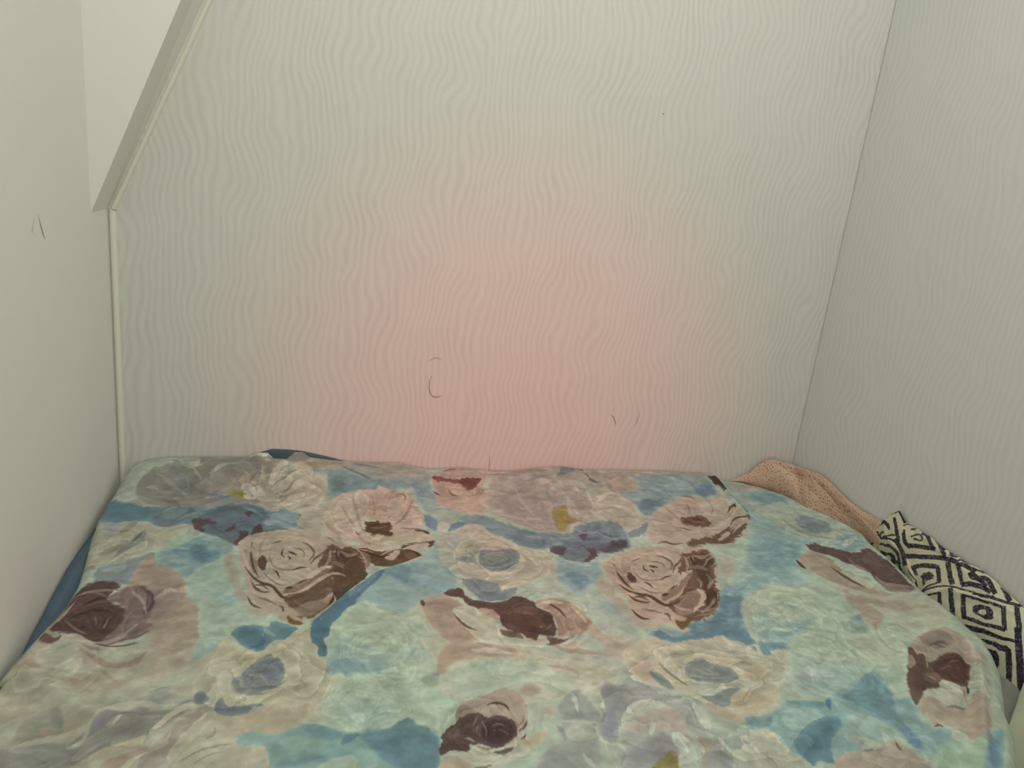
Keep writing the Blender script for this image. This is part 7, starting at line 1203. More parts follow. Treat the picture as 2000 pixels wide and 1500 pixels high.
L 4a3525 90 5 5 0.51|4791 -2842 4815 -2887 4865 -2961 4900 -3018 4917 -3071 4927 -3099 4932 -3093 4929 -3058 4920 -2986 4886 -2913 4826 -2855 4794 -2833
L c2b49f 80 5 6 0.46|3522 -1493 3528 -1568 3543 -1722 3582 -1904 3644 -2103 3722 -2245 3810 -2326 3853 -2362 3858 -2346 3820 -2288 3744 -2180 3678 -2037 3617 -1853 3572 -1694 3545 -1557 3530 -1487
L 97897a 60 5 6 0.46|3434 -1783 3460 -1890 3517 -2097 3594 -2244 3683 -2323 3727 -2356 3732 -2341 3694 -2280 3618 -2170 3549 -2034 3480 -1858 3441 -1772
P b5aa98 80 14 11 0.50|5786 -2151 5944 -2059 6065 -2162 6199 -2409 6339 -2602 6420 -2833 6285 -2826 6072 -2771 5912 -2673 5805 -2532
L b9b6a2 85 5 9 0.51|5353 -2520 5365 -2604 5395 -2751 5407 -2886 5403 -3043 5405 -3124 5416 -3122 5436 -3037 5468 -2856 5455 -2683 5397 -2557 5364 -2503
L 8c9186 70 5 8 0.52|5601 -2888 5617 -2948 5655 -3049 5681 -3145 5699 -3255 5713 -3309 5723 -3302 5729 -3233 5732 -3094 5702 -2975 5642 -2901 5609 -2871
L bab7a2 90 5 8 0.54|5427 -3257 5460 -3321 5528 -3443 5609 -3538 5703 -3605 5813 -3643 5939 -3651 6003 -3650 6008 -3630 5952 -3602 5838 -3555 5738 -3502 5648 -3440 5562 -3368 5479 -3280 5436 -3239
L bab7a2 90 5 8 0.54|6461 -3020 6486 -3081 6540 -3185 6579 -3307 6611 -3457 6631 -3528 6642 -3518 6643 -3426 6636 -3243 6590 -3107 6511 -3033 6470 -3003
L b8b29c 90 5 9 0.51|6148 -2418 6186 -2487 6268 -2608 6352 -2726 6443 -2841 6493 -2891 6505 -2872 6476 -2784 6408 -2620 6318 -2499 6213 -2424 6157 -2395
L 9b8778 70 7 8 0.51|9711 -1542 9709 -1647 9724 -1834 9746 -1962 9762 -2055 9773 -2099 9788 -2084 9798 -2020 9813 -1893 9805 -1743 9759 -1590 9726 -1524
L bcae9d 85 6 10 0.51|9770 -1490 9846 -1474 10003 -1421 10132 -1393 10245 -1395 10309 -1388 10324 -1362 10286 -1324 10196 -1265 10052 -1289 9869 -1400 9777 -1465
L bcae9d 85 7 10 0.51|10632 -1336 10677 -1363 10775 -1393 10841 -1445 10884 -1533 10913 -1572 10933 -1550 10940 -1472 10937 -1324 10859 -1257 10720 -1284 10646 -1309
L 9c8878 70 7 7 0.51|10845 -1156 10807 -1250 10744 -1427 10672 -1585 10576 -1751 10530 -1838 10537 -1841 10598 -1760 10720 -1586 10809 -1397 10847 -1225 10858 -1147
L bfb09d 90 6 10 0.52|11216 -1561 11124 -1654 10951 -1835 10780 -1979 10598 -2102 10407 -2224 10206 -2345 10105 -2410 10098 -2432 10188 -2400 10374 -2324 10566 -2218 10763 -2079 10956 -1897 11133 -1683 11220 -1575
L b8a995 90 6 8 0.53|11209 -2020 11131 -2054 10968 -2142 10801 -2282 10651 -2454 10581 -2539 10584 -2550 10658 -2486 10802 -2351 10948 -2232 11114 -2110 11203 -2039
L bcae9a 90 6 11 0.51|9156 -2083 9176 -2134 9231 -2220 9338 -2227 9484 -2148 9560 -2097 9569 -2070 9512 -2068 9395 -2086 9303 -2086 9220 -2061 9172 -2057
L 9a8a7a 60 8 9 0.53|9095 -2392 9136 -2441 9230 -2521 9365 -2527 9533 -2457 9619 -2413 9628 -2391 9558 -2392 9415 -2411 9291 -2406 9173 -2376 9108 -2370
L b4a8a0 70 8 9 0.49|6953 -757 6952 -887 6953 -1156 6983 -1400 7042 -1600 7075 -1692 7088 -1675 7079 -1552 7050 -1320 7021 -1089 6990 -855 6966 -746
L a39890 70 6 8 0.53|7514 -686 7523 -815 7551 -1069 7586 -1243 7617 -1338 7634 -1383 7646 -1368 7644 -1306 7634 -1188 7614 -1004 7562 -777 7525 -675
L bfb6a4 90 6 14 0.53|8411 -1347 8475 -1284 8589 -1158 8698 -1062 8838 -956 8914 -888 8919 -858 8853 -864 8709 -909 8566 -1041 8454 -1229 8403 -1327
L bfb6a4 85 6 11 0.50|8761 -1413 8790 -1470 8858 -1557 8917 -1633 8970 -1716 9003 -1751 9021 -1727 9020 -1650 9004 -1508 8940 -1415 8834 -1386 8775 -1385
L c1b8a4 85 6 10 0.53|8375 -780 8358 -861 8333 -1020 8320 -1175 8321 -1324 8326 -1396 8341 -1385 8364 -1293 8397 -1121 8409 -968 8401 -833 8390 -770
L 8a9094 70 6 7 0.50|6644 -2389 6714 -2434 6860 -2508 7020 -2539 7193 -2526 7281 -2513 7287 -2494 7209 -2473 7049 -2445 6891 -2414 6732 -2380 6650 -2371
L 525c66 60 6 7 0.52|8080 -2347 8103 -2411 8157 -2528 8241 -2582 8349 -2570 8404 -2559 8410 -2545 8365 -2530 8275 -2510 8198 -2458 8128 -2372 8089 -2334
L 8d97a0 70 6 6 0.51|7668 -2231 7704 -2299 7786 -2419 7895 -2446 8020 -2384 8083 -2348 8087 -2332 8031 -2342 7921 -2369 7826 -2338 7730 -2252 7676 -2216
L bbb6a1 85 5 12 0.51|2842 -944 2898 -906 3008 -820 3123 -734 3245 -643 3346 -590 3431 -588 3477 -584 3479 -552 3435 -523 3343 -474 3224 -484 3088 -568 2972 -702 2877 -852 2833 -922
L bbb6a1 85 5 10 0.54|2982 -1327 3049 -1290 3177 -1192 3277 -1098 3356 -1022 3395 -980 3390 -960 3344 -972 3253 -1006 3145 -1082 3029 -1220 2976 -1305
L 8b8676 70 5 5 0.59|2993 -597 2947 -656 2861 -777 2792 -904 2741 -1038 2719 -1109 2724 -1117 2757 -1059 2819 -944 2886 -829 2961 -692 2998 -610
L bab49f 80 5 8 0.43|2538 -788 2573 -738 2637 -610 2683 -458 2712 -341 2724 -309 2715 -305 2688 -324 2641 -400 2595 -527 2549 -692 2530 -774
L b6b09c 80 5 6 0.59|2197 -785 2228 -849 2292 -950 2338 -1028 2372 -1108 2391 -1150 2398 -1145 2390 -1094 2368 -995 2318 -897 2241 -811 2201 -772
L 9da19a 60 5 7 0.50|516 -976 584 -1044 722 -1177 864 -1261 1004 -1284 1073 -1288 1071 -1270 999 -1232 858 -1173 723 -1098 587 -1004 517 -962
L a3a091 70 5 7 0.47|688 -466 755 -525 894 -662 1037 -802 1179 -915 1250 -963 1252 -950 1185 -875 1045 -716 898 -563 758 -478 689 -452
L 7c8480 60 6 8 0.58|1301 -783 1356 -842 1466 -935 1576 -988 1681 -1004 1733 -1006 1733 -988 1680 -954 1577 -899 1471 -843 1359 -785 1302 -762
L 8f9aa0 70 5 6 0.45|2178 -1435 2230 -1484 2332 -1568 2425 -1666 2516 -1783 2563 -1838 2566 -1825 2526 -1744 2440 -1592 2339 -1487 2232 -1437 2179 -1419
L 54646c 70 4 6 0.45|1656 -1892 1711 -1978 1822 -2141 1930 -2269 2036 -2364 2088 -2406 2089 -2395 2039 -2333 1937 -2215 1831 -2087 1717 -1947 1658 -1881
L 9ab0ac 70 4 6 0.46|1148 -2672 1200 -2672 1300 -2659 1400 -2664 1507 -2688 1561 -2693 1559 -2676 1503 -2638 1389 -2575 1281 -2570 1187 -2622 1144 -2655
L 94807a 80 4 4 0.53|386 -4236 431 -4296 521 -4410 613 -4505 707 -4579 753 -4612 753 -4604 708 -4555 616 -4462 525 -4370 434 -4274 387 -4229
L 8d7872 70 4 4 0.50|509 -3617 564 -3665 669 -3750 768 -3852 866 -3977 917 -4037 919 -4029 873 -3955 775 -3807 669 -3697 561 -3633 508 -3606
L a5948a 80 4 7 0.51|1014 -3701 1056 -3762 1137 -3866 1201 -3988 1264 -4150 1300 -4231 1308 -4228 1287 -4140 1236 -3956 1155 -3807 1061 -3721 1016 -3686
L b7a999 80 5 8 0.51|1351 -3904 1391 -3883 1460 -3822 1512 -3801 1570 -3826 1603 -3836 1604 -3817 1572 -3777 1499 -3703 1421 -3717 1364 -3825 1342 -3886
L 4a3030 80 5 7 0.50|507 -3922 539 -3914 597 -3890 665 -3866 742 -3837 779 -3815 775 -3802 729 -3796 641 -3797 573 -3827 524 -3880 502 -3910
L c0bca6 85 4 8 0.60|5155 -4458 5189 -4501 5258 -4581 5323 -4675 5388 -4782 5457 -4882 5530 -4974 5567 -5017 5576 -5004 5550 -4944 5494 -4826 5433 -4712 5365 -4602 5287 -4519 5204 -4466 5161 -4442
L bdb4a2 80 4 7 0.60|6304 -4520 6355 -4515 6455 -4494 6552 -4496 6659 -4518 6716 -4522 6723 -4506 6679 -4470 6582 -4412 6471 -4413 6360 -4471 6306 -4504
L bdb4a2 80 4 6 0.62|6796 -4621 6808 -4681 6840 -4786 6866 -4872 6881 -4951 6891 -4990 6901 -4984 6906 -4934 6910 -4834 6888 -4734 6835 -4647 6804 -4610
L 8a7666 70 4 5 0.64|6519 -5017 6533 -5049 6567 -5108 6624 -5121 6691 -5085 6724 -5064 6725 -5054 6695 -5055 6638 -5066 6595 -5055 6551 -5021 6525 -5007
L c0bca6 80 6 10 0.65|5231 -5364 5291 -5390 5412 -5426 5533 -5457 5660 -5484 5727 -5490 5735 -5469 5682 -5424 5568 -5350 5439 -5317 5303 -5329 5235 -5342
L bdbba6 80 5 7 0.66|5969 -5459 6004 -5503 6081 -5577 6162 -5621 6243 -5639 6286 -5644 6292 -5630 6260 -5602 6193 -5554 6117 -5505 6025 -5461 5976 -5445
L c1c0ab 85 4 8 0.79|5009 -7065 5049 -7090 5134 -7134 5235 -7149 5348 -7131 5405 -7116 5407 -7103 5354 -7091 5248 -7080 5152 -7069 5061 -7055 5013 -7052
L 85756c 80 3 3 0.75|5109 -6574 5114 -6607 5126 -6668 5127 -6726 5117 -6789 5114 -6821 5117 -6821 5127 -6790 5145 -6725 5145 -6659 5125 -6600 5113 -6572
L a2948a 85 3 4 0.72|5073 -6330 5090 -6349 5124 -6380 5152 -6411 5176 -6448 5190 -6466 5194 -6462 5188 -6437 5172 -6387 5141 -6350 5098 -6331 5075 -6324
L b4aa9a 85 3 5 0.74|5630 -6352 5627 -6398 5627 -6483 5622 -6558 5608 -6634 5604 -6672 5610 -6673 5627 -6636 5656 -6557 5664 -6471 5648 -6388 5638 -6349
L b0beac 80 5 8 0.73|6232 -6206 6230 -6258 6236 -6353 6234 -6442 6227 -6539 6227 -6588 6237 -6587 6257 -6535 6289 -6427 6291 -6322 6261 -6237 6243 -6198
L bcc8b0 70 8 11 0.64|9509 -4780 9569 -4743 9687 -4668 9811 -4608 9949 -4557 10092 -4517 10243 -4487 10324 -4467 10338 -4445 10277 -4432 10148 -4416 10000 -4443 9841 -4509 9694 -4602 9568 -4710 9508 -4764
L bcc8b0 70 7 9 0.69|9517 -5290 9555 -5325 9641 -5382 9769 -5386 9930 -5336 10012 -5303 10021 -5287 9955 -5287 9819 -5301 9702 -5298 9591 -5277 9530 -5273
L c2c1a8 85 4 8 0.70|8726 -5393 8718 -5446 8712 -5548 8757 -5616 8848 -5636 8897 -5638 8909 -5623 8882 -5590 8821 -5540 8780 -5487 8757 -5416 8740 -5382
L c2c1a8 85 4 8 0.72|9010 -5649 9034 -5653 9074 -5656 9074 -5690 9040 -5783 9033 -5873 9054 -5945 9068 -5978 9082 -5968 9091 -5921 9100 -5832 9116 -5748 9142 -5653 9117 -5601 9048 -5622 9017 -5634
L c2c1a8 80 4 6 0.69|7864 -5509 7903 -5525 7985 -5547 8070 -5562 8160 -5570 8208 -5570 8215 -5558 8180 -5536 8104 -5501 8017 -5485 7920 -5490 7870 -5497
L 9a957e 70 5 6 0.73|8524 -5948 8566 -5958 8652 -5967 8717 -5990 8766 -6034 8795 -6053 8805 -6043 8793 -6007 8761 -5938 8688 -5909 8583 -5924 8530 -5937
L b9bfae 85 4 6 0.76|6752 -6734 6778 -6709 6827 -6659 6895 -6607 6983 -6548 7064 -6507 7143 -6484 7185 -6471 7188 -6460 7150 -6459 7071 -6461 6979 -6498 6883 -6567 6813 -6635 6768 -6698 6747 -6729
L bfc5b4 85 4 7 0.85|7976 -7186 7979 -7219 7992 -7277 8003 -7338 8016 -7405 8027 -7437 8037 -7432 8048 -7390 8059 -7307 8045 -7241 8008 -7197 7986 -7178
L c0bea5 85 4 7 0.84|8300 -7088 8309 -7114 8332 -7157 8349 -7206 8365 -7266 8378 -7294 8389 -7288 8399 -7248 8408 -7169 8385 -7114 8337 -7088 8310 -7079
L bdc4b4 85 3 5 0.83|7210 -7049 7210 -7088 7213 -7161 7220 -7236 7231 -7314 7241 -7352 7248 -7348 7255 -7303 7260 -7215 7252 -7139 7231 -7075 7218 -7044
L a8bdb2 70 6 7 0.82|8626 -6879 8675 -6886 8775 -6891 8851 -6909 8914 -6945 8951 -6960 8962 -6950 8946 -6916 8902 -6853 8815 -6830 8694 -6851 8632 -6867
'''
BWPRINT = '''
L 1d1a26 100 2 5 0.50|-26 54 10 52 91 55 168 59 256 80 304 96 295 -100 250 -4 161 -2 82 -2 0 0 0 0
L 1d1a26 100 3 7 0.82|0 579 0 538 -13 472 -10 359 10 272 20 178 26 83 28 35 -2 32 -26 70 -29 166 0 248 0 331 0 455 0 538 0 538
P 1d1a26 100 6 13 1.58|0 662 -42 587 103 419 268 476 211 534 145 541 6 626 0 703
L 1d1a26 95 4 10 0.74|85 281 130 299 218 337 296 382 366 432 447 488 539 549 585 580 634 527 585 493 486 424 403 364 328 308 241 253 147 210 102 192
L 1d1a26 90 27 52 2.00|0 1034 0 993 0 952 0 910 47 819 136 741 212 700 259 688 216 665 168 678 97 722 5 799 0 869 0 952 0 993 0 1034
L 1d1a26 90 1 2 0.25|0 952 0 910 0 869 -4 835 41 780 81 745 43 728 2 762 0 786 0 869 0 910 0 910
L 1d1a26 90 7 12 2.00|0 828 -1 817 6 807 61 792 128 782 178 774 213 769 231 768 257 739 235 737 194 736 140 743 70 755 -1 774 0 786 0 786
L 1d1a26 95 8 16 2.00|0 1034 0 993 0 952 21 889 138 820 259 754 398 719 463 668 513 635 548 625 531 575 493 582 417 602 363 674 239 727 111 790 -200 862 0 910 0 993 0 1034
L 1d1a26 90 5 8 1.08|301 727 344 701 356 597 404 540 449 497 472 475 439 443 418 466 373 514 323 577 305 680 268 712
L 1d1a26 95 7 16 1.67|145 1028 130 1007 102 975 128 946 225 886 329 828 453 789 563 777 648 778 725 786 796 801 854 826 913 869 946 893 1008 867 979 847 923 807 855 778 773 760 681 750 580 749 456 758 311 788 196 847 81 918 22 992 55 1044 70 1064
L 1d1a26 95 6 16 1.53|383 972 411 965 469 950 543 920 624 879 678 867 718 874 765 895 818 931 846 950 902 909 874 890 818 852 759 828 690 818 599 830 511 871 450 897 401 909 374 916
L 1d1a26 90 7 13 1.57|441 1004 481 1010 564 1022 652 1012 736 982 801 967 856 964 885 962 888 921 859 923 798 927 722 943 644 971 577 978 503 966 464 960
P 1d1a26 100 6 12 1.54|406 970 472 905 722 811 919 943 757 937 609 1007
P b7b49c 100 6 8 1.54|545 943 627 870 718 899 724 935 615 982
L 1d1a26 95 1 3 0.33|475 598 519 612 616 648 763 721 875 759 947 789 988 817 1031 844 1071 868 1090 879 1201 845 1177 830 1122 795 1045 742 963 683 869 638 754 599 648 560 552 524 505 506
L 1d1a26 95 8 15 2.00|844 876 884 893 967 926 1057 950 1143 957 1185 961 1216 931 1170 924 1083 914 1001 892 921 860 881 843
L 1d1a26 95 5 12 0.90|493 356 537 391 628 466 722 518 814 542 897 534 959 500 985 485 934 417 907 432 862 457 814 459 746 438 674 398 588 327 539 285
L 1d1a26 95 5 9 0.85|425 237 464 282 545 376 648 455 764 509 842 534 891 537 913 538 915 492 892 491 850 487 778 463 671 412 581 342 500 250 455 198
L 1d1a26 95 4 11 0.91|871 534 913 507 995 452 1075 398 1153 345 1236 298 1326 256 1374 236 1331 169 1291 194 1197 234 1089 265 1008 319 929 375 844 428 802 455
L 1d1a26 95 1 3 0.25|863 133 894 130 930 117 976 128 1055 169 1130 201 1200 227 1255 239 1304 244 1327 247 1353 186 1326 181 1256 154 1171 113 1102 85 1020 45 924 -100 841 0 771 -100 782 33
L 1d1a26 90 4 6 0.56|539 121 559 93 616 57 636 -10 699 -13 777 20 736 0 736 41 631 0 563 7 508 49 486 76
L 1d1a26 90 6 9 0.82|742 312 749 273 760 194 789 157 825 152 874 169 938 207 947 217 922 230 877 248 815 265 784 276 813 319 844 310 909 291 955 267 990 233 971 190 897 146 819 119 756 124 713 163 701 246 695 287
L 1d1a26 90 7 8 0.44|360 162 359 126 356 58 368 16 413 -100 420 0 420 0 315 0 315 0 315 0 420 0 411 -100 354 -100 326 37 329 113 331 149
L 1d1a26 90 11 16 2.00|315 0 315 0 420 0 525 0 600 -1 736 41 736 0 736 0 736 0 736 0 631 0 631 0 525 0 420 0 315 0 315 0
L 1d1a26 95 5 12 1.03|1041 790 1036 724 1099 651 1181 596 1265 542 1346 483 1419 422 1513 354 1636 287 1753 241 1869 214 1928 201 1840 92 1823 140 1699 165 1562 205 1430 273 1338 349 1269 413 1195 469 1111 523 1028 581 948 643 922 686
L 1d1a26 95 4 9 0.38|968 -100 1010 -100 1098 5 1199 36 1336 99 1499 185 1593 222 1652 251 1688 193 1641 173 1482 83 1320 -100 1261 0 1156 0 1051 0 946 0
L 1d1a26 90 5 10 0.38|1156 0 1261 0 1261 0 1405 -100 1502 -22 1695 126 1770 141 1792 88 1774 -7 1786 0 1786 0 1786 0 1688 -100 1702 58 1598 -100 1524 -100 1471 0 1366 0 1261 0 1156 0
L 1d1a26 90 4 7 0.58|1921 165 1905 130 1875 71 1900 39 1988 27 2077 25 2135 -100 2199 28 2176 -3 2137 -26 2056 -100 1966 -99 1854 -21 1826 35 1863 121 1879 156
L 1d1a26 95 4 11 1.02|1718 283 1772 319 1867 381 1951 433 2031 480 2097 520 2147 551 2172 567 2232 502 2210 488 2164 458 2093 413 2007 360 1919 304 1831 246 1785 216
L 1d1a26 95 6 15 1.20|1309 804 1325 772 1368 719 1403 675 1429 643 1508 585 1645 515 1710 501 1731 525 1802 574 1879 629 1917 656 1979 593 1938 564 1860 507 1793 460 1703 410 1571 430 1432 516 1349 583 1313 626 1276 674 1234 730 1217 760
L 1d1a26 90 6 14 1.41|1238 774 1270 782 1331 797 1377 812 1411 829 1429 838 1471 787 1453 778 1415 760 1361 741 1294 723 1261 714
P 1d1a26 90 5 26 1.35|1539 734 1632 589 1792 605 1793 675 1758 765 1752 882 1649 823
L 1d1a26 90 4 6 1.25|1811 966 1823 927 1845 850 1878 775 1925 701 1958 650 1979 623 1990 610 1960 594 1950 608 1930 637 1898 689 1850 767 1812 846 1787 925 1774 964
L 1d1a26 90 5 7 1.81|1826 979 1845 946 1877 878 1931 797 2009 705 2102 641 2208 604 2280 565 2338 535 2417 494 2529 453 2583 432 2564 404 2510 426 2400 468 2318 507 2255 535 2175 572 2068 613 1978 686 1900 784 1842 869 1805 938 1786 972
L 1d1a26 95 6 14 1.32|1919 207 1954 228 2028 273 2107 321 2186 370 2247 409 2295 442 2318 457 2363 402 2341 387 2295 356 2239 321 2173 282 2096 234 1997 168 1936 124
L 1d1a26 95 4 9 1.00|2364 466 2390 438 2441 387 2493 352 2548 328 2598 305 2638 286 2692 269 2766 258 2805 252 2771 168 2736 177 2663 193 2602 213 2554 234 2499 257 2442 290 2381 335 2318 384 2291 411
L 1d1a26 95 4 10 0.54|1975 229 2005 218 2041 185 2080 156 2176 161 2251 149 2297 125 2317 113 2232 21 2212 33 2172 50 2099 48 1994 37 1926 66 1917 139 1911 170
L 1d1a26 95 3 9 0.80|2240 221 2272 239 2335 272 2397 274 2433 247 2469 232 2517 222 2569 222 2630 230 2661 233 2659 159 2627 155 2556 144 2484 141 2424 153 2378 172 2353 190 2333 188 2283 159 2251 140
L 1d1a26 95 3 8 0.73|2274 187 2303 188 2357 188 2422 194 2504 209 2546 217 2541 164 2498 155 2413 138 2342 131 2282 128 2250 124
L 1d1a26 95 3 8 0.80|2503 193 2524 173 2557 136 2589 131 2645 150 2721 172 2811 203 2861 223 2870 137 2821 118 2731 88 2652 63 2563 33 2481 43 2438 96 2420 119
L 1d1a26 90 2 4 0.46|2244 105 2273 96 2325 74 2377 48 2433 20 2460 6 2417 0 2417 -100 2346 7 2294 34 2238 53 2208 61
L 1d1a26 95 1 3 0.27|2791 25 2825 35 2896 60 2978 89 3071 123 3118 141 3121 45 3072 25 2977 -1 2942 0 2837 0 2837 0
L 1d1a26 95 3 7 0.34|2603 452 2641 426 2720 377 2824 341 2960 323 3050 245 3152 158 3242 92 3306 33 3332 -2 3258 0 3258 0 3200 42 3114 109 3006 188 2898 248 2784 286 2685 330 2604 379 2563 402
P 1d1a26 80 4 20 0.41|2663 379 2774 277 2920 249 2901 389 2745 411
L 1d1a26 95 4 10 1.09|2501 608 2518 625 2562 668 2622 721 2675 765 2722 804 2762 837 2782 853 2842 797 2822 782 2781 748 2736 711 2685 668 2630 620 2591 582 2573 565
L 1d1a26 95 5 11 2.00|2496 616 2537 598 2618 562 2714 524 2828 485 2967 438 3112 368 3177 327 3154 289 3099 338 2958 411 2819 456 2702 493 2602 532 2520 570 2479 589
L 1d1a26 95 3 8 0.90|3153 310 3177 332 3226 375 3311 445 3410 522 3454 556 3510 501 3464 466 3363 387 3280 319 3229 273 3162 214
L 1d1a26 95 4 11 1.40|2782 850 2822 831 2902 792 2994 758 3098 727 3191 692 3264 654 3349 609 3448 558 3498 534 3468 485 3418 510 3319 562 3234 608 3163 645 3077 677 2973 708 2877 742 2793 780 2752 799
P 1d1a26 95 4 12 1.23|2751 581 2913 482 3076 427 3225 549 3076 630 2846 669
P b9b69e 100 4 5 1.24|2900 574 3002 503 3070 563 2958 627
L 1d1a26 95 3 7 0.73|3215 101 3260 136 3374 226 3449 278 3534 334 3613 399 3701 481 3749 522 3818 462 3765 419 3668 332 3576 258 3487 197 3398 132 3305 59 3257 21
L 1d1a26 95 4 10 1.13|2217 647 2274 691 2322 725 2377 765 2436 810 2502 861 2572 918 2608 947 2685 899 2649 870 2572 807 2500 750 2437 702 2392 669 2339 629 2257 564
L 1d1a26 95 5 13 1.52|2119 807 2136 822 2170 853 2225 895 2290 941 2320 962 2375 921 2346 900 2287 857 2234 815 2198 783 2183 769
L 1d1a26 95 5 9 2.00|1956 986 1975 965 2010 925 2062 879 2134 827 2169 802 2150 789 2113 813 2035 865 1976 914 1940 959 1921 980
L 1d1a26 90 5 10 1.63|2064 960 2099 954 2169 945 2237 944 2302 948 2334 949 2341 917 2310 916 2243 912 2170 913 2099 922 2066 930
L 1d1a26 90 6 11 1.31|1529 930 1553 938 1605 956 1638 976 1653 999 1663 1012 1696 982 1689 970 1671 942 1626 913 1561 887 1532 876
L 1d1a26 90 2 2 0.50|1252 889 1291 896 1367 908 1442 911 1507 903 1538 898 1536 871 1498 871 1431 877 1371 883 1305 878 1270 874
L 1d1a26 90 7 6 1.81|692 881 734 877 817 870 919 881 1043 911 1101 922 1114 910 1055 899 929 867 822 855 734 862 692 865
P 1d1a26 100 4 6 1.52|2829 906 2966 822 3251 704 3417 649 3695 536 3695 573 3454 680 3149 819 2974 894
P 1d1a26 100 5 10 1.58|3232 849 3360 777 3642 662 3764 635 3787 689 3692 727 3495 783 3339 844
L 1d1a26 100 5 13 2.00|3689 695 3723 716 3792 756 3866 795 3949 835 4028 874 4096 912 4125 934 4213 885 4186 864 4129 820 4054 776 3960 733 3882 693 3812 655 3777 634
P 1d1a26 100 5 10 1.56|3418 883 3496 839 3614 775 3807 895 3699 947 3554 888 3481 909
L 1d1a26 100 5 11 1.93|3549 393 3606 436 3730 523 3860 601 3995 672 4150 753 4298 850 4367 901 4446 847 4382 795 4240 691 4098 601 3954 525 3804 434 3672 343 3611 298
L 1d1a26 100 4 10 1.49|2955 889 3033 856 3189 792 3329 732 3453 673 3591 615 3744 552 3815 515 3781 473 3714 512 3570 578 3435 637 3311 695 3170 756 3013 819 2936 851
'''

FLOWERS = [(0.2131, -0.0932, 0.1434, 0.1014, 4.0, 3, 5, 0.16), (0.2834, -0.0861, 0.0731, 0.0893, -20.0, 2, 7, 0.16), (0.4299, -0.189, 0.0848, 0.1168, -10.0, 3, 6, 0.15), (1.0302, -0.1783, 0.1078, 0.106, -5.0, 3, 6, 0.14), (0.3229, -0.3568, 0.0919, 0.1041, 12.0, 5, 6, 0.12), (0.8474, -0.4069, 0.0974, 0.1225, -5.0, 5, 6, 0.12), (0.6045, -0.3237, 0.0902, 0.098, -5.0, 4, 6, 0.18), (0.0467, -0.2479, 0.0616, 0.057, 25.0, 3, 5, 0.16), (0.2794, -0.5601, 0.0734, 0.0699, 25.0, 4, 6, 0.18), (0.8224, -0.6088, 0.1193, 0.0699, -5.0, 4, 7, 0.18), (1.2401, -0.2377, 0.0889, 0.0665, -20.0, 3, 6, 0.15), (0.4106, -0.5217, 0.0689, 0.0725, -0.0, 6, 6, 0.11), (0.3899, -0.619, 0.0613, 0.0493, -0.0, 6, 6, 0.11), (1.0082, -0.5016, 0.0918, 0.0982, -0.0, 6, 6, 0.12), (0.9988, -0.6066, 0.0908, 0.0964, -0.0, 6, 6, 0.11), (0.0752, -0.4118, 0.0655, 0.0745, 10.0, 5, 5, 0.2), (0.6273, -0.4755, 0.0834, 0.0682, -15.0, 5, 5, 0.16), (0.5115, -0.669, 0.0503, 0.0598, -0.0, 5, 5, 0.18), (1.1492, -0.6329, 0.0548, 0.0991, -0.0, 5, 5, 0.16), (1.2806, -0.3542, 0.1149, 0.093, -35.0, 4, 5, 0.14), (0.7562, -0.1603, 0.1697, 0.1352, -5.0, 3, 6, 0.13), (0.693, -0.6992, 0.1016, 0.0801, -0.0, 3, 6, 0.15), (0.1487, -0.6381, 0.1112, 0.0607, 20.0, 3, 6, 0.15), (0.8174, -0.1823, 0.0892, 0.1083, -0.0, 2, 8, 0.15), (0.5966, -0.0471, 0.0605, 0.0558, -0.0, 3, 5, 0.14), (0.2301, -0.233, 0.0829, 0.0564, -5.0, 3, 6, 0.13), (0.7533, -0.2826, 0.0808, 0.0614, -0.0, 3, 6, 0.13), (0.0672, -0.5287, 0.068, 0.0527, -20.0, 3, 5, 0.12), (0.9811, -0.7512, 0.0711, 0.0701, -0.0, 3, 6, 0.13), (0.5987, -0.5755, 0.1311, 0.0555, -10.0, 3, 5, 0.1), (0.8256, -0.7236, 0.0679, 0.0486, -0.0, 3, 6, 0.16)]
TUCK_X, TUCK_Z = [0.2086, 0.2329, 0.2521, 0.2787, 0.3057, 0.3515, 0.3843, 0.4084], [0.5258, 0.5468, 0.554, 0.5533, 0.5506, 0.5399, 0.5309, 0.5165]
GREY_O, GREY_I = [[1.262, -0.6598, 0.4771], [1.262, -0.6732, 0.4649], [1.257, -0.6862, 0.4434], [1.245, -0.7074, 0.4061]], [[1.2512, -0.623, 0.4745], [1.2311, -0.6459, 0.4622], [1.1934, -0.6826, 0.4631], [1.1713, -0.719, 0.4572]]
PALE_O, PALE_I = [[1.3, -0.6756, 0.5203], [1.29, -0.7139, 0.4717], [1.28, -0.7454, 0.421], [1.27, -0.7847, 0.3657]], [[1.255, -0.669, 0.5012], [1.235, -0.6826, 0.4573], [1.21, -0.6998, 0.4359], [1.19, -0.7448, 0.3682]]

def decode(txt):
    out = []
    for ln in txt.strip().split('\n'):
        h, p = ln.split('|'); h = h.split()
        rgb = np.array([int(h[1][i:i + 2], 16) for i in (0, 2, 4)]) / 255.0
        out.append((rgb, int(h[2]) / 100, float(h[3]) / 1e4, float(h[4]) / 1e4, float(h[5]), np.array(p.split(), float).reshape(-1, 2) / 1e4, h[0] == 'P'))
    return out

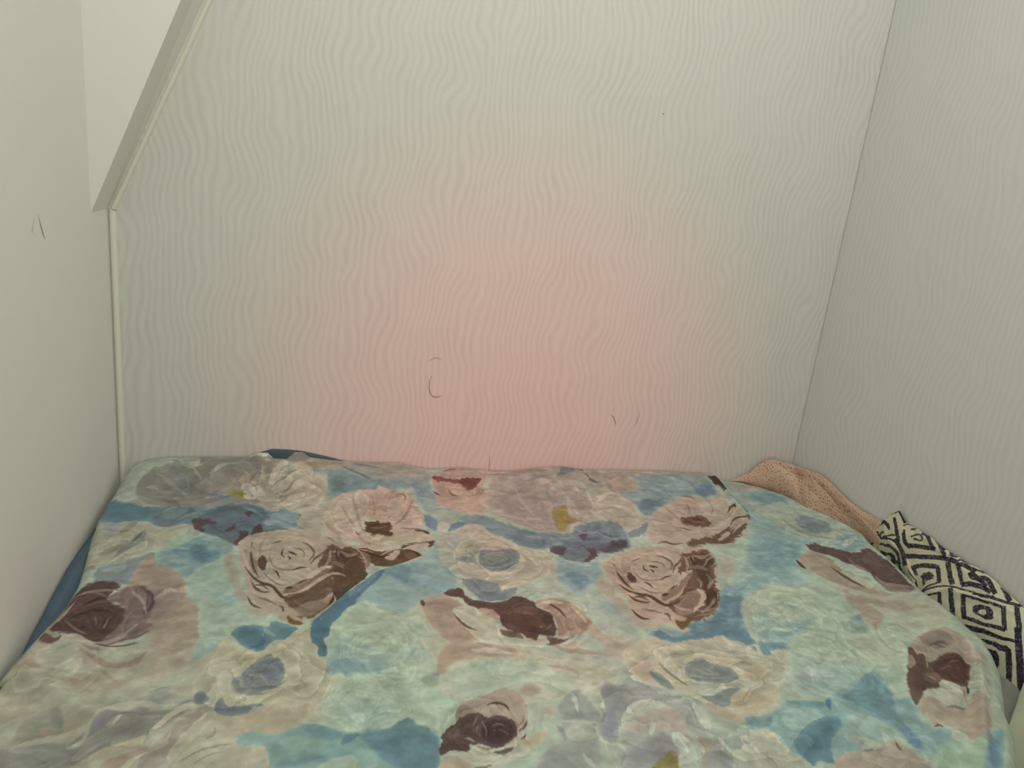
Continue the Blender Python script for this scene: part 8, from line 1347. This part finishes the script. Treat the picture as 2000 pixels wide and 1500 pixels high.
def cloth_mesh(name, S, U, V, colors, mat, parent=None, thick=0.0, flip=False):
    UU, VV = np.meshgrid(U, V); P = S(UU, VV).reshape(-1, 3)
    nu, nv = len(U), len(V)
    idx = np.arange(nu * nv).reshape(nv, nu)
    F = np.stack([idx[:-1, :-1], idx[:-1, 1:], idx[1:, 1:], idx[1:, :-1]], -1).reshape(-1, 4)
    if flip: F = F[:, ::-1]
    me = bpy.data.meshes.new(name)
    me.vertices.add(len(P)); me.vertices.foreach_set('co', P.astype(np.float32).ravel())
    me.loops.add(F.size); me.loops.foreach_set('vertex_index', F.astype(np.int32).ravel())
    me.polygons.add(len(F)); me.polygons.foreach_set('loop_start', np.arange(0, F.size, 4, dtype=np.int32))
    me.update(calc_edges=True)
    me.polygons.foreach_set('use_smooth', np.ones(len(F), bool))
    if colors is not None:
        ca = me.color_attributes.new('print', 'FLOAT_COLOR', 'POINT')
        c = np.ones((nu * nv, 4), np.float32); c[:, :3] = colors.reshape(-1, 3)
        ca.data.foreach_set('color', c.ravel())
    at = me.attributes.new('cloth', 'FLOAT_VECTOR', 'POINT')
    q = np.zeros((nu * nv, 3), np.float32); q[:, 0] = UU.ravel(); q[:, 1] = VV.ravel()
    at.data.foreach_set('vector', q.ravel())
    me.validate(); me.materials.append(mat)
    o = bpy.data.objects.new(name, me); sc.collection.objects.link(o)
    if parent: o.parent = parent
    if thick:
        s = o.modifiers.new('thickness', 'SOLIDIFY'); s.thickness = thick; s.offset = -1
    return o

def print_mat(name, rough=0.85, gain=(1, 1, 1)):
    mt, nt, b = new_mat(name, rough); g = N(nt)
    a = g.node('ShaderNodeAttribute', attribute_name='print')
    c = g.node('ShaderNodeAttribute', attribute_name='cloth').outputs['Vector']
    wv = g.noise(g.mapping(c, (1, 1, 1)), 900.0, 2.0)
    mx = g.node('ShaderNodeMix', data_type='RGBA', blend_type='MULTIPLY'); mx.inputs[0].default_value = 1.0
    nt.links.new(a.outputs['Color'], mx.inputs[6])
    nt.links.new(g.mix(g.math('MULTIPLY', wv, 1.0), tuple(0.90 * k for k in gain), tuple(1.08 * k for k in gain)), mx.inputs[7])
    nt.links.new(mx.outputs[2], b.inputs['Base Color'])
    nt.links.new(g.bump(g.noise(c, 260.0, 3.0), 0.25, 0.0008), b.inputs['Normal'])
    b.inputs['Sheen Weight'].default_value = 0.08
    return mt

# ------------------------------------------------------------------ bed, under-sheet and printed sheet
def albedo(c, gain, sat=0.84):
    c = np.clip((c - 0.60) * (1.10 if sat < 1 else 1.0) + 0.60, 0.02, 1)
    g = c.mean(-1, keepdims=True)
    return np.clip(lin((g + (c - g) * sat) * 255.0) * np.asarray(gain), 0, 0.9)
SHEET_GAIN = (1.13, 1.16, 1.30)

m_matt, _, _ = new_mat('mattress_ticking', 0.9, (0.62, 0.60, 0.55))
m_wood, _, _ = new_mat('dark_wood', 0.6, (0.22, 0.14, 0.09))
bed = bpy.data.objects.new('bed', None); sc.collection.objects.link(bed); bed.location = (0.6, -1.0, 0)
tag(bed, 'low bed fitted into the narrow space between the two side walls', 'bed')
def rel(o):                       # keep world coordinates for a child of an unrotated empty
    o.matrix_parent_inverse = o.parent.matrix_world.inverted() if False else Matrix.Translation(-o.parent.location)
    return o
def rounded_slab(name, x0, x1, y0, y1, z0, z1, r, mat, parent):
    o = box(name, (x0, y0, z0), (x1, y1, z1), mat, parent)
    bv = o.modifiers.new('round', 'BEVEL'); bv.width = r; bv.segments = 4
    return o
ring = [(0.085, -1.96), (R_X[-1] - 0.02, -1.96)] + [(x - 0.035, y) for x, y in zip(R_X[::-1][2:], R_V[::-1][2:]) if y < -0.05] + [(R_X[0] - 0.04, -0.03), (0.085, -0.03)]
nr = len(ring)
mv = [(x, y, 0.26) for x, y in ring] + [(x, y, 0.452) for x, y in ring]
mf = [tuple(range(nr))[::-1], tuple(range(nr, 2 * nr))] + [(k, (k + 1) % nr, (k + 1) % nr + nr, k + nr) for k in range(nr)]
rel(mesh_obj('mattress', mv, mf, m_matt, bed))
rel(box('bed_base', (0.04, -1.97, 0.10), (1.05, -0.03, 0.255), m_wood, bed))
for lx in (0.06, 0.97):
    for ly in (-1.94, -0.12):
        rel(box('leg', (lx, ly, 0.0), (lx + 0.06, ly + 0.06, 0.10), m_wood, bed))

vv = np.r_[np.linspace(-1.99, -0.88, 90)[:-1]]
t = np.linspace(0, 1, 600)                                   # rows bunched towards the back wall, where they are seen at a glance
vv = np.r_[vv, -0.88 + 0.88 * (1 - (1 - t) ** 1.35)]
uu = np.r_[np.linspace(-0.055, 0.0, 20)[:-1], np.linspace(0.0, 1.30, 1450), np.linspace(1.302, 1.44, 60)]
cols = paint(uu, vv, decode(PRINT), 0.0031, (.655, .712, .635), 0, FLOWERS)
m_sheet = print_mat('floral_cotton')
sheet = cloth_mesh('bed_sheet', sheet_S, uu, vv, albedo(cols, SHEET_GAIN), m_sheet)
tag(sheet, 'pastel bed sheet printed with large painted roses and peonies in teal, cream and brown', 'bed sheet')

# blue under-sheet showing in the gap at the left wall and above the back edge
m_blue, ntb, bb = new_mat('blue_cotton', 0.9, (0.085, 0.135, 0.20)); g = N(ntb)
cob = g.node('ShaderNodeTexCoord').outputs['Object']
ntb.links.new(g.mix(g.noise(cob, 30.0, 3.0), (0.070, 0.115, 0.165), (0.125, 0.185, 0.25)), bb.inputs['Base Color'])
def blue_S(u, v):
    # v runs along the wall (m); u from the wall (0) to under the sheet (0.07)
    u = np.asarray(u, float); v = np.asarray(v, float)
    edge = np.interp(-v, [-.01, 0.02, 0.07, 0.12, 0.16, 0.22, 0.29, 0.36, 0.42, 0.50, 2.2], [-.012, -.010, .002, .006, .004, .010, .010, .006, .000, -.012, -.02])
    x = 0.003 + u; z = ZB - 0.024 + edge + 0.006 * np.sin(np.clip(u / 0.05, 0, 1) * np.pi) + 0.003 * vnoise(v * 24, u * 30, 51) - np.clip(u - 0.012, 0, 1) * 0.9
    return np.stack([x, v, z], -1)
blue = cloth_mesh('blue_sheet', blue_S, np.linspace(0, 0.04, 24), np.linspace(-1.95, -0.004, 300), None, m_blue, thick=0.003)
tag(blue, 'plain dark blue under-sheet showing between the floral sheet and the left wall', 'bed sheet')
def blue2_S(u, v):                # u along the back wall, v upwards
    u = np.asarray(u, float); v = np.asarray(v, float)
    top = np.interp(u, TUCK_X, TUCK_Z)
    z = 0.485 + (top - 0.485) * np.clip(v / 0.05, 0, 1)
    return np.stack([u, -0.0012 + 0 * v, z], -1)
# (its tucked-up corner against the back wall)
blue2 = cloth_mesh('tucked_corner', blue2_S, np.linspace(TUCK_X[0], TUCK_X[-1], 60), np.linspace(0, 0.05, 10), None, m_blue, blue, 0.0008)

# ------------------------------------------------------------------ cloths stuffed in the gap at the right wall
m_pink, ntp, bp = new_mat('dotted_peach_cotton', 0.9); g = N(ntp)
cp = g.node('ShaderNodeAttribute', attribute_name='cloth').outputs['Vector']
vo = g.node('ShaderNodeTexVoronoi', feature='F1'); vo.inputs['Scale'].default_value = 150.0; vo.inputs['Randomness'].default_value = 0.35
ntp.links.new(cp, vo.inputs['Vector'])
dot = g.math('LESS_THAN', vo.outputs['Distance'], 0.26)
ntp.links.new(g.mix(dot, (0.66, 0.47, 0.36), (0.30, 0.17, 0.13)), bp.inputs['Base Color'])
ntp.links.new(g.bump(g.noise(cp, 90.0, 3.0), 0.4, 0.002), bp.inputs['Normal'])
pink = cloth_mesh('dotted_cloth', pk_S, np.linspace(0, PKL, 300), np.linspace(0, PKW, 110), None, m_pink, flip=True, thick=0.0015)
tag(pink, 'crumpled peach cloth with tiny dark dots in the back right corner', 'cloth')

m_bw = print_mat('geometric_print_cotton')
bwu, bwv = np.linspace(0, BWL, 620), np.linspace(0, BWW, 240)
bwc = paint(bwu, bwv, decode(BWPRINT), 0.0020, (.73, .72, .61), 70)
spk = fbm(np.meshgrid(bwu, bwv)[0] / 0.0016, np.meshgrid(bwu, bwv)[1] / 0.0016, 90, 2)
bwc = bwc + (np.clip((spk - 0.22) * 6, 0, 1) * 0.30)[..., None] * (bwc.mean(-1, keepdims=True) < 0.4)
bw = cloth_mesh('patterned_cloth', bw_S, bwu, bwv, albedo(bwc, (1.35, 1.35, 1.45), 1.0), m_bw, flip=True, thick=0.002)
tag(bw, 'black and cream cloth with nested diamonds, bunched along the right wall', 'cloth')

# plain grey cloth tucked under the patterned one, and the pale folded one nearest the camera
def ribbon_S(O, I, bulge, seed):
    O, I = smooth_curve(O, 100), smooth_curve(I, 100)
    def S(u, v):
        u = np.asarray(u, float); v = np.asarray(v, float); s = np.clip(u, 0, 1) * 99; t = np.clip(v, 0, 1)
        P = np.stack([np.interp(s, np.arange(100), O[:, k]) * (1 - t) + np.interp(s, np.arange(100), I[:, k]) * t for k in range(3)], -1)
        b = bulge * np.sin(np.pi * t) ** 0.7 + bulge * 0.5 * vnoise(u * 5, v * 3, seed)
        P[..., 0] -= b * 0.6; P[..., 2] += b * 0.75
        return P
    return S
def cloth_mat(name, a, b_, rough=0.9):
    mt, nt, b = new_mat(name, rough); g = N(nt); co = g.node('ShaderNodeTexCoord').outputs['Object']
    nt.links.new(g.mix(g.noise(co, 60.0, 4.0), a, b_), b.inputs['Base Color'])
    nt.links.new(g.bump(g.noise(co, 200.0, 3.0), 0.3, 0.001), b.inputs['Normal']); return mt
G_O, G_I = GREY_O, GREY_I
grey = cloth_mesh('grey_cloth', ribbon_S(G_O, G_I, 0.006, 61), np.linspace(0, 1, 60), np.linspace(0, 1, 30), None, cloth_mat('grey_jersey', (0.20, 0.205, 0.19), (0.30, 0.30, 0.275)), flip=True, thick=0.003)
tag(grey, 'plain grey cloth tucked under the front end of the black and cream cloth', 'cloth')
pale = cloth_mesh('folded_blanket', ribbon_S(PALE_O, PALE_I, 0.012, 67), np.linspace(0, 1, 60), np.linspace(0, 1, 40), None, cloth_mat('pale_green_fleece', (0.47, 0.49, 0.36), (0.55, 0.565, 0.43)), flip=True, thick=0.004)
tag(pale, 'pale green folded cloth at the lower right edge of the photo against the right wall', 'cloth')
